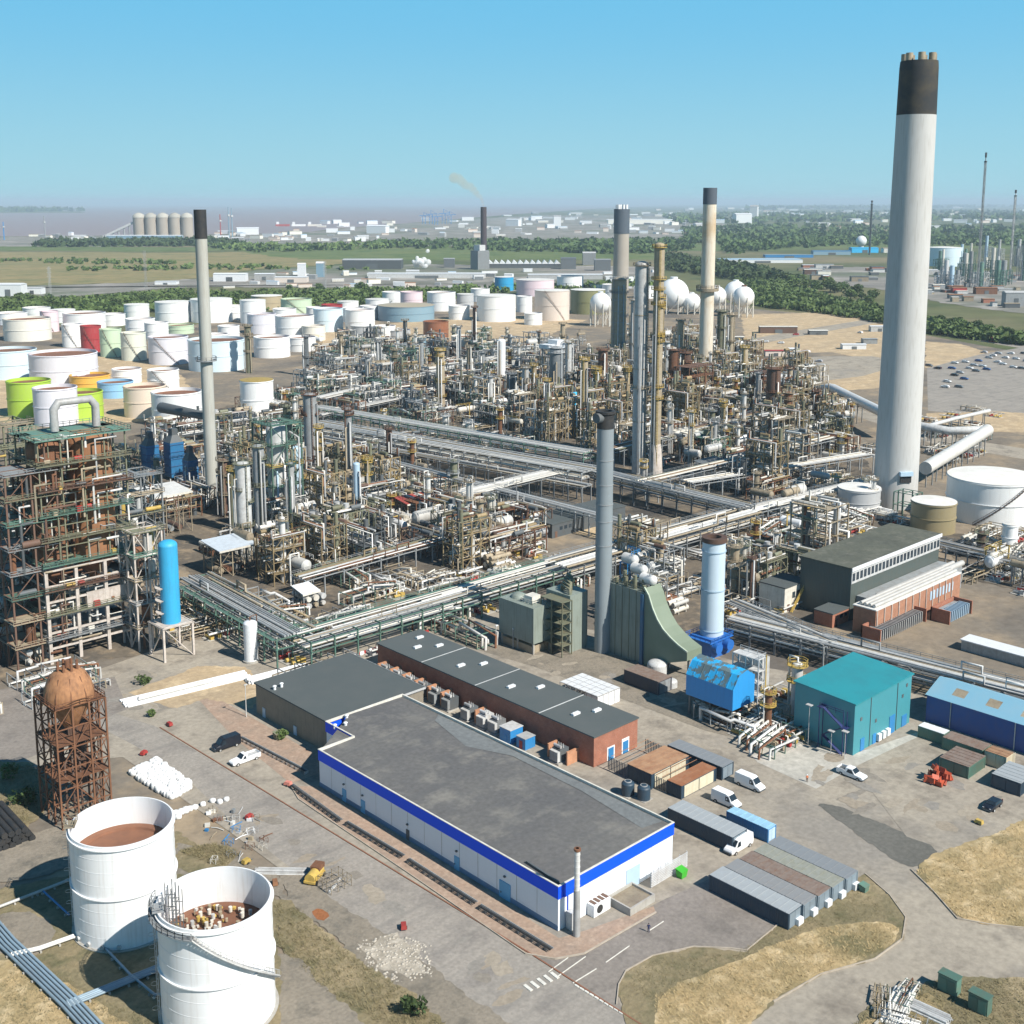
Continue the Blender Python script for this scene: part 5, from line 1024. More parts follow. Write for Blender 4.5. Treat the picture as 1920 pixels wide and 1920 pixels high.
g = P(628, 1662); t = thing('scaffold_cage', 'heap of scaffold frames next to the yellow machine', 'scaffolding', (g[0], g[1], 0)); lattice(MB(), -2.2, 2.2, -2, 2, 0, 2.2, 2, 3, 3, .09).build('frame', M['tan'], t); MB().cbox(0,0,0,4.6,.4,.3,.5).build('pole_bundle', M['lgrey'], t)
def quad_bike(u, v, m, label):
    g = P(u, v); t = thing('compressor_trailer', label, 'trailer', (g[0], g[1], 0), R.uniform(0, 3)); t.scale = (.7, .7, .75); MB().add([(-1.2,-.7,.5),(1.2,-.7,.5),(1.2,.7,.5),(-1.2,.7,.5),(-1,-.6,1.4),(.8,-.6,1.4),(.8,.6,1.4),(-1,.6,1.4)], [(0,3,2,1),(4,5,6,7),(0,1,5,4),(1,2,6,5),(2,3,7,6),(3,0,4,7)]).build('casing', m, t); MB().bar((1.2,0,.5),(2.3,0,.4),.12).build('drawbar', M['dgrey'], t)
    for y in (-.75,.75): w = MB(); w.cyl((0,y-.1,.35),(0,y+.1,.35),.35,n=12); w.build('wheel', M['rubber'], t)
quad_bike(757, 1742, M['red'], 'small red trailer on the gravel beside the main road'); quad_bike(270, 1416, M['red'], 'small red trailer with grey cover behind the bag heap'); quad_bike(540, 1474, mat('salmon_paint', (.62,.22,.17), .5), 'pink red trailer at the start of the warehouse path'); quad_bike(468, 1536, M['red'], 'red drum trailer by the scrap heap'); quad_bike(318, 1362, M['red'], 'red hydrant box at the barrier end on the main road')
quad_bike(516, 1660, M['orange'], 'rust orange trailer behind the nearest tank'); quad_bike(462, 1620, M['yellow'], 'orange yellow cart between the twin tanks and the machine'); quad_bike(1835, 1546, M['yellow'], 'yellow twin roller on the tarmac near the grass field')
cols = ('galv','lgrey','tan','blue','white','rust','grey','offwhite')
for k in range(40):
    a = R.random(); u, v = 385 + R.random()*100, 1518 + R.random()*46
    if R.random() < .3: u, v = 400 + R.random()*120, 1560 + R.random()*60
    g = P(u, v); b = MB(); ty = k % 3
    if ty == 0: b.tube([(-1.4,0,.15),(0,.1,.3),(1.5,0,.2)],.09,6)
    elif ty == 1: b.cbox(0,0,0,R.uniform(.5,1.5),R.uniform(.4,1.1),R.uniform(.2,.9))
    else: lattice(b,-.7,.7,-.5,.5,0,1.1,1,1,1,.07)
    nm = ('scrap_pipe','scrap_crate','scrap_trestle')[ty]; o = b.build(nm, M[cols[k % 8]]); o.location = (g[0], g[1], 0); o.rotation_euler = (0,0,R.uniform(0,6)); auto(tag(o, None, ('pipe','crate','frame')[ty], 'scrap heap behind the white tanks'), ('bent scrap pipe','scrap crate or slab','small scrap steel frame')[ty] + ' in the roadside scrap heap')
g = P(1760, 1470)
ORG = mat('orange_barrier_plastic', (.46,.075,.03), .6, dirt=.3)
for k in range(34):
    a, rr = R.uniform(0, 6.28), 3.6*sqrt(R.random()); b = MB(); b.add([(-.9,-.3,0),(.9,-.3,0),(.9,.3,0),(-.9,.3,0),(-.8,-.06,1),(.8,-.06,1),(.8,.06,1),(-.8,.06,1)], [(0,3,2,1),(4,5,6,7),(0,1,5,4),(1,2,6,5),(2,3,7,6),(3,0,4,7)]); o = b.build('road_barrier', ORG); o.location = (g[0] + 1 + rr*cos(a), g[1] + 1 + rr*sin(a)*.7, max(0, 3.8 - rr*1.1) * R.random()); o.rotation_euler = (R.uniform(-.5,.5), R.uniform(-.4,.4), R.uniform(0,3)); auto(tag(o, None, 'barrier', 'pile of orange barriers in the depot yard'), 'orange barrier in the tangled pile')
# pipe tracks on the ground round the white tanks
def ground_run(name, label, pts, n, m, r=.2, gap=.5, z=.7):
    a = [P(u, v) for u, v in pts]; t = thing(name, label, 'pipeline', a[0]); A = [(p[0]-a[0][0], p[1]-a[0][1]) for p in a]
    d = (A[-1][0]-A[-2][0], A[-1][1]-A[-2][1]); L = hypot(*d); nx, ny = -d[1]/L, d[0]/L
    for k in range(n): o = (k - (n-1)/2)*gap; MB().tube([(x + nx*o, y + ny*o, z) for x, y in A], r, 8).build('pipe', m, t)
    for (x0, y0), (x1, y1) in zip(A[:-1], A[1:]):
        l = hypot(x1-x0, y1-y0)
        for i in range(int(l/3)+1): f = i*3/l; MB().cbox(x0+(x1-x0)*f, y0+(y1-y0)*f, 0, .3, n*gap+.3, z-r, atan2(y1-y0, x1-x0)).build('sleeper', M['concrete'], t)
    return t
BP = mat('blue_grey_pipe', (.24,.33,.40), .5, dirt=.25)
ground_run('pipeline', 'bundle of five blue grey pipes crossing the bottom left corner', [(-60,1688),(15,1775),(130,1885),(190,1950)], 5, BP, .24, .6); ground_run('pipeline', 'triple pipe bundle running to the foot of the nearest tank', [(128,1890),(298,1822)], 4, BP, .2, .45); ground_run('pipeline', 'single white pipe leading left from the rust floored tank', [(-40,1722),(70,1680),(134,1655)], 1, M['galv'], .28); ground_run('pipeline', 'valved pipe joining the bundle to the rust floored tank', [(22,1797),(75,1785),(140,1762)], 2, M['galv'], .22, .6); ground_run('pipeline', 'thin pipe crossing between the two white tanks', [(198,1785),(245,1835),(290,1872),(310,1872)], 1, BP, .2)
ground_run('pipeline', 'thin blue pipe in the shade beside the rust floored tank', [(82,1678),(130,1722)], 1, M['blue'], .18)
# green cabinets and pipe scrap, bottom right corner
for u, v, s_, lb in ((1792, 1873, 1.0, 'dark green kiosk at the bottom right verge, farther from the camera'), (1850, 1910, 1.0, 'teal green kiosk at the bottom right verge, nearest the camera')):
    g = P(u, v); t = thing('equipment_kiosk', lb, 'kiosk', (g[0], g[1], 0)); MB().box(0, 1.6, 0, 3.0, .2, 2.9).build('body', M['green'], t); MB().box(-.1,1.7,-.1,3.1,2.9,3.05).build('roof', M['green'], t); MB().box(-.06, 0, .2, 1.45, .3, 2.5).build('door', M['green'], t); MB().box(-.06, 0, 1.55, 2.8, .3, 2.5).build('door', M['green'], t); MB().box(-.2,1.8,-.2,3.2,0,.2).build('plinth', M['concrete'], t)
heap_of_pipes('pipe_stack', 'galvanised pipes laid side by side at the bottom right corner', 1690, 1932, 9, 9, M['galv'], radians(15), .2, rows=2); heap_of_pipes('pipe_stack', 'short grey pipe pieces beside the two green kiosks', 1785, 1912, 6, 6, M['lgrey'], radians(95), .22, rows=2)
strip('kerb', [(1640, 1925), (1700, 1870), (1722, 1858)], .35, .3, M['concrete'])
for u, v, h in ((930, 1210, 5.5), (962, 1216, 5.5)):
    g = P(u, v); t = thing('floodlight_post', None, 'lamp post', (g[0], g[1], 0), 0, 'lamp posts before the boiler house'); MB().cyl((0,0,0),(0,0,h),.16,.1,8).build('pole', M['lgrey'], t); MB().box(-.15,.7,-.2,.2,h,h+.25).build('lamp_head', M['white'], t); auto(t, 'pale lamp post before the boiler house')
# ================================================================ process plant
def column_px(u, vb, vt, w, m, name='distillation_column', label=None, plats=3, pm='tan', top='dome', skirt=None, lad=True, off=0, cat='column', bands=0, cap=None, uneven=True, group=None, n=20):
    g = P(u, vb); mp = MPP(u, vb); r = w/2*mp; H = HT(u, vb, vt); t = thing(name, label, cat, (g[0] + FWD[0]*r, g[1] + FWD[1]*r, 0), 0, group); b = MB()
    zc = H*(1 - cap) if cap else H
    if top == 'dome': b.lathe([(r, 0), (r, zc - r*.5)], n); b.dome((0,0,zc - r*.5), r, r*.5, n, 4)
    else: b.lathe([(r, 0), (r*(.94 if top == 'open' else 1), zc)], n); b.lathe([(r*.94, zc), (.01, zc)], n)
    b.build('shell', M[m] if m in M else m, t)
    if cap: c = MB(); c.lathe([(r*.98, zc), (r*.98, H), (r*.7, H), (r*.7, H - r)], n); c.build('cap', M['black'], t)
    if skirt: s = MB(); s.lathe([(r*1.5, 0), (r*1.25, H*.1), (r*1.05, H*.14)], n); s.build('skirt', M[skirt], t)
    if bands:
        s = MB()
        for k in range(bands): z = H*(k+1)/(bands+1); s.lathe([(r, z), (r+.18, z), (r+.18, z+.35), (r, z+.35)], n)
        s.build('band', M[pm], t)
    ra = random.Random(int(u)*7 + int(vb))
    for k in range(plats):
        z = H*(.98 if k == 0 else ra.uniform(.2, .95)) if uneven else H*(k+1)/(plats+.2); s = MB(); a0 = ra.uniform(0, 6); a1 = a0 + (6.283 if k == 0 else ra.uniform(2.6, 5)); ro = r + max(1.0, 1.1*mp*3)
        s.lathe([(r*.9, z-.15), (ro, z-.15), (ro, z+.1), (r*.9, z+.1)], 14, 0, 0, a0, a1, False)
        s.rail([(ro*cos(a0+(a1-a0)*i/10), ro*sin(a0+(a1-a0)*i/10), z+.1) for i in range(11)], 1.15, .07 + mp*.25, 2.0); s.build('platform', M[pm], t)
    if lad:
        s = MB(); a = FA + ra.uniform(-.8, .9); s.ladder((r+.5)*cos(a), (r+.5)*sin(a), 0, H*.97, .7, 'y', .12 + mp*.2, 1.2); s.build('ladder', M[pm], t)
        for k in range(2):
            a = FA + ra.uniform(-1.3, 1.3); s = MB(); z = H*ra.uniform(.6, 1.0); s.tube([(r*.6*cos(a), r*.6*sin(a), z), ((r+.9)*cos(a), (r+.9)*sin(a), z), ((r+.9)*cos(a), (r+.9)*sin(a), 1)], .22 + mp*.5, 6); s.build('riser_pipe', M[ra.choice(['galv','tan','lgrey','grey'])], t)
    if off: t.rotation_euler = (0, 0, off)
    return t
# three-digit heights come straight from the photo: foot, head and width of each tower
big = P(1690, 957); mpb = MPP(1690, 957); rb0 = 41*mpb; bt = thing('tall_chimney', 'huge tapering pale concrete chimney with a black top and a crown of pale flues', 'chimney', (big[0] + FWD[0]*rb0, big[1] + FWD[1]*rb0, 0)); land('huge pale concrete chimney', (big[0] + FWD[0]*rb0, big[1] + FWD[1]*rb0))
HBIG = HT(1690, 957, 110); rt_ = 34*mpb
CONC = mat('chimney_concrete', (.50, .495, .48), .8, dirt=.3, dcol=(.40,.37,.33), scale=.05, streak=.4, scol=(.30,.28,.25), var=0)
SOOT = mat('sooty_black_chimney_top', (.022,.024,.026), .8, dirt=.75, dcol=(.085,.066,.036), scale=.14, var=0)
zk = HBIG*.885
rr_ = lambda z: rb0 + (rt_ - rb0) * z / HBIG
b = MB(); nz = 30
for i in range(nz): za, zb_ = zk*i/nz, zk*(i+1)/nz; b.lathe([(rr_(za), za), (rr_(zb_), zb_)], 56)
b.build('shaft', CONC, bt); b = MB(); b.lathe([(rr_(zk), zk), (rr_(HBIG)*.99, HBIG - 2.5), (rr_(HBIG)*.96, HBIG), (rr_(HBIG)*.3, HBIG)], 56); b.build('black_top', SOOT, bt)
for k in range(7): a = k*2*pi/7 + .2; f = MB(); f.cyl((rt_*.74*cos(a), rt_*.74*sin(a), HBIG-1), (rt_*.74*cos(a), rt_*.74*sin(a), HBIG+2.8), 1.35, n=14); f.build('flue', M['tan'], bt)
a = FA + .12; b = MB(); b.cbox(rr_(14)*cos(a), rr_(14)*sin(a), 14, 2.4, 5.2, 1.6, a); b.build('hood', M['paleblue'], bt); b = MB(); b.cbox((rb0-.3)*cos(a), (rb0-.3)*sin(a), 11.2, 1.2, 4.4, 2.8, a); b.build('opening', M['black'], bt)
fr_ = MB(); c0 = P(1690, 962); fr_.cbox(0,0,0,.01,.01,.01)
g = P(1690, 968); t = thing('green_steelwork', 'green steel frame standing at the foot of the huge chimney', 'steel frame', (g[0]-1, g[1]-3, 0)); lattice(MB(), -2, 5, -3, 5, 0, 10, 2, 2, 2, .4, False).build('frame', M['green'], t)
lc = column_px(396, 948, 393, 23, mat('left_chimney_concrete', (.42,.42,.38), .75, dirt=.3, dcol=(.3,.26,.18), scale=.06, streak=.2, var=0), 'slim_chimney', 'slim grey chimney with a black top rising beside the left process tower', 0, 'grey', 'open', lad=False, cat='chimney', cap=.095, n=32); land('slim black topped chimney', P(396, 948))
Hl = HT(396, 948, 393); b = MB(); z = Hl*.5; r_l = 11.5*MPP(396, 948); b.lathe([(r_l*.9, z-.4), (r_l+1.6, z-.4), (r_l+1.6, z), (r_l*.9, z)], 24); b.rail([((r_l+1.5)*cos(i*pi/6), (r_l+1.5)*sin(i*pi/6), z) for i in range(12)], 1.3, .14, 2, True); b.build('platform', M['grey'], lc)
land('tall grey twin column', P(1197, 890))
column_px(1198, 890, 490, 25, 'lgrey', label='tall plain grey column in the middle of the plant', plats=2, pm='tan', bands=3)
column_px(1229, 893, 455, 19, 'tan', label='tallest tan column hung with yellow platforms, beside the plain grey one', plats=13, pm='yellow', skirt='pinkconc')
column_px(1160, 690, 520, 29, 'tan', label='thick tan column with grey bands left of the plain grey column', plats=5, pm='grey', bands=7)
column_px(1187, 700, 560, 12, 'lgrey', label='thin pale column tucked behind the plain grey column', plats=3)
wc = column_px(1324, 708, 352, 26, mat('rust_streaked_white', (.62,.56,.46), .7, dirt=.65, dcol=(.44,.29,.13), scale=.045, streak=.6, scol=(.44,.29,.13), var=0, lo=.46, hi=.62), 'slim_chimney', 'white rust streaked chimney with a dark grey top, behind the columns', 0, 'tan', 'open', lad=False, cat='chimney', cap=.085, n=28); land('white rust streaked chimney', P(1324, 708))
Hw = HT(1324, 708, 352); b = MB(); z = Hw*.475; r_l = 13*MPP(1324, 708); b.lathe([(r_l*.9, z-2), (r_l+3, z-2), (r_l+3, z), (r_l*.9, z)], 20); b.rail([((r_l+2.8)*cos(i*pi/6), (r_l+2.8)*sin(i*pi/6), z) for i in range(12)], 2, .3, 3, True); b.build('platform', M['tan'], wc)
for k in wc.children:
    if k.name.startswith('cap'): k.data.materials[0] = mat('slate_chimney_top', (.07,.09,.115), .8, dirt=.1, var=0)
L_ = [ # u, vb, vt, w, colour, platforms, platform colour, label
 (1352,695,582,17,'olive',4,'olive','olive column with dark platforms right of the white chimney'),(1370,705,588,12,'tan',3,'tan','slim tan column at the right end of the column group'),(940,728,636,16,'white',0,'grey','plain bright white cylinder column among the pipe frames'),
 (1095,825,672,13,'tan',2,'yellow','bare tan column left of the black capped grey stack'),(985,775,688,13,'lgrey',2,'tan','light grey column second in the row of short columns'),(1001,772,684,10,'tan',2,'yellow','thin tan column in the row of short columns'),(958,770,700,16,'dgrey',2,'grey','dark column first in the row of short columns'),(1066,748,640,13,'lgrey',2,'tan','pale column behind the row of short columns'),(1043,770,650,26,'grey',2,'white','stout grey column under a white topped deck'),
 (826,768,655,16,'tan',6,'yellow','rusty column ringed with tan platforms on the pipe frames'),(655,938,765,14,'grey',5,'rust','grey column with a rust orange flank among brown frames'),(670,995,868,13,'paleblue',0,'grey','pale blue column in the brown process area'),(690,965,860,12,'olive',5,'yellow','olive column with yellow rails behind the pale blue column'),(731,925,803,11,'brown',1,'brown','thin dark red brown column above the process yard'),(742,942,898,10,'yellow',2,'yellow','short yellow railed column next to the dark red one'),
 (583,900,738,25,'grey',6,'rust','grey column with a brown ladder flank beside the green frame'),(557,970,838,19,'paleblue',0,'grey','smooth pale blue grey column beside the green frame'),(458,1045,868,28,'lgrey',5,'olive','tall pale column right of the slim black topped chimney'),(421,970,862,20,'brown',5,'tan','brown column hung with platforms next to the slim chimney'),(710,695,640,9,'grey',2,'grey','small grey column on the far pipe frames'),(575,705,630,9,'dgrey',3,'grey','thin dark column before the white tanks'),(466,700,610,12,'olive',5,'tan','rusty thin column in front of the white tanks'),
 (1450,800,690,26,'brown',6,'rust','dark rusted tower right of the column group'),(1477,830,735,16,'rust',3,'tan','rust red slim tower right of the column group'),(1295,875,770,10,'lgrey',2,'yellow','pale pole column with yellow platform right of the tall columns'),(1340,870,790,10,'lgrey',1,'grey','short pale column right of the tall columns'),(1077,818,735,9,'skyblue',0,'grey','small sky blue column near the tan column'),(1066,822,760,7,'paleblue',0,'grey','tiny pale blue column beside the sky blue one'),(1408,1135,1045,8,'brown',1,'brown','dark red brown post column before the turbine hall'),(612,960,880,12,'lgrey',2,'tan','short pale column in front of the grey ladder column'),(488,1010,835,21,'grey',4,'olive','grey green column left of the green framed reactor'),(438,1000,880,13,'olive',3,'yellow','thin olive column beside the tall pale column'),(548,1010,868,13,'lgrey',2,'green','pale column in front of the green framed reactor'),(600,930,800,11,'tan',4,'yellow','tan column right of the grey ladder column'),(630,1000,905,11,'grey',3,'tan','short grey column left of the pale blue one'),(540,890,760,14,'olive',3,'olive','olive column rising behind the green framed reactor'),
 (1118,790,690,14,'olive',4,'yellow','olive column beside the red framed structure'),(1262,760,655,20,'rust',6,'brown','dark rusty tower behind the tall tan column'),(1285,770,660,19,'brown',6,'rust','brown tower before the white rust streaked chimney'),(1240,640,560,10,'tan',3,'yellow','far thin tan column right of the tallest'),(905,720,660,8,'grey',1,'grey','small grey column left of the bright white one'),(1505,780,720,12,'tan',3,'tan','tan tower where the big white duct begins'),(760,660,600,8,'dgrey',2,'tan','far thin dark column before the blue grey tank'),(890,660,575,7,'brown',2,'brown','far brown column before the big white tank')]
for u, vb, vt, w, c, pl_, pm_, lb in L_: column_px(u, vb, vt, w, c, label=lb, plats=pl_, pm=pm_)
for u, vb, vt, w, c, pl_, pm_ in ((880,740,650,10,'tan',3,'tan'),(920,780,705,9,'lgrey',1,'grey'),(1025,800,712,10,'grey',2,'yellow'),(1055,690,606,9,'tan',3,'tan'),(1130,760,655,18,'brown',5,'rust'),(1175,780,688,11,'tan',4,'yellow'),(1250,740,640,11,'lgrey',3,'tan'),(1310,760,668,10,'olive',4,'tan'),(1395,740,650,12,'tan',4,'yellow'),(1420,780,698,9,'lgrey',2,'grey'),(1530,800,733,10,'brown',4,'rust'),(790,700,636,9,'grey',3,'grey'),(740,720,655,10,'olive',4,'tan'),(690,740,668,9,'lgrey',2,'grey'),(640,690,625,9,'tan',3,'tan'),(1355,830,752,9,'tan',2,'yellow'),(1275,700,600,12,'tan',5,'tan'),(1220,760,668,10,'grey',3,'yellow'),(860,680,612,8,'lgrey',1,'grey'),(1480,760,690,10,'tan',3,'rust')):
    auto(column_px(u, vb, vt, w, c, plats=pl_, pm=pm_, group='process columns of mixed heights'), {'tan':'tan','lgrey':'pale','grey':'grey','brown':'brown','olive':'olive'}[c] + ' platformed column')
# big grey reactor inside its green frame
g = P(520, 985); mp = MPP(520, 985); t = thing('green_framed_reactor', 'fat grey reactor column inside a tall green steel frame', 'reactor', (g[0] + 3, g[1] + 3, 0)); Hh = HT(520, 985, 795); land('green framed reactor', g)
b = MB(); b.lathe([(20*mp, 0), (20*mp, Hh*.93)], 24); b.dome((0,0,Hh*.93), 20*mp, 2.2, 24, 5); b.build('shell', M['lgrey'], t); lattice(MB(), -6.5, 6.5, -6.5, 6.5, 0, Hh, 5, 2, 2, .5, True, .3).build('frame', M['green'], t)
for k in range(5):
    z = Hh*(k+1)/5; d = MB(); d.box(-7, 7, -7, -4, z-.15, z); d.box(-7, -4, -4, 7, z-.15, z); d.box(4, 7, -4, 7, z-.15, z); d.rail([(-7,-7,z),(7,-7,z),(7,7,z),(-7,7,z)],1.2,.12,2,True); d.build('deck', M['green'] if k != 2 else M['yellow'], t)
for k in range(4): MB().tube([(-5+k*3.2, -7.6, 0), (-5+k*3.2, -7.6, Hh*(.5+.12*k)), (-3+k*2, -4, Hh*(.55+.12*k))], .4, 8).build('riser_pipe', M[('paleblue','galv','olive','lgrey')[k]], t)
# ---------------------------------------------------------------- the big drum structure on the left
OLV = M['olive']; fx0, fy0, _ = P(97, 1246)
ct = thing('coker_structure', 'towering green and rust steel structure round two orange drums', 'process tower', (fx0, fy0, 0)); land('big drum structure', (fx0 + 11, fy0 + 6))
HC = 60; LV = 9; WX, WY = 24, 15
fr1 = MB(); lattice(fr1, 0, WX, 0, WY, 0, HC*.42, 6, 3, 1, .85, False, .5); fr1.build('lower_frame', M['pinkconc'], ct)
fr2 = MB(); lattice(fr2, .2, WX-.2, .2, WY-.2, HC*.42, HC, 6, 4, 2, .34, False, .22); fr2.build('upper_frame', OLV, ct)
for k in range(LV):
    z = HC*(k+1)/LV; d = MB(); d.box(-1, WX+1, -1.2, .5, z-.25, z); d.box(-1, WX+1, WY*.58, WY+1, z-.2, z); d.box(2.4, 9.6, 2.2, WY*.58, z-.2, z); d.box(-1, 2.4, 2.2, WY-2, z-.2, z); d.box(WX-2.4, WX+1, 2.2, WY-2, z-.2, z); d.box(9.6, 11.2, 2.2, WY-2, z-.2, z)  # inner floor plates added so the inside falls dark
    d.rail([(-1,-1.2,z),(WX+1,-1.2,z),(WX+1,WY+1,z),(-1,WY+1,z)], 1.2, .12, 1.8, True); d.build('deck', M[('grey','olive','brown','green','olive','green','brown','olive','green')[k % 9]], ct)
for i, (cx, rr, m) in enumerate(((16.6, 6.0, 'orange'), (4.6, 4.6, 'rust'))):
    d = MB(); d.lathe([(.8, HC*.3), (rr, HC*.42), (rr, HC*.95)], 32); d.dome((cx, WY*.48, HC*.95), .01, .01, 4, 2) if False else None
    d.v = [(x + cx, y + WY*.48, z) for x, y, z in d.v]; d.dome((cx, WY*.48, HC*.95), rr, 2.6, 32, 5); d.build('drum', M[m], ct)
rc2 = random.Random(11)
for k in range(76):
    x = rc2.uniform(0, WX); z = rc2.uniform(3, HC*.95); m = rc2.choice(['galv','tan','olive','rust','lgrey','brown','offwhite']); y = rc2.choice([-.5, .8, WY*.2])
    p = MB(); h2 = min(HC, z + rc2.uniform(5, 16)); x2 = min(WX, max(0, x + rc2.uniform(-8, 8))); p.tube([(x, y, z), (x, y, h2), (x2, y, h2), (x2, y + 3, h2)] if k % 2 else [(x, y, z), (x2, y, z), (x2, y + 2.5, z)], rc2.uniform(.14, .4), 6); p.build('pipe', M[m], ct)
for k in range(44):
    x, z = rc2.uniform(.5, WX-2), HC/LV*rc2.randint(1, LV-1); e = MB(); y = rc2.choice([-.6, .6, WY+.2]); s_ = rc2.uniform(.7, 1.7)
    if k % 2: e.box(x, x + s_, y - .5, y + .7, z, z + s_*.9)
    else: e.cyl((x, y, z + .7), (x + s_*1.6, y, z + .7), .55, n=10)
    e.build('equipment', M[rc2.choice(['lgrey','red','yellow','tan','offwhite','dgrey','rust'])], ct)
MB().box(10.5, WX, -.35, .1, HC*.22, HC*.29).build('cladding', M['pinkconc'], ct)
p = MB(); p.tube([(8, WY*.5, HC+.5), (8, WY*.5, HC+6.2), (9.4, WY*.5, HC+8), (18, WY*.5, HC+8), (19.4, WY*.5, HC+6.2), (19.4, WY*.5, HC+.5)], 1.1, 12); p.build('overhead_line', M['lgrey'], ct)
for i, (u, vb, W2, D2, H2, lb, m) in enumerate(((35, 1262, 13, 12, 52, 'dark grey and rust process structure at the left edge', 'brown'), (-20, 1180, 16, 14, 58, 'tall olive process structure cut by the left edge', 'olive'), (262, 1222, 8, 9, 33, 'pale pipe filled frame between the drum structure and the sky blue drum', 'pinkconc'), (235, 1110, 14, 12, 36, 'grey pipe structure behind the sky blue drum', 'grey'), (60, 1050, 18, 14, 42, 'rusty frame behind the big drum structure', 'tan'))):
    g = P(u, vb); t = thing('process_structure', lb, 'process structure', (g[0], g[1], 0)); n_ = max(4, int(H2/6)); lattice(MB(), 0, W2, 0, D2, 0, H2, n_, 2, 2, .45, True, .3).build('frame', M[m], t)
    for k in range(n_): z = H2*(k+1)/n_; d = MB(); d.box(-.6, W2+.6, -.6, D2*.3, z-.18, z); d.box(-.6, W2*.62, D2*.3, D2+.6, z-.18, z); d.rail([(-.6,-.6,z),(W2+.6,-.6,z),(W2+.6,D2*.35,z)],1.2,.11,1.8); d.build('deck', M[rc2.choice(['grey','olive','green','tan'])], t)  # deck plates extended rearward to darken the inside
    for k in range(18):
        x, y, z = rc2.uniform(.5, W2-.5), rc2.choice([-.3, .8, D2*.3]), H2/n_*rc2.randint(0, n_-1); e = MB(); ty = rc2.random(); L2 = rc2.uniform(4, 14)
        if ty < .45: e.tube([(x, y, z), (x, y, min(H2, z + L2)), (min(W2, x + 3), y, min(H2, z + L2))], rc2.uniform(.15, .45), 6); nm = 'pipe'
        elif ty < .75: e.cyl((x*.6, y, z + 1.1), (x*.6 + min(5, W2*.4), y, z + 1.1), rc2.uniform(.5, 1.0), n=12); nm = 'exchanger'
        else: e.cyl((x, y + 1.5, z), (x, y + 1.5, min(H2, z + 5)), rc2.uniform(.6, 1.3), n=12); nm = 'vessel'
        e.build(nm, M[rc2.choice(['galv','tan','rust','lgrey','brown','olive','offwhite','yellow','dgrey'])], t)
g = P(322, 1238); mp = MPP(322, 1238); t = thing('blue_drum', 'bright sky blue vertical drum standing on a pale braced frame', 'drum', (g[0] + 2, g[1] + 3, 0)); z0, z1 = 9.5, HT(322, 1238, 1022); b = MB(); b.lathe([(17.6*mp, z0), (17.6*mp, z1 - 1)], 28); b.dome((0,0,z1-1), 17.6*mp, 1.4, 28, 5); b.build('shell', mat('weathered_sky_blue', (.035,.37,.64), .55, dirt=.3, dcol=(.05,.22,.36), streak=.35, scol=(.06,.2,.3), scale=.3, var=0), t); lattice(MB(), -4.2, 4.2, -3.5, 4.2, 0, z0, 1, 1, 1, .55).build('frame', M['pinkconc'], t); MB().box(-4.6, 4.6, -4, 4.6, z0-.3, z0).build('deck', M['pinkconc'], t); b = MB()
for k in range(3): b.lathe([(19*mp, z0 + 3 + k*3.4), (19*mp + 1.2, z0 + 3 + k*3.4), (19*mp + 1.2, z0 + 3.15 + k*3.4), (19*mp, z0 + 3.15 + k*3.4)], 8, 0, 0, FA - 1.7, FA - .4, False)
b.build('stair_landing', M['pinkconc'], t); land('sky blue drum', g)
g = P(468, 1246); mp = MPP(468, 1246); t = thing('white_silo', 'plain white vertical cylinder beside the pipe rack corner', 'silo', (g[0]+1.5, g[1]+1.5, 0)); z1 = HT(468, 1246, 1170); b = MB(); b.lathe([(13*mp, .6), (13*mp, z1-.5)], 26); b.dome((0,0,z1-.5), 13*mp, .7, 26, 4); b.build('shell', M['white'], t); b = MB(); b.lathe([(13*mp+.4, 0), (13*mp+.4, .6), (0.1, .6)], 26); b.build('plinth', M['concrete'], t); b = MB(); b.tube([(2.6,1,0),(2.6,1,z1+1),(0,0,z1+1.2),(0,0,z1)], .15, 6); b.build('vent_pipe', M['rust'], t); land('white silo', g)
# blue fired heaters behind the slim chimney
for i, (u, vb, vt, w, lb) in enumerate(((290, 905, 818, 40, 'square mid blue heater box left of the slim chimney, farther left'), (335, 900, 812, 44, 'larger mid blue heater box close to the slim chimney'), (365, 935, 845, 34, 'dark blue heater box in the shadow beside the slim chimney'))):
    g = P(u, vb); mp = MPP(u, vb); Hh = HT(u, vb, vt); s_ = w*mp*.62; t = thing('fired_heater', lb, 'heater', (g[0], g[1], 0)); b = MB(); b.box(-s_/2, s_/2, 0, s_, 1.5, Hh*.8); b.build('casing', mat('heater_blue', (.02,.14,.30), .55, dirt=.35, dcol=(.02,.05,.09)), t); b = MB(); b.add([(-s_/2,0,Hh*.8),(s_/2,0,Hh*.8),(s_/2,s_,Hh*.8),(-s_/2,s_,Hh*.8),(-s_*.2,s_*.25,Hh*.95),(s_*.2,s_*.25,Hh*.95),(s_*.2,s_*.75,Hh*.95),(-s_*.2,s_*.75,Hh*.95)],[(4,5,6,7),(0,1,5,4),(1,2,6,5),(2,3,7,6),(3,0,4,7)]); b.box(-s_*.2,s_*.2,s_*.25,s_*.75,Hh*.95,Hh*1.08); b.build('convection_box', M['dgrey'], t); b = MB()
    for q in range(5): z = Hh*.15*(q+1); b.box(-s_/2-.2, s_/2+.2, -.25, 0, z, z+.3); b.box(-s_/2-.25, -s_/2, 0, s_, z, z+.3)
    b.rail([(-s_/2-1,-1,Hh*.5),(s_/2+1,-1,Hh*.5)],1.2,.15); b.build('stiffener', mat('deep_blue_steel', (.02,.10,.24), .6), t)
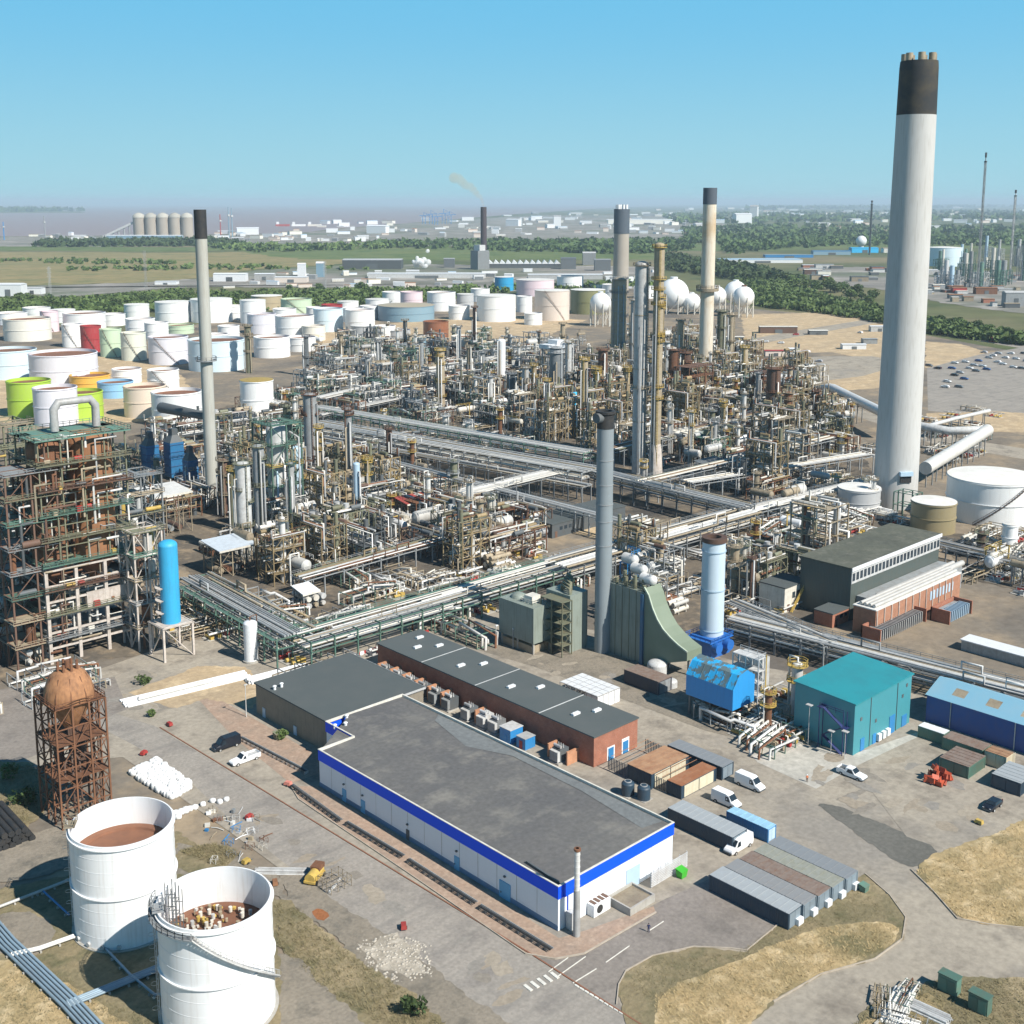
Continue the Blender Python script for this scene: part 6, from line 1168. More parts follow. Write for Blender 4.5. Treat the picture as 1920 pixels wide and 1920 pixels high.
g = P(395, 800); t = thing('flue_duct', 'dark sooty duct bridging from the blue heaters to the slim chimney', 'duct', (g[0], g[1], 0)); a0 = P(310, 910); a1 = P(400, 940); b = MB(); b.tube([(a0[0]-g[0], a0[1]-g[1], 34), (a1[0]-g[0], a1[1]-g[1], 35), (a1[0]-g[0], a1[1]-g[1], 24)], 2.3, 10); b.build('duct', M['dgrey'], t)
for u, vb, W2, D2, H2, m, rm, lb in ((415, 1085, 13, 11, 9, 'tan', mat('pale_sheet_roof', (.50,.56,.62), .5, dirt=.25, var=0), 'open shelter with a pale sheet roof near the tall pale column'), (290, 1010, 15, 13, 15, 'tan', M['galv'], 'clad compressor house with a grey rounded roof beneath the blue heaters'), (765, 985, 13, 7, 8, 'tan', mat('dull_red_roof', (.34,.06,.05), .6, dirt=.4, var=0), 'open shelter with a dull red roof over the brown process area'), (570, 1145, 5, 5, 5, 'grey', M['white'], 'small shelter with a bright white roof inside the rack corner'), (1330, 905, 14, 8, 7, 'tan', M['dgrey'], 'dark roofed yellow edged shelter right of the tall columns')):
    g = P(u, vb); t = thing('roofed_shelter', lb, 'shelter', (g[0], g[1], 0)); lattice(MB(), 0, W2, 0, D2, 0, H2, 2, 3, 2, .3).build('frame', M[m], t); MB().add([(-.6,-.6,H2),(W2+.6,-.6,H2),(W2+.6,D2+.6,H2+1.3),(-.6,D2+.6,H2+1.3),(-.6,-.6,H2+.25),(W2+.6,-.6,H2+.25),(W2+.6,D2+.6,H2+1.55),(-.6,D2+.6,H2+1.55)],[(0,3,2,1),(4,5,6,7),(0,1,5,4),(1,2,6,5),(2,3,7,6),(3,0,4,7)]).build('roof', rm, t)
    b = MB(); b.box(-.65, W2+.65, -.75, -.6, H2-.3, H2+.3); b.build('eaves_beam', M['yellow'] if rm == M['dgrey'] else M['offwhite'], t)
    for k in range(4): e = MB(); e.cyl((1+k*W2/4.5, 1.5, 2), (1+k*W2/4.5, D2-1.5, 2), 1.0, n=12); e.build('machine', M[('tan','rust','grey','brown')[k]], t)
# ---------------------------------------------------------------- pipe racks
def rack(name, label, a, b, z, width, n, mats_, fm='grey', step=7.0, levels=1, rmin=.16, rmax=.42, zig=True, seed=1, low=0, walk=True):
    rr = random.Random(seed); L = hypot(b[0]-a[0], b[1]-a[1]); t = thing(name, label, 'pipe rack', (a[0], a[1], 0), atan2(b[1]-a[1], b[0]-a[0])); f = MB(); k = int(L/step); zs = [z - 2.6*i for i in range(levels)]
    for i in range(k + 1):
        x = L*i/k
        for y in (-width/2, width/2): f.bar((x, y, 0), (x, y, z + .2), .38)
        for zz in zs: f.bar((x, -width/2 - .4, zz), (x, width/2 + .4, zz), .32)
    for zz in zs:
        for y in (-width/2, width/2): f.bar((0, y, zz - .35), (L, y, zz - .35), .28)
    f.build('frame', M[fm], t)
    for li, zz in enumerate(zs):
        y = -width/2 + .4
        while y < width/2 - .3:
            r = rr.uniform(rmin, rmax); r = rmin if rr.random() < .35 else r; y += r
            x0, x1 = (0, L) if rr.random() < .7 else sorted((rr.uniform(0, L), rr.uniform(0, L)))
            if x1 - x0 > 6:
                path = [(x0, y, zz + r + .16)]
                if zig and rr.random() < .25 and x1 - x0 > 30: xm = rr.uniform(x0 + 8, x1 - 12); path += [(xm, y, zz+r+.16), (xm, y, zz+r+2.2), (xm+5, y, zz+r+2.2), (xm+5, y, zz+r+.16)]
                path.append((x1, y, zz + r + .16)); p = MB(); p.tube(path, r, 6); p.build('pipe', M[rr.choice(mats_)], t)
            y += r + rr.uniform(.12, .45)
    if walk:
        w = MB(); w.box(0, L, width/2 + .3, width/2 + 1.3, z + .1, z + .2); w.rail([(0, width/2 + 1.3, z+.2), (L, width/2+1.3, z+.2)], 1.1, .09, 3); w.build('walkway', M[fm], t)
    return t
PW = ['galv','galv','offwhite','lgrey','silver','tan','galv']; PG = ['grey','lgrey','galv','offwhite','lgrey','galv','grey','tan']; PT = ['tan','galv','ochre','rust','lgrey','offwhite','olive','brown']
def rpx(label, a, b, z, width, mats_, seed, **k): return rack('pipe_rack', label, P(a[0], a[1], z), P(b[0], b[1], z), z, width, 0, mats_, seed=seed, **k)
rpx('long two tier pipe rack running from the rack corner up behind the boiler houses', (565,1196), (1050,1057), 8, 9, PG, 1, levels=2, fm='green'); rpx('sunlit pale pipe rack behind the grey stack with the black cap', (1040,1060), (1405,958), 8, 12, PW, 2, levels=2); rpx('wide rack of blue grey pipes right of the sky blue drum', (560,1190), (362,1082), 8, 13, PG, 3, levels=2, fm='green')
rpx('narrow dark pipe bridge crossing the plant roads', (600,832), (1195,986), 8, 4.5, PG, 4, fm='grey'); rpx('broad pale pipe rack across the centre of the plant', (590,792), (1110,882), 10, 15, PW, 5, levels=2, fm='grey'); rpx('dark shaded pipe rack right of centre below the tall columns', (1105,880), (1400,952), 9, 9, PG, 6, levels=2, fm='dgrey'); rpx('short pale cross rack joining the two centre racks', (825,938), (1045,884), 8, 9, PW, 7, levels=1)
rpx('rack of pale curved pipes near the far frames', (590,778), (905,712), 6, 12, PW, 8, step=9, rmax=.6); rpx('far pale rack along the near edge of the tank farm frames', (600,748), (1060,640), 8, 9, PW, 9, step=9, rmax=.6); rpx('long low grey rack running past the teal building to the right edge', (1375,1158), (2020,1322), 6, 8, PG, 10, levels=2); rpx('dark rack passing right of the tall columns to the huge chimney', (1290,905), (1625,852), 8, 8, PG, 11); rpx('pale rack behind the turbine hall towards the white tank', (1400,958), (1640,900), 7, 8, PW, 12); rpx('rack of looped pale pipes in front of the grey round tank', (1470,990), (1640,948), 3, 8, PW, 13, step=8); rpx('rack crossing the right edge below the white round tank', (1745,1015), (2000,1075), 6, 7, PG, 14); rpx('short grey rack between the pale blue stack and the turbine hall', (1370,1130), (1560,1210), 6, 6, PG, 15); rpx('rack of pale pipes at the right edge before the brick switch house', (1560,1200), (1720,1255), 4, 5, PW, 16)
rpx('pale rack parallel to the broad centre rack on its far side', (592,762), (1105,848), 8, 9, PW, 31, levels=2, fm='green'); rpx('grey rack parallel to the broad centre rack on its near side', (592,818), (1100,912), 7, 6, PG, 32); rpx('low pipe rack along the far side of the brown process area', (620,905), (830,958), 7, 6, PG, 17); rpx('low tan rack through the brown process area', (560,1085), (830,1010), 6, 6, PT, 18); rpx('tan rack under the tall columns', (1120,850), (1450,770), 8, 8, PT, 19); rpx('tan rack at the foot of the rusted towers', (1200,905), (1560,820), 9, 7, PT, 20)
# big flue ducts feeding the huge chimney
def duct(label, pts, r, m='silver', sup=True):
    W = [P(u, v, z) for u, v, z in pts]; t = thing('flue_duct', label, 'duct', (W[0][0], W[0][1], 0)); q = [(x - W[0][0], y - W[0][1], z) for x, y, z in W]; MB().tube(q, r, 16).build('duct', M[m], t)
    if sup:
        s = MB()
        for (x, y, z), (x1, y1, z1) in zip(q[:-1], q[1:]):
            for f in (.15, .5, .85): xx, yy, zz = x+(x1-x)*f, y+(y1-y)*f, z+(z1-z)*f; s.bar((xx-r, yy, 0), (xx-r, yy, zz), .4); s.bar((xx+r, yy, 0), (xx+r, yy, zz), .4); s.bar((xx-r, yy, zz-r), (xx+r, yy, zz-r), .4)
        s.build('trestle', M['grey'], t)
duct('fat pale duct slanting down to the huge chimney from the far side', [(1525,722,12),(1562,728,12),(1672,782,12)], 2.6); duct('fat grey duct running right from behind the huge chimney', [(1722,798,10),(1780,808,10),(1848,806,10)], 2.0, 'lgrey'); duct('fat pale duct rising from the huge chimney to the far right trestle', [(1735,878,9),(1790,845,10),(1852,806,12)], 2.8, 'galv'); duct('thinner pale pipe along the far side of the duct trestles', [(1735,800,8),(1790,785,8),(1855,770,8)], 1.0); duct('pale lagged pipe loop left of the duct trestle', [(1380,690,12),(1420,712,12),(1480,706,12)], 2.4, 'lgrey')
# ---------------------------------------------------------------- filler equipment: a dozen kinds, copied through the process blocks
PR = {}
def proto(key, fn): PR.setdefault(key, []).append(fn())
def mk_frame(i):
    rr = random.Random(100 + i); W, D, lv = rr.choice([12, 15, 18]), rr.choice([8, 10, 12]), rr.choice([2, 3, 3, 4]); H = lv*rr.uniform(3.4, 4.6); fm = ('ochre','dgrey','green','grey','olive','rust','brown','tan')[i % 8]
    t = thing('process_steelwork', None, 'process frame', (0,0,0), 0, 'pipe filled steel frames'); lattice(MB(), 0, W, 0, D, 0, H, lv, 3, 2, .35, i % 2 == 0, .26).build('frame', M[fm], t)
    for k in range(lv):
        z = H*(k+1)/lv; 
        if k % 2 == i % 2: d = MB(); d.box(0, W, 0, D*.4, z-.1, z+.05); d.rail([(0,0,z),(W,0,z)],1.1,.1,2); d.build('deck', M[fm], t)
        for q in range(6):
            y = rr.uniform(.4, D-.4); r = rr.uniform(.15, .45); x0, x1 = rr.uniform(-2, W*.3), rr.uniform(W*.6, W+2); p = MB(); pth = [(x0,y,z+r+.1),(x1,y,z+r+.1)]
            if rr.random() < .5: pth.append((x1, y, max(0, z - rr.uniform(3, 8))))
            if rr.random() < .4: pth = [(x0, y, z + r + rr.uniform(1.5, 3.5))] + pth
            p.tube(pth, r, 6); p.build('pipe', M[rr.choice(PW + PW + PT)], t)
    for q in range(5): x, y = rr.uniform(1, W-1), rr.uniform(1, D-1); e = MB(); e.cyl((x-2, y, H + .9), (x+2, y, H + .9), .75, n=12) if q % 2 else e.cyl((x, y, 0), (x, y, H*rr.uniform(.6, 1.3)), rr.uniform(.5, 1.1), n=12); e.build('vessel', M[rr.choice(['lgrey','tan','ochre','brown','galv','olive','dgrey'])], t)
    return t
def mk_bank(i):
    rr = random.Random(200 + i); t = thing('heat_exchanger_bank', None, 'heat exchanger', (0,0,0), 0, 'banks of heat exchangers'); f = MB()
    for k in range(3 + i % 3):
        for lv in range(2):
            y, z = k*2.4, 1.3 + lv*2.1; e = MB(); r = rr.uniform(.55, .85); e.cyl((0,y,z),(7,y,z),r,n=12); e.cyl((-.9,y,z),(-.1,y,z),r*1.15,n=12); e.cyl((1.2,y,z),(1.2,y,z+r+.7),.25,n=8); e.cyl((5.5,y,z),(5.5,y,z+r+.7),.25,n=8); e.build('exchanger', M[rr.choice(['lgrey','galv','tan','offwhite','rust'])], t)
        for x in (1.5, 5.5): f.box(x-.2, x+.2, y-.7, y+.7, 0, 3.2)
    f.build('saddle', M['concrete'], t); return t
def mk_drum(i):
    rr = random.Random(300 + i); t = thing('horizontal_drum', None, 'drum', (0,0,0), 0, 'horizontal drums on stands'); r = rr.uniform(1.2, 2.0); L = rr.uniform(6, 11); z = rr.uniform(3, 7); b = MB(); b.cyl((0,0,z+r),(L,0,z+r),r,n=18,caps=False)
    for x, s in ((0,-1),(L,1)): b.cyl((x,0,z+r),(x+s*r*.3,0,z+r),r,r*.75,18,False); b.cyl((x+s*r*.3,0,z+r),(x+s*r*.5,0,z+r),r*.75,.05,18,False)
    b.build('shell', M[('white','lgrey','galv','offwhite','tan','silver')[i % 6]], t); lattice(MB(), .5, L-.5, -r, r, 0, z+.3, 1, 2, 1, .3).build('stand', M[('tan','grey','concrete')[i % 3]], t); p = MB(); p.rail([(0,-r-.8,z+2*r),(L,-r-.8,z+2*r)],1.1,.1,2); p.tube([(L*.5,0,z+2*r),(L*.5,0,z+2*r+1.5),(L*.5,r+1.4,z+2*r+1.5),(L*.5,r+1.4,0)],.28,6); p.build('pipework', M[('yellow','tan','galv')[i % 3]], t); return t
def mk_cooler(i):
    t = thing('air_cooler', None, 'air cooler', (0,0,0), 0, 'fan air coolers'); W, D, H = 12, 9, 7 + i; lattice(MB(), 0, W, 0, D, 0, H, 2, 3, 2, .3).build('frame', M[('tan','green','grey')[i % 3]], t); MB().box(-.3, W+.3, -.3, D+.3, H, H+1.2).build('tube_bundle', M[('lgrey','tan','galv')[i % 3]], t)
    for a in range(3):
        for b_ in range(2): f = MB(); f.lathe([(1.7, H+1.2), (1.6, H+2.0), (1.45, H+2.0), (1.45, H+1.3), (.3, H+1.3), (.3, H+1.6), (.01, H+1.6)], 16, 2+a*4, 2.3+b_*4.4); f.build('fan_ring', M[('offwhite','lgrey','tan')[i % 3]], t)
    return t
def mk_vessel(i):
    rr = random.Random(400 + i); t = thing('vertical_vessel', None, 'vessel', (0,0,0), 0, 'short vertical vessels'); r, H = rr.uniform(.9, 1.9), rr.uniform(8, 19); b = MB(); b.lathe([(r,0),(r,H-r*.5)],16); b.dome((0,0,H-r*.5),r,r*.5,16,4); b.build('shell', M[('lgrey','tan','galv','offwhite','rust','silver','olive','brown')[i % 8]], t)
    for k in range(2 + i % 2): z = H*(.95 - .3*k); p = MB(); p.lathe([(r*.9,z-.1),(r+1.1,z-.1),(r+1.1,z+.05),(r*.9,z+.05)],12); p.rail([((r+1)*cos(q*pi/4),(r+1)*sin(q*pi/4),z) for q in range(8)],1.1,.1,1.5,True); p.build('platform', M[('yellow','tan','grey','olive')[i % 4]], t)
    p = MB(); p.tube([(0,0,H),(0,0,H+.9),(r+.8,0,H+.9),(r+.8,0,0)],.24,6); p.build('overhead_pipe', M['galv'], t); return t
def mk_pipes(i):
    rr = random.Random(500 + i); t = thing('pipe_bundle', None, 'pipework', (0,0,0), 0, 'pipe bundles between units'); L = rr.uniform(16, 26); s = MB()
    for k in range(7): y, z, r = k*.95, rr.uniform(.7, 3.2), rr.uniform(.16, .42); x0, x1 = rr.uniform(0, 5), L - rr.uniform(0, 5); MB().tube([(x0,y,0),(x0,y,z),(x1*.5,y,z),(x1*.5,y+rr.choice([0,0,1.2]),z+rr.choice([0,0,1.5])),(x1,y+.2,z),(x1,y,0)],r,6).build('pipe', M[rr.choice(PW if i % 2 else PT)], t)
    for k in range(5): s = MB(); s.box(k*L/5+1, k*L/5+1.3, -.4, 6.4, 0, .3); s.bar((k*L/5+1.1,-.3,0),(k*L/5+1.1,-.3,3.4),.2); s.bar((k*L/5+1.1,6.3,0),(k*L/5+1.1,6.3,3.4),.2); s.bar((k*L/5+1.1,-.3,3.3),(k*L/5+1.1,6.3,3.3),.2); s.build('support', M[('tan','grey','green')[i % 3]], t)
    return t
def mk_pump(i):
    rr = random.Random(600 + i); t = thing('pump_set', None, 'pump', (0,0,0), 0, 'pump sets'); 
    for k in range(4): e = MB(); x = k*2.6; e.cyl((x,0,.8),(x,2,.8),.5,n=10); e.box(x-.6,x+.6,2.1,3.4,.2,1.5); e.build('pump', M[rr.choice(['blue','tan','rust','lgrey','yellow','red','green'])], t)
    MB().box(-1,9.2,-.6,3.8,0,.25).build('plinth', M['concrete'], t); p = MB(); p.tube([(-1,4.4,2.4),(9.5,4.4,2.4)],.3,6)
    for k in range(4): p.tube([(k*2.6,.9,1.2),(k*2.6,.9,2.4),(k*2.6,4.4,2.4)],.16,6)
    p.build('header_pipe', M['galv'], t); return t
NAMES = {}
for i in range(8): proto('frame', lambda: mk_frame(i))
for i in range(3): proto('bank', lambda: mk_bank(i))
for i in range(6): proto('drum', lambda: mk_drum(i))
for i in range(3): proto('cooler', lambda: mk_cooler(i))
for i in range(8): proto('vessel', lambda: mk_vessel(i))
for i in range(4): proto('pipes', lambda: mk_pipes(i))
for i in range(3): proto('pump', lambda: mk_pump(i))
DESC = dict(frame=['ochre pipe filled frame','dark grey pipe filled frame','green pipe filled frame','grey pipe filled frame','olive pipe filled frame','rusty pipe filled frame','brown open pipe frame','tan open pipe frame'], bank=['exchanger bank of three','exchanger bank of four','exchanger bank of five'], drum=['white horizontal drum','light grey horizontal drum','lagged horizontal drum','cream horizontal drum','tan horizontal drum','silver horizontal drum'], cooler=['tan air cooler','green framed air cooler','grey air cooler'], vessel=['light grey short vessel','tan short vessel','lagged short vessel','cream short vessel','rusty short vessel','silver short vessel','olive short vessel','brown short vessel'], pipes=['tan supported pipe bundle','grey supported pipe bundle','green supported pipe bundle','tan supported mixed pipe bundle'], pump=['row of four pumps in mixed colours','second pattern pump row','third pattern pump row'])
DESC['pump'] = ['row of four pumps', 'row of four painted pumps', 'row of four small pumps']
USED = set()
def inside(x, y, pl):
    c = False
    for i in range(len(pl)):
        (x0, y0), (x1, y1) = pl[i-1], pl[i]
        if (y0 > y) != (y1 > y) and x < (x1-x0)*(y-y0)/(y1-y0+1e-9)+x0: c = not c
    return c
def fill(pts, sp, weights, seed, jit=.25, prob=.95, pick=None):
    rr = random.Random(seed); pl = poly(pts); xs = [p[0] for p in pl]; ys = [p[1] for p in pl]; y = min(ys); ks = [k for k, w in weights for _ in range(w)]; n = 0
    while y < max(ys):
        x = min(xs)
        while x < max(xs):
            px, py = x + rr.uniform(-jit, jit)*sp, y + rr.uniform(-jit, jit)*sp
            if inside(px, py, pl) and rr.random() < prob:
                k = rr.choice(ks); lst = PR[k]; i = rr.randrange(len(lst)) if not pick or k not in pick else rr.choice(pick[k]); src = lst[i]; rz = rr.choice([0, pi/2, pi, -pi/2])
                if (k, i) not in USED: USED.add((k, i)); o = src; o.location = (px, py, 0); o.rotation_euler = (0,0,rz)
                else: o = dup(src, (px, py, 0), rz)
                s = rr.uniform(.85, 1.15); o.scale = (s, s, s*rr.uniform(.85, 1.2)); auto(o, DESC[k][i]); n += 1
            x += sp
        y += sp*.85
    return n
allk = [('frame',6),('bank',2),('drum',3),('cooler',1),('vessel',4),('pipes',4),('pump',2)]
cnt = 0
cnt += fill([(600,668),(700,650),(900,665),(1050,655),(1090,720),(1000,735),(900,728),(760,742),(600,768)], 21, allk, 21, pick=dict(frame=[1,2,3,2,6]))
cnt += fill([(860,775),(1000,722),(1150,695),(1400,695),(1500,730),(1600,790),(1600,855),(1450,870),(1290,885),(1130,845),(960,815)], 13, allk, 22, pick=dict(frame=[0,5,7,4,0]))
cnt += fill([(440,905),(600,880),(780,940),(850,965),(980,1000),(1000,1050),(870,1050),(800,1020),(640,1030),(560,1120),(440,1075)], 8.6, allk, 23, prob=.85, pick=dict(frame=[0,5,4,6,1]))
cnt += fill([(-60,1010),(80,1020),(70,1240),(0,1290),(-60,1250)], 10, allk, 24)
cnt += fill([(1390,905),(1540,890),(1580,930),(1700,985),(1560,1010),(1520,1050),(1400,1010)], 10, [('pipes',6),('pump',2),('drum',2),('bank',2),('vessel',1)], 25)
cnt += fill([(1150,1070),(1290,1060),(1300,1170),(1240,1170)], 8.5, allk, 26, pick=dict(frame=[3,0,7]))
cnt += fill([(1365,1035),(1480,1045),(1520,1090),(1470,1110),(1430,1150),(1365,1140)], 8, allk, 27, pick=dict(frame=[6,7,4]))
cnt += fill([(600,1135),(860,1070),(960,1060),(900,1085),(700,1150),(620,1170)], 9, [('pipes',5),('pump',2),('bank',1)], 28)
cnt += fill([(440,770),(590,765),(590,860),(440,890)], 14, allk, 29, pick=dict(frame=[1,2,6,4]))
cnt += fill([(250,830),(430,815),(430,960),(260,985)], 12, [('frame',3),('vessel',2),('pipes',2)], 30, prob=.7, pick=dict(frame=[1,6,4,5]))
cnt += fill([(1830,1040),(1925,1040),(1925,1105),(1850,1085)], 8, [('pipes',4),('pump',2),('drum',2),('vessel',2)], 31)
cnt += fill([(630,1225),(870,1150),(930,1165),(820,1185),(650,1240)], 8, [('pump',3),('pipes',3)], 32)
cnt += fill([(860,965),(1000,990),(1020,1040),(880,1050)], 8, [('pump',4),('vessel',2),('drum',2),('pipes',2)], 33)
cnt += fill([(1130,640),(1300,630),(1400,650),(1400,700),(1150,690)], 22, allk, 34, pick=dict(frame=[0,3,7]))
cnt += fill([(1740,790),(1850,760),(1870,830),(1760,900)], 13, [('pipes',3),('pump',2)], 35, prob=.6)
cnt += fill([(360,1165),(450,1110),(560,1210),(530,1250),(480,1255)], 8, [('pipes',3),('pump',2)], 36, prob=.8)
cnt += fill([(0,1300),(60,1290),(70,1400),(0,1420)], 8, [('pump',2),('pipes',1)], 37, prob=.6)
for k, l in PR.items():
    for i, o in enumerate(l):
        if (k, i) not in USED:
            for c in list(o.children): bpy.data.objects.remove(c)
            bpy.data.objects.remove(o)
cnt += fill([(600,742),(760,735),(900,730),(1010,790),(960,810),(800,790),(620,775)], 17, [('pipes',5),('frame',4),('drum',1),('bank',1)], 41, pick=dict(frame=[1,3,6,2]))
cnt += fill([(600,800),(700,812),(1040,880),(900,880),(760,865),(620,845)], 15, [('pipes',5),('pump',2),('frame',1)], 42, pick=dict(frame=[1,6]), prob=.7)
cnt += fill([(1400,700),(1520,720),(1560,760),(1600,800),(1500,790)], 16, allk, 43, pick=dict(frame=[0,5,7]))
cnt += fill([(1800,1012),(1925,1012),(1925,1120),(1850,1095)], 7, [('pipes',4),('pump',3),('bank',1)], 44, prob=.8)
cnt += fill([(880,1065),(1050,1050),(1120,1075),(1050,1100),(920,1110)], 8, [('pipes',3),('pump',2),('bank',2)], 45, prob=.8)
cnt += fill([(600,745),(900,712),(1130,700),(1400,700),(1600,790),(1625,870),(1400,950),(1100,880),(900,850),(760,835)], 17, [('pipes',4),('vessel',3),('frame',3),('drum',2),('pump',2)], 51, prob=.75, jit=.45)
cnt += fill([(620,850),(760,880),(900,905),(830,950),(700,930),(620,900)], 13, [('pipes',4),('pump',2),('drum',1),('vessel',1)], 52, prob=.8, jit=.4)
cnt += fill([(1400,1000),(1520,985),(1600,960),(1660,985),(1560,1040),(1530,1130),(1420,1170),(1370,1130),(1370,1030)], 9, [('pipes',4),('pump',3),('bank',1)], 53, prob=.6, jit=.4)
cnt += fill([(600,640),(760,635),(1000,640),(1090,640),(1090,700),(900,710),(600,735)], 24, allk, 54, pick=dict(frame=[3,1,2,3]), jit=.4)
cnt += fill([(1395,1335),(1490,1318),(1508,1385),(1450,1425),(1398,1405)], 6.0, [('pump',2),('vessel',1),('pipes',1)], 55, jit=.2)
print('filler things', cnt)
# white deck over the stout grey column and red framed structure
g = P(1042, 745); t = thing('white_topped_deck', 'railed white decks on posts over the row of short columns', 'deck', (g[0], g[1], 0)); Hd = HT(1042, 745, 652); lattice(MB(), -7, 7, -5, 5, 0, Hd, 3, 2, 2, .5).build('frame', M['grey'], t); b = MB(); b.box(-9, 9, -6, 6, Hd, Hd+2.5); b.box(-3, 4, -4, 4, Hd+2.5, Hd+5); b.build('housing', M['white'], t)
for u, vb, vt, W2, lb in ((1105, 760, 698, 14, 'rust red open steel structure left of the tan banded column'), (1290, 780, 690, 22, 'rust brown multi deck structure before the white chimney'), (1430, 760, 700, 12, 'dark rusty open structure right of the column group')):
    g = P(u, vb); Hh = HT(u, vb, vt); t = thing('process_structure', lb, 'process structure', (g[0], g[1], 0)); lattice(MB(), 0, W2, 0, 10, 0, Hh, 5, 3, 2, .5).build('frame', M['rust'], t)
    for k in range(5): z = Hh*(k+1)/5; d = MB(); d.box(-.5,W2+.5,-.5,10.5,z-.2,z); d.rail([(-.5,-.5,z),(W2+.5,-.5,z)],1.2,.15,2); d.build('deck', M[('rust','brown','tan')[k%3]], t)
    for k in range(8): e = MB(); x = R.uniform(1,W2-1); z = Hh/5*R.randint(0,4); e.cyl((x,-.2,z+.2),(x,-.2,z+Hh/5),.7,n=10); e.build('vessel', M[R.choice(['tan','offwhite','rust','galv','yellow'])], t)
g = P(872, 1022); t = thing('blue_pump_unit', 'bright blue pump units in the brown process area', 'pump', (g[0], g[1], 0)); b = MB(); b.cyl((0,0,1.5),(4,0,1.5),1.4,n=14); b.cyl((2,2.5,1),(2,5,1),1,n=12); b.build('casing', mat('strong_blue_casing', (.02,.07,.48), .45), t); MB().box(-.5,4.5,-1.5,5.2,0,.3).build('plinth', M['concrete'], t)
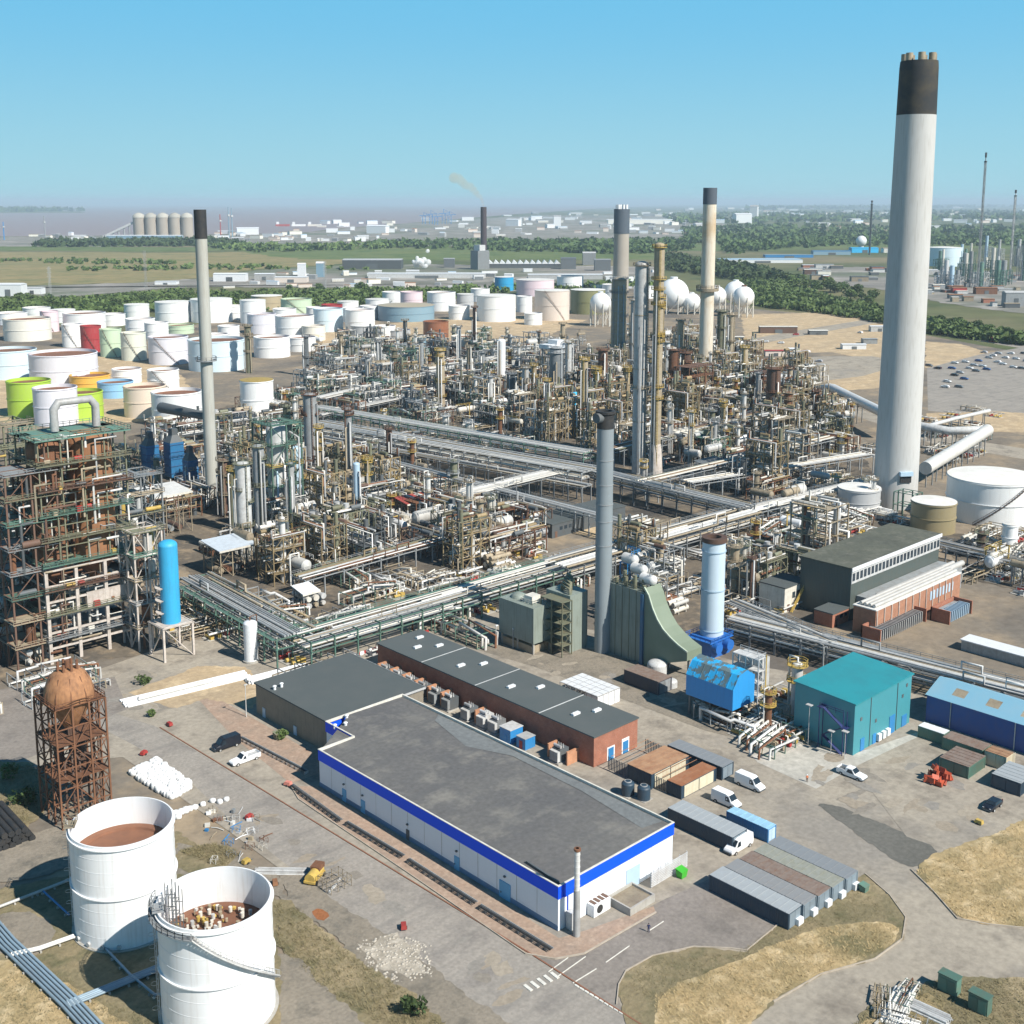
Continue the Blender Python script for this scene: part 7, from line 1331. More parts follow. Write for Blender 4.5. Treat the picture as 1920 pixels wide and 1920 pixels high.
# ================================================================ tank farm
TK = [ # u, vbase, vtop(front rim), width, colour, roof, stair, label
 (36,641,600,86,'cream','open',0,'cream white open tank at the far left edge'),(88,623,584,33,'pink','open',2,'pale pink tank half hidden at the far left'),(146,622,589,78,'white','open',0,'white tank with a brown rim beyond the red one'),(130,652,609,36,'white','open',2,'narrow white tank left of the red one'),
 (166,661,612,38,'red','open',2,'dark red tank with a diagonal stair'),(203,670,618,40,'palegreen','open',2,'pale green tank beside the dark red one'),(245,677,625,46,'creamgreen','open',2,'greenish cream tank with a diagonal stair'),(307,685,634,74,'lavender','open',2,'wide lavender white tank with a diagonal stair'),(395,698,641,106,'paleblue','open',0,'pale blue tank behind the slim chimney'),
 (317,606,568,68,'white','cone',0,'white cone roofed tank before the tree belt, farthest left of three'),(388,606,563,78,'white','cone',0,'white cone roofed tank behind the slim chimney, middle of three'),(470,607,564,48,'white','cone',0,'white cone roofed tank right of the slim chimney'),(495,582,556,58,'tan','cone',0,'dull tan tank beyond the white cone roofed ones'),(551,590,562,58,'palegreen','open',2,'mint green tank near the tree belt'),
 (486,627,590,54,'lavender','open',0,'lavender tank with a red brown rim'),(547,637,594,73,'white','open',0,'broad white tank with a thin red brown rim'),(612,623,580,56,'paleblue','open',0,'pale bluish tank left of centre'),(504,672,634,68,'white','open',0,'white tank before the broad white one'),(2,713,660,96,'paleblue','open',0,'pale blue white tank cut by the left edge'),(99,728,668,125,'lavender','open',0,'widest lavender white tank at the left'),
 (42,785,718,80,'lime','open',0,'lime green tank at the very left edge'),(92,800,731,80,'lavender','open',0,'lavender tank between the two lime green ones'),(140,790,739,80,'lime','open',0,'lime green tank right of the lavender one'),(157,733,707,74,'orange','open',0,'orange yellow tank among the pale ones'),(207,748,719,66,'blue','open',0,'sky blue tank behind the lagged pipe arch'),(262,785,728,78,'peach','open',0,'peach coloured tank left of the slim chimney'),(321,803,740,94,'white','open',0,'large white tank with a dark rim left of the slim chimney'),(299,732,696,58,'white','open',2,'white tank with a yellow platform'),
 (477,788,716,62,'white','cone',0,'tall white tank with a yellow brown roof right of the slim chimney'),(332,627,611,50,'palegreen','open',0,'low green tank among the white ones'),(256,630,599,54,'white','open',0,'white tank left of the low green one'),(288,637,606,44,'white','open',0,'small white tank next to the low green one'),(425,640,612,40,'white','open',0,'small white tank just right of the slim chimney'),(400,655,628,46,'white','open',0,'white tank showing behind the slim chimney foot'),
 (672,626,582,56,'white','open',0,'white tank left of the blue grey one'),(678,640,612,46,'grey','flat',0,'plain grey tank before the white one'),(757,604,576,108,'bluegrey','cone',0,'wide blue grey tank with a tan roof'),(705,585,562,44,'white','cone',0,'white tank behind the blue grey one'),(770,577,548,42,'pink','open',0,'white pink tank with a brown top'),(826,584,549,54,'white','open',0,'white tank with a shaded brown flank'),(872,580,552,32,'grey','cone',0,'small silver grey tank'),
 (816,634,604,48,'rust','open',0,'rust brown tank beside the far pipe frames'),(930,604,556,74,'white','cone',0,'biggest bright white tank with a low cone roof'),(983,586,556,30,'white','open',0,'white tank tucked behind the biggest white one'),(945,546,520,36,'brightblue','cone',0,'vivid blue tank beside the pink one'),(1004,556,526,72,'pink','cone',0,'pink tank beside the vivid blue one'),(1036,602,546,66,'pinktan','cone',2,'pinkish tan tank with a diagonal stair'),(1104,590,545,66,'olive','cone',0,'olive green tank behind the white sphere'),(1070,542,519,50,'white','open',0,'white tank behind the olive one'),
 (1620,970,922,79,'grey','cone',0,'grey round tank left of the huge chimney foot'),(1762,1005,948,82,'brown','cone',0,'rust streaked brown tank right of the huge chimney foot'),(1890,990,910,168,'white','cone',1,'large white tank with a dark stair at the right edge'),(1897,1035,985,28,'white','flat',0,'slim white drum tank in front of the large white one'),(1780,500,465,66,'paleblue','cone',0,'far pale blue tank in the plant at the right'),(660,605,578,40,'white','open',0,'white tank left of the wide blue grey one'),(590,600,577,36,'white','open',0,'small far white tank at the tree belt'),(1210,560,538,40,'white','cone',0,'white tank behind the tall columns'),(745,640,620,46,'grey','open',0,'grey low tank between the pipe frames and the rust brown one'),(870,652,632,50,'offwhite' if 'offwhite' in TP else 'cream','open',0,'low cream tank near the bright white column'),(640,660,640,36,'cream','open',0,'small cream tank at the edge of the far pipe frames'),
 (60,598,578,50,'white','open',0,'white tank at the back of the farm by the left trees'),(205,612,590,46,'white','open',0,'white tank between the back rows at the left'),
 (12,610,588,56,'white','open',0,'white tank at the back left corner of the farm'),(110,606,582,46,'white','cone',0,'white back row tank above the dark red one'),(250,596,572,46,'white','cone',0,'white back row tank left of the three cone roofed ones'),(440,600,574,40,'white','open',0,'white tank tucked between the cone roofed ones'),(530,606,580,44,'white','open',0,'white tank behind the broad white one'),(620,598,572,40,'red','open',0,'small dark red tank at the back of the farm'),(650,588,566,40,'white','cone',0,'white back row tank left of the blue grey one'),(735,572,548,40,'white','open',0,'white back row tank above the blue grey one'),(860,600,574,40,'white','open',0,'white tank left of the biggest white one'),(900,566,542,36,'white','open',0,'white back row tank above the biggest one'),(690,600,574,34,'white','open',0,'white tank at the left end of the blue grey one'),(1000,610,588,34,'white','open',0,'small white tank at the foot of the pinkish tan one'),(560,660,634,56,'white','open',0,'white tank between the broad one and the pipe frames'),(420,690,664,50,'white','open',0,'white tank right behind the slim chimney platform'),(585,640,612,44,'cream','open',0,'cream tank right of the broad white one'),(230,720,694,54,'white','open',0,'white tank behind the peach coloured one'),(20,690,666,50,'white','open',0,'white tank behind the lime green one at left'),(720,640,612,40,'white','open',0,'white tank before the blue grey one'),(780,655,634,36,'bluegrey','flat',0,'low blue grey tank by the rust brown one'),(1150,560,534,40,'white','open',0,'white tank right of the olive one')]
for u, vb, vt, w, c, rf_, st_, lb in TK:
    rm = {'blue grey one': None}.get(lb); rm = None
    if 'yellow brown roof' in lb: rm = M['yellow']
    if c == 'bluegrey': rm = TP['tan']
    t = tank_px(u, vb, vt, w, c, rf_, lb, st_, roofmat=rm, detail=True)
    if w > 60 and c in ('lime','white','lavender') and len(lb.split()) < 8: land(lb, t.location)
land('tank farm', P(400, 690))
# spheres on legs
for u, vb, vc, r, lb in ((1127,613,570,20,'white sphere tank left of the thick banded column'),(1266,590,553,29,'biggest white sphere tank beyond the tall columns'),(1299,590,568,17,'smallest white sphere tank, next to the biggest'),(1346,590,556,18,'white sphere tank half behind the white chimney'),(1382,588,549,21,'shaded white sphere tank second from the tan ground'),(1397,596,558,20,'rust topped white sphere tank beside the tan ground')):
    g = P(u, vb); mp = MPP(u, vb); rr = r*mp; zc = HT(u, vb, vc); t = thing('sphere_tank', lb, 'sphere tank', (g[0] + FWD[0]*rr, g[1] + FWD[1]*rr, 0), 0, 'spherical tanks'); b = MB(); b.ball((0,0,zc), rr, 32, 18); b.build('shell', TP['white'], t)
    for k in range(8): a = k*pi/4 + .2; q = MB(); q.cyl((rr*.98*cos(a), rr*.98*sin(a), 0), (rr*.98*cos(a), rr*.98*sin(a), zc), .55, n=8); q.build('leg', M['offwhite'], t)
    b = MB(); b.lathe([(rr*.25, zc+rr*.98),(rr*.25, zc+rr*1.1),(.01, zc+rr*1.1)],12); b.build('top_platform', M['rust'] if 'rust' in lb else M['white'], t)
    b = MB()
    for k in range(8): a, a2 = k*pi/4+.2, (k+1)*pi/4+.2; b.bar((rr*.98*cos(a),rr*.98*sin(a),1),(rr*.98*cos(a2),rr*.98*sin(a2),zc*.6),.25)
    b.build('brace', M['offwhite'], t)
land('sphere tanks', P(1330, 590))
# ================================================================ far chimneys, masts, silos
column_px(1165, 545, 392, 30, mat('far_chimney_concrete', (.36,.32,.27), .8, dirt=.2, scale=.03, var=0), 'far_chimney', 'distant tan chimney with a dark top crowned by flues', 0, 'grey', 'open', lad=False, cat='chimney', cap=.30, n=28)
c7 = [o for o in bpy.data.objects if o.get('label','').startswith('distant tan chimney')][0]; H7 = HT(1165,545,392); r7 = 15*MPP(1165,545)
for k in range(6): a = k*pi/3; f = MB(); f.cyl((r7*.6*cos(a), r7*.6*sin(a), H7-1),(r7*.6*cos(a), r7*.6*sin(a), H7+6),2.0,n=8); f.build('flue', M['white'], c7)
for k in c7.children:
    if k.name.startswith('cap'): k.data.materials[0] = mat('slate_chimney_top', (.07,.09,.115), .8, dirt=.1, var=0)
column_px(907, 500, 388, 12, mat('dark_brown_stack', (.055,.04,.045), .8, dirt=.1, var=0), 'far_chimney', 'distant thin dark brown chimney trailing yellowish smoke', 0, 'grey', 'open', lad=False, cat='chimney', n=16)
g = P(900, 505); t = thing('power_block', 'grey block at the foot of the distant dark brown chimney', 'building', (g[0], g[1], 0)); MB().box(-14, 14, -10, 10, 0, 34).build('wall', M['grey'], t); MB().box(-8, 6, -8, 8, 34, 44).build('roof_house', M['lgrey'], t)
def mast(u, vb, vt, w, lb, m):
    g = P(u, vb); H = HT(u, vb, vt); mp = MPP(u, vb); t = thing('lattice_mast', lb, 'mast', g, radians(20), 'flare masts on the skyline'); s = w*mp/2; lattice(MB(), -s*.5, s*.5, -s*.5, s*.5, 0, H*.93, 14, 1, 1, .7*mp, True, .4*mp).build('frame', m, t); b = MB(); b.cyl((0,0,0),(0,0,H),.9*mp,n=8); b.build('riser', m, t); b = MB(); b.cyl((0,0,H*.965),(0,0,H),1.8*mp,n=10); b.cyl((0,0,H*.93),(0,0,H*.94),2.6*mp,n=10); b.build('tip', M['black'], t)
mast(1832, 545, 286, 7, 'tallest dark lattice flare mast right of the huge chimney', M['grey']); mast(1893, 525, 356, 7, 'pale flare mast near the right edge of the photo', M['lgrey']); mast(1630, 478, 376, 5, 'far thin dark mast left of the huge chimney', M['dgrey'])
g0 = P(270, 447); mp = MPP(270, 447)
for k in range(5):
    u = 262 + k*22.5; g = P(u, 447); t = thing('grain_silo', None, 'silo', g, 0, 'row of pale silos by the water'); H = HT(u, 447, 408); r = 11*MPP(u, 447); MB().lathe([(r,0),(r,H)],20).build('shell', M['tan'] if False else mat('silo_concrete', (.36,.315,.26), .8, dirt=.2, scale=.02, var=.05), t); b = MB(); b.slathe([(r*1.05,H),(r*.9,H+r*.5),(r*.3,H+r*.8),(.01,H+r*.85)],20); b.build('dome_roof', mat('silo_roof', (.40,.38,.33), .8), t); t["label"] = ['distant domed silo at the conveyor end of the row of five','second distant domed silo from the conveyor','third distant domed silo, centre of the row of five','fourth distant domed silo from the conveyor','fifth distant domed silo, next to the slim chimney top'][k]
ga, gb = P(192, 447), P(285, 447); t = thing('conveyor', 'long sloping conveyor gallery rising to the distant silos', 'conveyor', ga); Hc = HT(285, 447, 402); b = MB(); b.bar((0,0,4),(gb[0]-ga[0],gb[1]-ga[1],Hc),9,7); b.build('gallery', M['lgrey'], t); s = MB()
for k in range(1, 9): f = k/9; s.bar(((gb[0]-ga[0])*f,(gb[1]-ga[1])*f,0),((gb[0]-ga[0])*f,(gb[1]-ga[1])*f,4+(Hc-4)*f),4)
s.build('trestle', M['grey'], t)
# ================================================================ sheds and town
SHN = [0]
def shed(u, v, w, h, dpx, wall, roofm, label=None, name='warehouse', cat='warehouse', gable=.12, group=None, rz=None):
    g = P(u, v); mp = MPP(u, v); W, H = w*mp, h*mp; D = max(8, dpx*mp); t = thing(name, label, cat, g, YAW if rz is None else rz, group)
    b = MB(); b.box(-W/2, W/2, 0, D, 0, H); b.build('wall', M[wall] if wall in M else TP[wall], t); r = MB(); rise = H*gable; r.add([(-W/2-.5,-.5,H),(W/2+.5,-.5,H),(W/2+.5,D/2,H+rise),(-W/2-.5,D/2,H+rise),(W/2+.5,D+.5,H),(-W/2-.5,D+.5,H)],[(0,1,2,3),(3,2,4,5),(1,4,2),(0,3,5)]); r.build('roof', M[roofm] if roofm in M else TP[roofm], t)
    if w > 30:
        d = MB(); d.box(-W*.1, W*.1, -.4, 0, 0, H*.6); d.build('door', M['dgrey'], t)
    return t
for a in ((697,505,110,17,50,'dgrey','lgrey','long dark warehouse with a pale roof beyond the tank farm'),(842,502,20,16,18,'dgrey','grey','dark square block left of the sawtooth sheds'),(1066,505,28,20,20,'dgrey','dgrey','dark cubic block at the right end of the sawtooth sheds'),(1130,508,30,20,22,'dgrey','grey','dark box building below the distant tan chimney'),(1105,497,24,22,20,'grey','lgrey','grey process block left of the distant tan chimney'),(1060,524,140,9,26,'lgrey','white','low white roofed shed behind the vivid blue tank'),(800,522,220,9,30,'lgrey','white','very long low white shed behind the farm'),(270,452,140,10,16,'bluegrey','white','long dark blue shed below the silos'),(1430,493,150,6,60,'white','paleblue','long pale blue white roofed shed in the woods at right'),(1480,483,90,5,22,'blue','bluegrey','dark blue shed behind the pale roofed one'),(1560,478,70,7,20,'bluegrey','blue','blue grey shed left of the white dome'),(1622,474,50,9,22,'skyblue','skyblue','bright sky blue shed below the white dome'),(1675,474,36,8,18,'offwhite','tan','cream shed hidden by the huge chimney'),(15,556,50,22,30,'white','white','white warehouse at the far left edge beyond the trees'),(60,552,36,12,20,'white','lgrey','white and grey shed near the far left trees'),(430,528,60,14,26,'white','white','white depot shed right of the slim chimney'),(495,526,36,12,22,'lgrey','white','white roofed depot shed in the middle of the field edge'),(565,518,14,22,14,'white','white','tall white block in the depot'),(600,520,14,26,14,'bluegrey','white','tall blue grey block in the depot'),(545,530,60,10,24,'pinktan','white','pinkish long shed in the depot'),(310,534,40,6,22,'white','white','small white shed before the slim chimney in the field')): shed(*a[:7], label=a[7])
g = P(1614, 470); t = thing('white_dome', 'white golf ball radar dome above the sky blue shed', 'dome', g); r = 10*MPP(1614,470); b = MB(); b.ball((0,0,HT(1614,470,452)), r, 20, 12); b.build('shell', M['white'], t); MB().cyl((0,0,0),(0,0,HT(1614,470,452)),r*.5,n=10).build('base', M['lgrey'], t)
gs_ = P(913, 503); t = thing('sawtooth_shed', 'long white sawtooth roofed shed beside the distant dark chimney', 'shed', gs_, YAW); mp = MPP(913, 503); b = MB(); b.box(0, 138*mp, 0, 30, 0, 8*mp); b.build('wall', M['dgrey'], t); r = MB()
for k in range(12): x = k*11.5*mp; w = 11.5*mp; r.add([(x,-1,8*mp),(x+w,-1,8*mp),(x+w*.35,-1,15*mp),(x,31,8*mp),(x+w,31,8*mp),(x+w*.35,31,15*mp)],[(0,1,2),(1,4,5,2),(0,2,5,3),(3,5,4)])
r.build('roof', M['white'], t)
for a in ((1460,625,70,12,8,'brown','offwhite','long dark shed with a pale roof on the tan ground'),(1535,628,34,8,10,'dgrey','cream','short dark walled shed end on the tan ground'),(1340,640,110,8,10,'dgrey','offwhite','long shed with a pale roof near the olive column'),(1602,655,44,9,12,'white','white','small white building on the dry ground'),(1632,645,26,9,12,'grey','grey','grey hut beside the small white building'),(1650,622,34,10,12,'lgrey','white','white store left of the huge chimney'),(1410,670,34,10,12,'brown','brown','dark maroon building near the column group'),(1455,668,40,10,12,'pinktan','red','reddish pink building near the column group'),(1488,664,16,10,12,'white','white','small white hut beside the reddish building'),(1880,642,40,9,10,'red','red','pink red building at the right by the tree line'),(1800,550,26,10,14,'red','orange','red brown store in the right hand plant'),(1850,552,40,12,16,'rust','orange','rust coloured shed in the right hand plant'),(1905,575,40,26,20,'grey','lgrey','grey process block at the right edge')): shed(*a[:7], label=a[7])
# the second plant on the right skyline and the yard before it
rs = random.Random(77)
for k in range(130):
    u, v = rs.uniform(1510, 1925), rs.uniform(500, 585); v = max(v, 500 + (u-1500)*.06)
    if v > 520 + (u-1500)*.16: continue
    w = rs.uniform(8, 34); o = shed(u, v, w, rs.uniform(4, 9), rs.uniform(8,18), rs.choice(['lgrey','offwhite','grey','tan','brown','dgrey','brick']), rs.choice(['lgrey','grey','tan','offwhite','dgrey','orange','white']), None, 'plant_shed', 'shed', group='small sheds of the right hand plant'); auto(o, 'small far plant shed')
land('right hand plant', P(1780, 520)); land('far tall flare mast', P(1832, 545)); land('white radar dome', P(1614, 470))
for k in range(26):
    u, v = rs.uniform(1755, 1925), rs.uniform(480, 545); g = P(u, v); t = thing('far_process_tower', None, 'tower', g, 0, 'slim towers of the right hand plant'); H = rs.uniform(18, 55); r = rs.uniform(1.6, 4); b = MB(); b.cyl((0,0,0),(0,0,H),r,n=10); b.build('shell', M[rs.choice(['lgrey','green','grey','offwhite','paleblue'])], t); lattice(MB(), -r-5, r+5, -r-5, r+5, 0, H*.6, 3, 2, 2, .8).build('frame', M[rs.choice(['grey','green','lgrey'])], t); auto(t, 'slim far process tower in steelwork')
# docks, port and town: hundreds of pale boxes
land('distant silos', P(310, 447)); land('distant dark chimney', P(907, 500)); land('distant tan chimney', P(1165, 545)); land('far sawtooth shed', P(980, 503))
PROT = {}
def town(u, v, w, h, d, wall, roofm, desc, name='town_building', cat='building'):
    key = (wall, roofm)
    if key not in PROT:
        t = thing(name, None, cat, (0,0,0), 0, 'pale buildings of the far port and town'); MB().box(-.5,.5,0,1,0,1).build('wall', M[wall] if wall in M else TP[wall], t); r = MB(); r.add([(-.52,-.02,1),(.52,-.02,1),(.52,.5,1.14),(-.52,.5,1.14),(.52,1.02,1),(-.52,1.02,1)],[(0,1,2,3),(3,2,4,5),(1,4,2),(0,3,5)]); r.build('roof', M[roofm] if roofm in M else TP[roofm], t); PROT[key] = t; o = t
    else: o = dup(PROT[key], (0,0,0))
    g = P(u, v); mp = MPP(u, v); o.location = g; o.rotation_euler = (0,0,YAW + rs.uniform(-.5,.5)); o.scale = (w*mp, d*mp, h*mp); o["label"] = desc; return o
PAL_ = [('white','white'),('offwhite','white'),('lgrey','white'),('white','lgrey'),('pinktan','orange'),('cream','tan'),('white','paleblue'),('grey','lgrey')]
NMW = {'white':'white','offwhite':'cream','lgrey':'light grey','pinktan':'pinkish','cream':'cream','grey':'grey'}
for k in range(285):
    z = rs.random()
    if z < .45: u = rs.uniform(540, 1300); v = 400 + (45 if u < 700 else 42)*rs.random()**.8 + max(0, (1000-u)*.045) ; v = min(v, 452)
    elif z < .58: u = rs.uniform(400, 560); v = rs.uniform(438, 452)
    elif z < .64: u = rs.uniform(60, 200); v = rs.uniform(440, 452)
    elif z < .9: u = rs.uniform(1200, 1660); v = rs.choice([rs.uniform(392, 408), rs.uniform(410, 440)])
    else: u = rs.uniform(1680, 1925); v = rs.uniform(390, 430)
    p_ = rs.choice(PAL_); w = rs.uniform(4, 24); h = rs.uniform(2.2, 7) * (1.0 if v > 410 else .6)
    town(u, v, w, h, rs.uniform(4, 14), p_[0], p_[1], 'distant %s port or town building on the skyline' % NMW[p_[0]])
for k in range(60):   # depot in the fields: low sheds and stacked goods
    u = rs.uniform(420, 1240); v = rs.uniform(510, 545); p_ = rs.choice(PAL_); o = town(u, v, rs.uniform(8, 30), rs.uniform(3, 9), rs.uniform(5, 12), p_[0], p_[1], ''); auto(o, 'low %s depot shed' % NMW[p_[0]]); o["group"] = 'low depot sheds beyond the tank farm'
for u, v, w, h, p_, lb in ((705,438,40,14,('white','white'),'big white cube store at the far port'),(1395,418,34,16,('white','white'),'cluster of tall white far mill buildings'),(1412,412,14,24,('white','lgrey'),'tall white far mill tower'),(960,424,26,12,('white','white'),'white far port block right of the dark chimney'),(1045,424,14,18,('white','lgrey'),'tall pale far block in the port'),(465,440,40,12,('white','white'),'white hall of the far dockside'),(1200,420,120,8,('cream','white'),'very long cream far warehouse')): town(u, v, w, h, 14, p_[0], p_[1], lb)
for k, (u, v, vt) in enumerate(((795,420,398),(808,420,394),(818,422,400),(832,420,392),(843,420,396))):
    g = P(u, v); H = HT(u, v, vt); mp = MPP(u, v); t = thing('dock_crane', ['leftmost far blue dock crane','second far blue dock crane from the left','middle far blue dock crane','tallest far blue dock crane','rightmost far blue dock crane'][k], 'crane', g, YAW, 'blue cranes on the dock'); b = MB(); lattice(b, -3*mp, 3*mp, -2*mp, 2*mp, 0, H*.7, 2, 1, 1, .7*mp); b.build('portal', M['blue'], t); b = MB(); b.bar((-9*mp,0,H*.7),(12*mp,0,H*.74),1.0*mp); b.bar((0,0,H*.7),(0,0,H),.8*mp); b.bar((0,0,H),(11*mp,0,H*.74),.4*mp); b.build('boom', M['blue'], t)
for k, (u, v, vt, c) in enumerate(((430,446,388,'bluegrey'),(436,446,390,'bluegrey'),(414,446,402,'red'),(8,450,416,'blue'),(85,448,405,'grey'))):
    g = P(u, v); H = HT(u, v, vt); t = thing('dock_tower', ['left of two thin dark dock towers','right of two thin dark dock towers','red dock tower near the slim chimney top','blue dock tower at the left edge','grey dock tower left of the silos'][k], 'tower', g, 0); r = 1.1*MPP(u, v); MB().cyl((0,0,0),(0,0,H),r,r*.7,8).build('shaft', M[c] if c in M else TP[c], t); MB().cyl((0,0,H*.7),(0,0,H*.76),r*2.4,n=8).build('head', M['lgrey'], t)
for k in range(3):
    g = P(530 + k*30, 424); t = thing('moored_ship', ['red hulled ship at the far jetty','white ship beside the red hulled one','pale ship farthest right at the jetty'][k], 'ship', g, YAW + .2); mp = MPP(530, 424); L = 26*mp; b = MB(); b.prism([(-L/2,-2*mp),(L*.4,-2*mp),(L/2,0),(L*.4,2*mp),(-L/2,2*mp)],0,3.5*mp); b.build('hull', M[('red','white','offwhite')[k]], t); MB().box(-L*.45,-L*.25,-1.5*mp,1.5*mp,3.5*mp,8*mp).build('superstructure', M['white'], t)
# pylons
for k, (u, v, vt) in enumerate(((275,560,470),(610,545,490),(95,560,500))):
    g = P(u, v); H = HT(u, v, vt); mp = MPP(u, v); t = thing('pylon', ['electricity pylon at the tree belt left of the slim chimney','electricity pylon by the depot right of the slim chimney','electricity pylon by the far left trees'][k], 'pylon', g, .3); b = MB(); lattice(b, -1.6*mp, 1.6*mp, -1.6*mp, 1.6*mp, 0, H, 6, 1, 1, .3*mp); b.build('mast', M['lgrey'], t); b = MB()
    for z in (.7, .82, .94): b.bar((-6*mp,0,H*z),(6*mp,0,H*z),.35*mp)
    b.build('cross_arm', M['lgrey'], t)
# ================================================================ car park
GLC = ['white','white','lgrey','silver','dgrey','black','blue','red']
CARM = [mat('car_paint_'+n, c, .25, dirt=.02, var=0) for n, c in (('white',(.72,.72,.72)),('silver',(.45,.46,.48)),('black',(.015,.016,.02)),('blue',(.03,.08,.25)),('red',(.35,.02,.02)),('grey',(.12,.13,.14)))]
CN = ['white','silver','black','dark blue','red','grey']; CP0 = {}
def parked(u, v, c, rz, kind='car'):
    if c not in CP0: CP0[c] = van(u, v, '-q', CARM[c], None, 4.4, kind, 'cars in the car park', rz); o = CP0[c]
    else: g = P(u, v); o = dup(CP0[c], (g[0], g[1], 0), rz)
    o.scale = (1.25, 1.25, 1.25); auto(o, '%s car in the car park' % CN[c])
land('car park', P(1830, 690)); rk = random.Random(9)
spots = [(1758,692),(1776,717),(1790,705),(1798,727),(1772,727),(1800,700),(1818,692),(1830,697),(1826,686),(1842,688),(1854,672),(1870,680),(1880,684),(1862,668),(1845,662),(1895,664),(1905,674),(1915,692),(1885,672),(1810,680),(1790,682),(1835,678),(1872,664),(1900,690),(1920,664),(1850,694),(1742,687),(1925,678),(1808,712),(1785,692)]
for u, v in spots: parked(u, v, rk.choice([0,0,0,0,1,1,1,2,3,5]), radians(rk.choice([-90, 90])) + rk.uniform(-.1,.1))
for k in range(16): u, v = rk.uniform(1400, 1700), rk.uniform(600, 700); parked(u, v, rk.choice([0,0,1,5,4]), rk.uniform(0, 3))
# ================================================================ trees
LEAF = [mat('leaf_'+n, c, .8, dirt=.45, dcol=d, scale=.09, var=.28) for n, c, d in (('deep',(.065,.11,.025),(.035,.065,.018)),('mid',(.10,.15,.035),(.055,.09,.024)),('light',(.12,.175,.05),(.075,.115,.03)))]
BARK = mat('bark', (.09,.065,.045), .9, dirt=.2)
def crown_mesh(seed, n, rx, rz, z0, leaf):
    rr = random.Random(seed); mb = MB(); blobs = [(rr.uniform(-.55,.55)*rx, rr.uniform(-.55,.55)*rx, z0 + rz*rr.uniform(.35,1.55), rr.uniform(.35,.62)*rx) for _ in range(7)]
    for _ in range(n):
        bx_, by_, bz_, br = rr.choice(blobs); th, ph = rr.uniform(0, 2*pi), math.acos(rr.uniform(-1,1)); r = br*rr.uniform(.55,1.0)**.5; c = (bx_ + r*sin(ph)*cos(th), by_ + r*sin(ph)*sin(th), bz_ + r*.8*cos(ph)); s = leaf*rr.uniform(.6,1.3)
        a = mathutils.Vector((rr.gauss(0,1),rr.gauss(0,1),rr.gauss(0,1))).normalized()*s; b_ = mathutils.Vector((rr.gauss(0,1),rr.gauss(0,1),rr.gauss(0,.7))).normalized()*s; C = mathutils.Vector(c)
        mb.add([tuple(C-a-b_*.6), tuple(C+a*.9-b_*.5), tuple(C+a+b_*.7), tuple(C-a*.8+b_)], [(0,1,2,3)])
    return mb
TREES = []
for i in range(6):
    t = thing('broadleaf_tree', None, 'tree', (0,0,0), 0, 'trees of the far belts'); h = (9, 11, 8, 12, 10, 9)[i]; b = MB(); b.cyl((0,0,0),(0.2,0,h*.5),.35,.2,7)
    for k in range(4): a = k*1.6 + i; b.cyl((.1,0,h*.3),(cos(a)*h*.22,sin(a)*h*.22,h*.62),.16,.06,5)
    b.build('trunk', BARK, t); crown_mesh(50+i, 420, h*.42, h*.34, h*.16, .62).build('crown', LEAF[i % 3], t); TREES.append(t)
tn = 0; rt3 = random.Random(31)
TDESC = ['deep green tree','mid green tree','light green tree','tall deep green tree','bushy mid green tree','small light green tree']
def plant(u, v, sc=1.0):
    global tn
    i = rt3.randrange(6); src = TREES[i]; g = P(u, v)
    if ('T', i) not in USED: USED.add(('T', i)); o = src; o.location = g
    else: o = dup(src, g, rt3.uniform(0, 6))
    s = sc*rt3.uniform(.8, 1.35); o.scale = (s*rt3.uniform(1,1.4), s*rt3.uniform(1,1.4), s); tn += 1; auto(o, TDESC[i])
# belt behind the tank farm
TOTAL = [0]
def belt(line, depth, n, sc):
    for k in range(n):
        f = (k + rt3.random()) / n * (len(line)-1); i = min(int(f), len(line)-2); f -= i; u = line[i][0]*(1-f) + line[i+1][0]*f; v = line[i][1]*(1-f) + line[i+1][1]*f - depth*rt3.random(); plant(u, v, sc)
belt([(-10,588),(120,589),(280,583),(420,581),(560,574),(720,570)], 26, 120, 1.1)
belt([(1392,560),(1440,573),(1520,580),(1600,592),(1680,606),(1740,620)], 20, 88, 1.0)
belt([(1735,606),(1830,622),(1930,642)], 8, 38, .75)
belt([(1290,508),(1360,518),(1430,526),(1500,540),(1560,556),(1640,575)], 14, 48, 1.5)
print('trees', tn)
# far woods: canopy masses nobody could count
def woods(name, pts, n, hgt, seed, leaf=3.0, m=0, label=None):
    rr = random.Random(seed); pl = poly(pts); xs = [p[0] for p in pl]; ys = [p[1] for p in pl]; mb = MB(); k = 0
    U = [p[0] for p in pts]; Vv = [p[1] for p in pts]
    tries = 0
    while k < n and tries < n*20:
        tries += 1; u, v = rr.uniform(min(U), max(U)), rr.uniform(min(Vv), max(Vv)); x, y, _ = P(u, v)
        if not inside(x, y, pl): continue
        k += 1; h = hgt*rr.uniform(.6,1.3); w = h*rr.uniform(.5,.9)
        for q in range(9):
            c = mathutils.Vector((x + rr.gauss(0,w*.45), y + rr.gauss(0,w*.45), h*rr.uniform(.25,1.0))); s = leaf*rr.uniform(.7,1.5); a = mathutils.Vector((rr.gauss(0,1),rr.gauss(0,1),rr.gauss(0,.7))).normalized()*s; b_ = mathutils.Vector((rr.gauss(0,1),rr.gauss(0,1),rr.gauss(0,1))).normalized()*s
            mb.add([tuple(c-a-b_), tuple(c+a-b_*.7), tuple(c+a*.8+b_), tuple(c-a+b_*.8)], [(0,1,2,3)])
    return stuff(name, mb, LEAF[m], label)
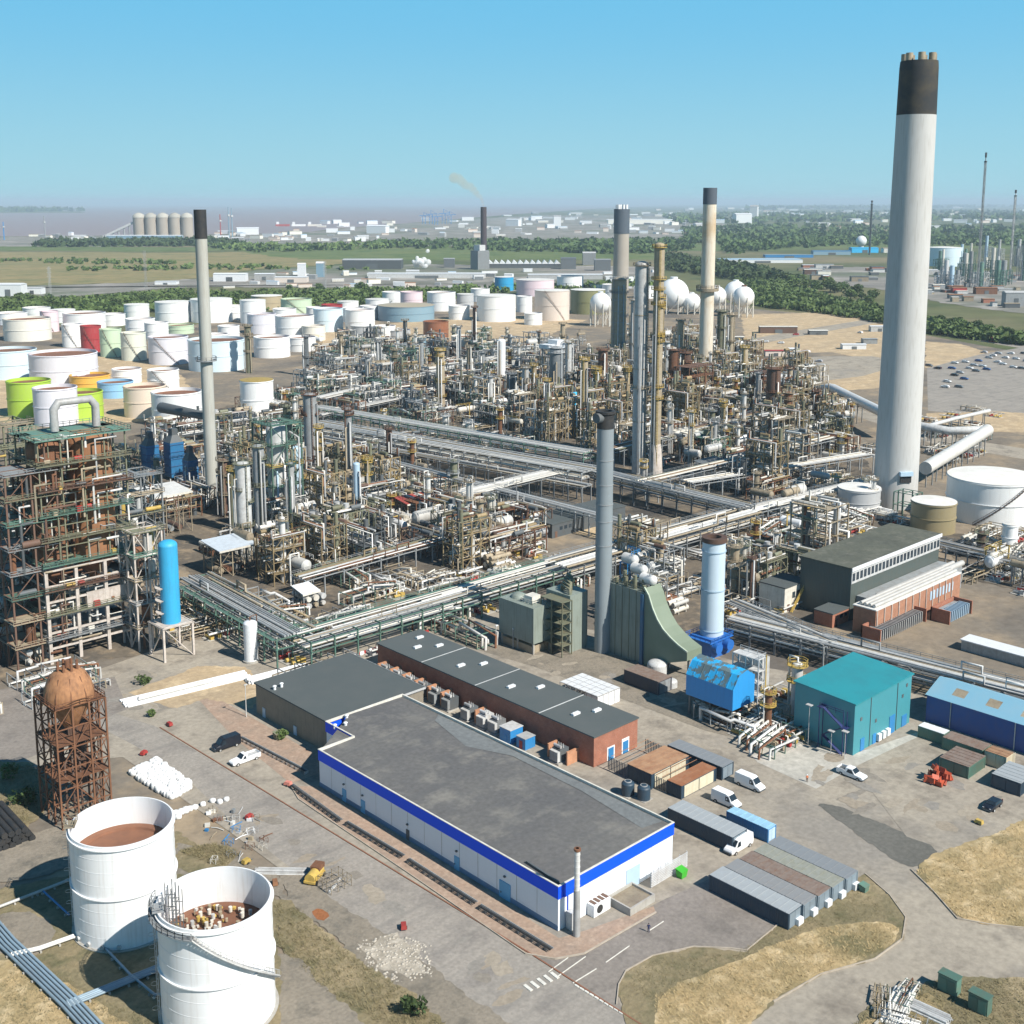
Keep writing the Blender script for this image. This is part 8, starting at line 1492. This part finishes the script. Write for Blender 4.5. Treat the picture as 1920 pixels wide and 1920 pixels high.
woods('woods', [(1340,448),(1500,440),(1700,440),(2000,444),(2000,463),(1700,461),(1560,462),(1440,470),(1360,480)], 800, 13, 1, 4.5, 0, 'dark far woods behind the sheds at the right')
woods('woods', [(1280,430),(1450,424),(1700,428),(2000,425),(2000,446),(1700,444),(1440,446),(1290,462)], 700, 15, 2, 7, 0, 'far wooded belt at the right')
woods('woods', [(1240,404),(1500,398),(2000,394),(2000,412),(1600,416),(1260,420)], 600, 18, 3, 13, 0, 'wooded country near the right horizon')
woods('woods', [(1400,388),(2000,382.5),(2000,388),(1400,394)], 500, 26, 4, 30, 0, 'wooded ridge on the right horizon')
woods('woods', [(700,455),(1300,450),(1300,470),(1180,478),(700,464)], 700, 10, 5, 5, 0, 'dark tree line beyond the green fields')
woods('woods', [(80,454),(420,452),(460,462),(60,464)], 420, 11, 6, 5.5, 0, 'dark scrub below the silos')
woods('woods', [(380,464),(760,458),(760,466),(480,474)], 260, 9, 7, 4.5, 1, 'scrub along the far field edge')
woods('hedges', [(0,489),(200,487),(330,492),(330,496),(150,496),(0,492)], 90, 4, 8, 3, 1, 'hedges across the dry field')
woods('hedges', [(120,505),(420,498),(700,503),(700,507),(420,506),(120,510)], 120, 4, 9, 3, 1, 'hedge line across the dry field')
woods('scrub', [(600,548),(900,540),(1240,530),(1240,538),(900,552),(620,562)], 300, 5, 10, 2.4, 1, 'scrub between the tank farm and the depot')
woods('far_woods', [(-40,399),(160,396),(150,394),(-40,393)], 160, 22, 11, 30, 0, 'trees on the far shore')
woods('woods', [(-10,592),(120,594),(280,588),(420,586),(560,579),(720,574),(900,556),(900,546),(700,548),(420,552),(330,548),(130,566),(-10,566)], 1800, 6.5, 21, 1.7, 1, 'green thicket between the tank farm and the fields')
woods('woods', [(1390,566),(1440,578),(1520,585),(1600,597),(1680,611),(1740,626),(1930,650),(1930,640),(1735,604),(1640,582),(1560,562),(1490,540),(1420,512),(1370,505)], 2600, 6, 22, 1.7, 1, 'green thicket running down the right side')
woods('woods', [(1250,480),(1400,500),(1500,530),(1420,530),(1300,515),(1240,505)], 700, 10, 23, 2.6, 0, 'woodland left of the long thicket')
# shrubs near the camera
def shrub(u, v, s, m, label):
    g = P(u, v); t = thing('shrub', label, 'shrub', g); crown_mesh(int(u), 260, 1.3*s, 1.0*s, .1, .2*s).build('foliage', LEAF[m], t); MB().cyl((0,0,0),(0,0,.8*s),.08,.04,5).build('stem', BARK, t)
shrub(269,1282,1.4,1,'green shrub by the lagged pipe stack'); shrub(283,1345,1.0,1,'small green shrub on the road corner near the pipe stack'); shrub(528,1386,1.3,1,'green bush against the brown hall wall'); shrub(780,1905,1.5,0,'dark green bush on the grass strip at the bottom'); shrub(40,1510,2.0,0,'wide dark bush left of the rusty vessel tower'); shrub(20,1460,1.6,0,'dark bush at the left edge by the rusty tower'); shrub(1022,1205,2.6,0,'dark ivy covered shrub between the green boiler houses')
# dry tufts on the banks: nobody could count them
def tufts(name, pts, n, seed, m, s=.5):
    rr = random.Random(seed); pl = poly(pts); U = [p[0] for p in pts]; Vv = [p[1] for p in pts]; mb = MB(); k = 0
    while k < n:
        u, v = rr.uniform(min(U), max(U)), rr.uniform(min(Vv), max(Vv)); x, y, _ = P(u, v)
        if not inside(x, y, pl): continue
        k += 1; q = rr.uniform(.4, 1.4)*s
        for j in range(4):
            a = rr.uniform(0, 6.28); mb.add([(x, y, 0), (x + .18*q*sin(a), y + .18*q*cos(a), .02), (x + cos(a)*q*.8, y + sin(a)*q*.8, q*rr.uniform(.5,1))], [(0,1,2)])
    return stuff(name, mb, m)
TUF = mat('dry_grass_blades', (.52,.395,.21), .9, dirt=.9, dcol=(.17,.145,.07), scale=.11, var=0); TUF2 = mat('olive_grass_blades', (.23,.19,.10), .9, dirt=.8, dcol=(.11,.105,.05), scale=.14, var=0)
tufts('dry_grass', [(1230,1870),(1330,1830),(1480,1765),(1560,1738),(1640,1732),(1685,1738),(1680,1765),(1620,1800),(1530,1828),(1440,1880),(1395,1925),(1230,1925)], 5000, 1, TUF, .55)
tufts('dry_grass', [(1715,1635),(1850,1575),(1925,1540),(1925,1740),(1855,1732),(1795,1722),(1752,1675)], 4200, 2, TUF, .55)
tufts('dry_grass', [(515,1695),(560,1705),(640,1780),(770,1868),(840,1925),(720,1925),(600,1850),(520,1772)], 2600, 3, TUF2, .6)
tufts('dry_grass', [(1600,1920),(1700,1858),(1760,1842),(1925,1838),(1925,1925),(1600,1925)], 2200, 4, TUF2, .6)
tufts('dry_grass', [(0,1835),(60,1805),(300,1925),(0,1925)], 1800, 5, TUF2, .5); tufts('dry_grass', [(0,1440),(60,1435),(110,1500),(40,1555),(0,1570)], 1200, 6, TUF2, .6); tufts('dry_grass', [(1170,1850),(1225,1800),(1380,1790),(1480,1730),(1600,1660),(1680,1720),(1560,1735),(1330,1825),(1220,1880)], 2600, 7, TUF2, .45)
tufts('dry_grass', [(335,1598),(400,1582),(450,1602),(420,1628)], 700, 8, TUF2, .7)
for k, (u, v, rz, lb) in enumerate(((1668,1925,.5,'small supported pipe bundle at the bottom right corner'),(1745,1925,1.9,'pipe bundle in the dry grass below the green kiosks'),(1700,1905,.2,'pipe bundle in front of the dark green kiosk'))):
    g = P(u, v); o = dup(PR['pipes'][k], g, rz, lb, .38)
rq = random.Random(8); b = MB(); pl_ = poly([(660,1770),(735,1750),(810,1775),(812,1832),(740,1845),(690,1815)]); xs_ = [p[0] for p in pl_]; ys_ = [p[1] for p in pl_]; k = 0
while k < 420:
    x, y = rq.uniform(min(xs_), max(xs_)), rq.uniform(min(ys_), max(ys_))
    if inside(x, y, pl_): k += 1; s_ = rq.uniform(.08, .32); b.ball((x, y, s_*.3), s_, 6, 4, rq.uniform(.5, .9))
stuff('rubble', b, mat('pale_stone', (.44,.40,.34), .9, dirt=.4, var=0), 'pale stones strewn over the spoil patch by the main road')
# ================================================================ smoke, steam, haze
def vol(name, col, dens, aniso=.2):
    m = bpy.data.materials.new(name); m.use_nodes = True; nt = m.node_tree; nt.nodes.clear(); o = nt.nodes.new("ShaderNodeOutputMaterial"); v = nt.nodes.new("ShaderNodeVolumePrincipled"); v.inputs["Color"].default_value = (*col, 1); v.inputs["Density"].default_value = dens; v.inputs["Anisotropy"].default_value = aniso; nt.links.new(v.outputs[0], o.inputs["Volume"]); return m
gH = P(907, 500); Ht_ = HT(907, 500, 388); mp = MPP(907, 500); b = MB()
rs2 = random.Random(6)
for k in range(20):
    f = k / 19; du, dz, r = -54 * f ** 1.5, 2 + 52 * f ** .8, 4 + 15 * f
    b.ball((du*mp*RIGHT[0], du*mp*RIGHT[1], Ht_ + (dz + rs2.gauss(0, 1.5))*mp), r*mp*.55, 14, 9)
o = b.build('smoke', vol('smoke_volume', (.95,.66,.30), .03, -.4)); o["kind"] = 'stuff'; o.location = gH; o["label"] = 'thin yellowish smoke drifting from the distant dark chimney'
b = MB(); rz_ = random.Random(4); mp = MPP(790, 500)
for k in range(16): b.ball((rz_.gauss(0,10)*mp, rz_.gauss(0,6)*mp, (4+abs(rz_.gauss(0,10)))*mp), rz_.uniform(3,6)*mp, 12, 8)
m_ = bpy.data.materials.new('steam_puff'); m_.use_nodes = True; n_ = m_.node_tree; n_.nodes.clear(); oo = n_.nodes.new("ShaderNodeOutputMaterial"); mxs = n_.nodes.new("ShaderNodeMixShader"); tr_ = n_.nodes.new("ShaderNodeBsdfTransparent"); df = n_.nodes.new("ShaderNodeBsdfDiffuse"); df.inputs[0].default_value = (.95,.95,.96,1); mxs.inputs[0].default_value = .45; n_.links.new(tr_.outputs[0], mxs.inputs[1]); n_.links.new(df.outputs[0], mxs.inputs[2]); n_.links.new(mxs.outputs[0], oo.inputs[0])
o = b.build('steam', m_); o["kind"] = 'stuff'; o.location = P(785, 505); o["label"] = 'white puff of steam beside the long dark warehouse'
USE_HAZE = True
if USE_HAZE:
    b = MB(); b.box(-26000, 60000, -40000, 60000, -1, 215); o = b.build('haze', vol('haze_volume', (.70,.87,1.0), .00006, 0.0)); o["kind"] = 'stuff'
# ================================================================ labels for the repeats: told apart by what they stand nearest to
ORD = ['nearest', 'second nearest', 'third nearest', 'fourth nearest', 'fifth nearest', 'sixth nearest', 'seventh nearest', 'eighth nearest', 'ninth nearest', 'tenth nearest', 'eleventh nearest', 'twelfth nearest']
def ordname(i): return ORD[i] if i < 12 else ('%dth nearest' % (i + 1) if (i + 1) % 10 not in (1, 2, 3) or (i+1) in (11,12,13) else '%d%s nearest' % (i + 1, {1: 'st', 2: 'nd', 3: 'rd'}[(i + 1) % 10]))
bk_ = {}
for o, d in AUTO:
    x, y = o.location[0], o.location[1]; nm, (lx, ly) = min(LAND, key=lambda l: hypot(l[1][0]-x, l[1][1]-y)); bk_.setdefault((d, nm), []).append((hypot(lx-x, ly-y), o))
for (d, nm), l in bk_.items():
    l.sort(key=lambda t: t[0])
    for i, (_, o) in enumerate(l): o["label"] = '%s, %s to the %s' % (d, ordname(i), nm) if len(l) > 1 else '%s near the %s' % (d, nm)
for o, d in AUTO:
    if not o.get("group") and len([1 for q, e in AUTO if e == d]) > 1: o["group"] = d
print('objects', len(bpy.data.objects), 'faces', sum(len(m.polygons) for m in bpy.data.meshes))

for o in bpy.data.objects:
    l = o.get("label")
    if l and not (4 <= len(l.split()) <= 16): print('LABEL', o.name, len(l.split()), l)
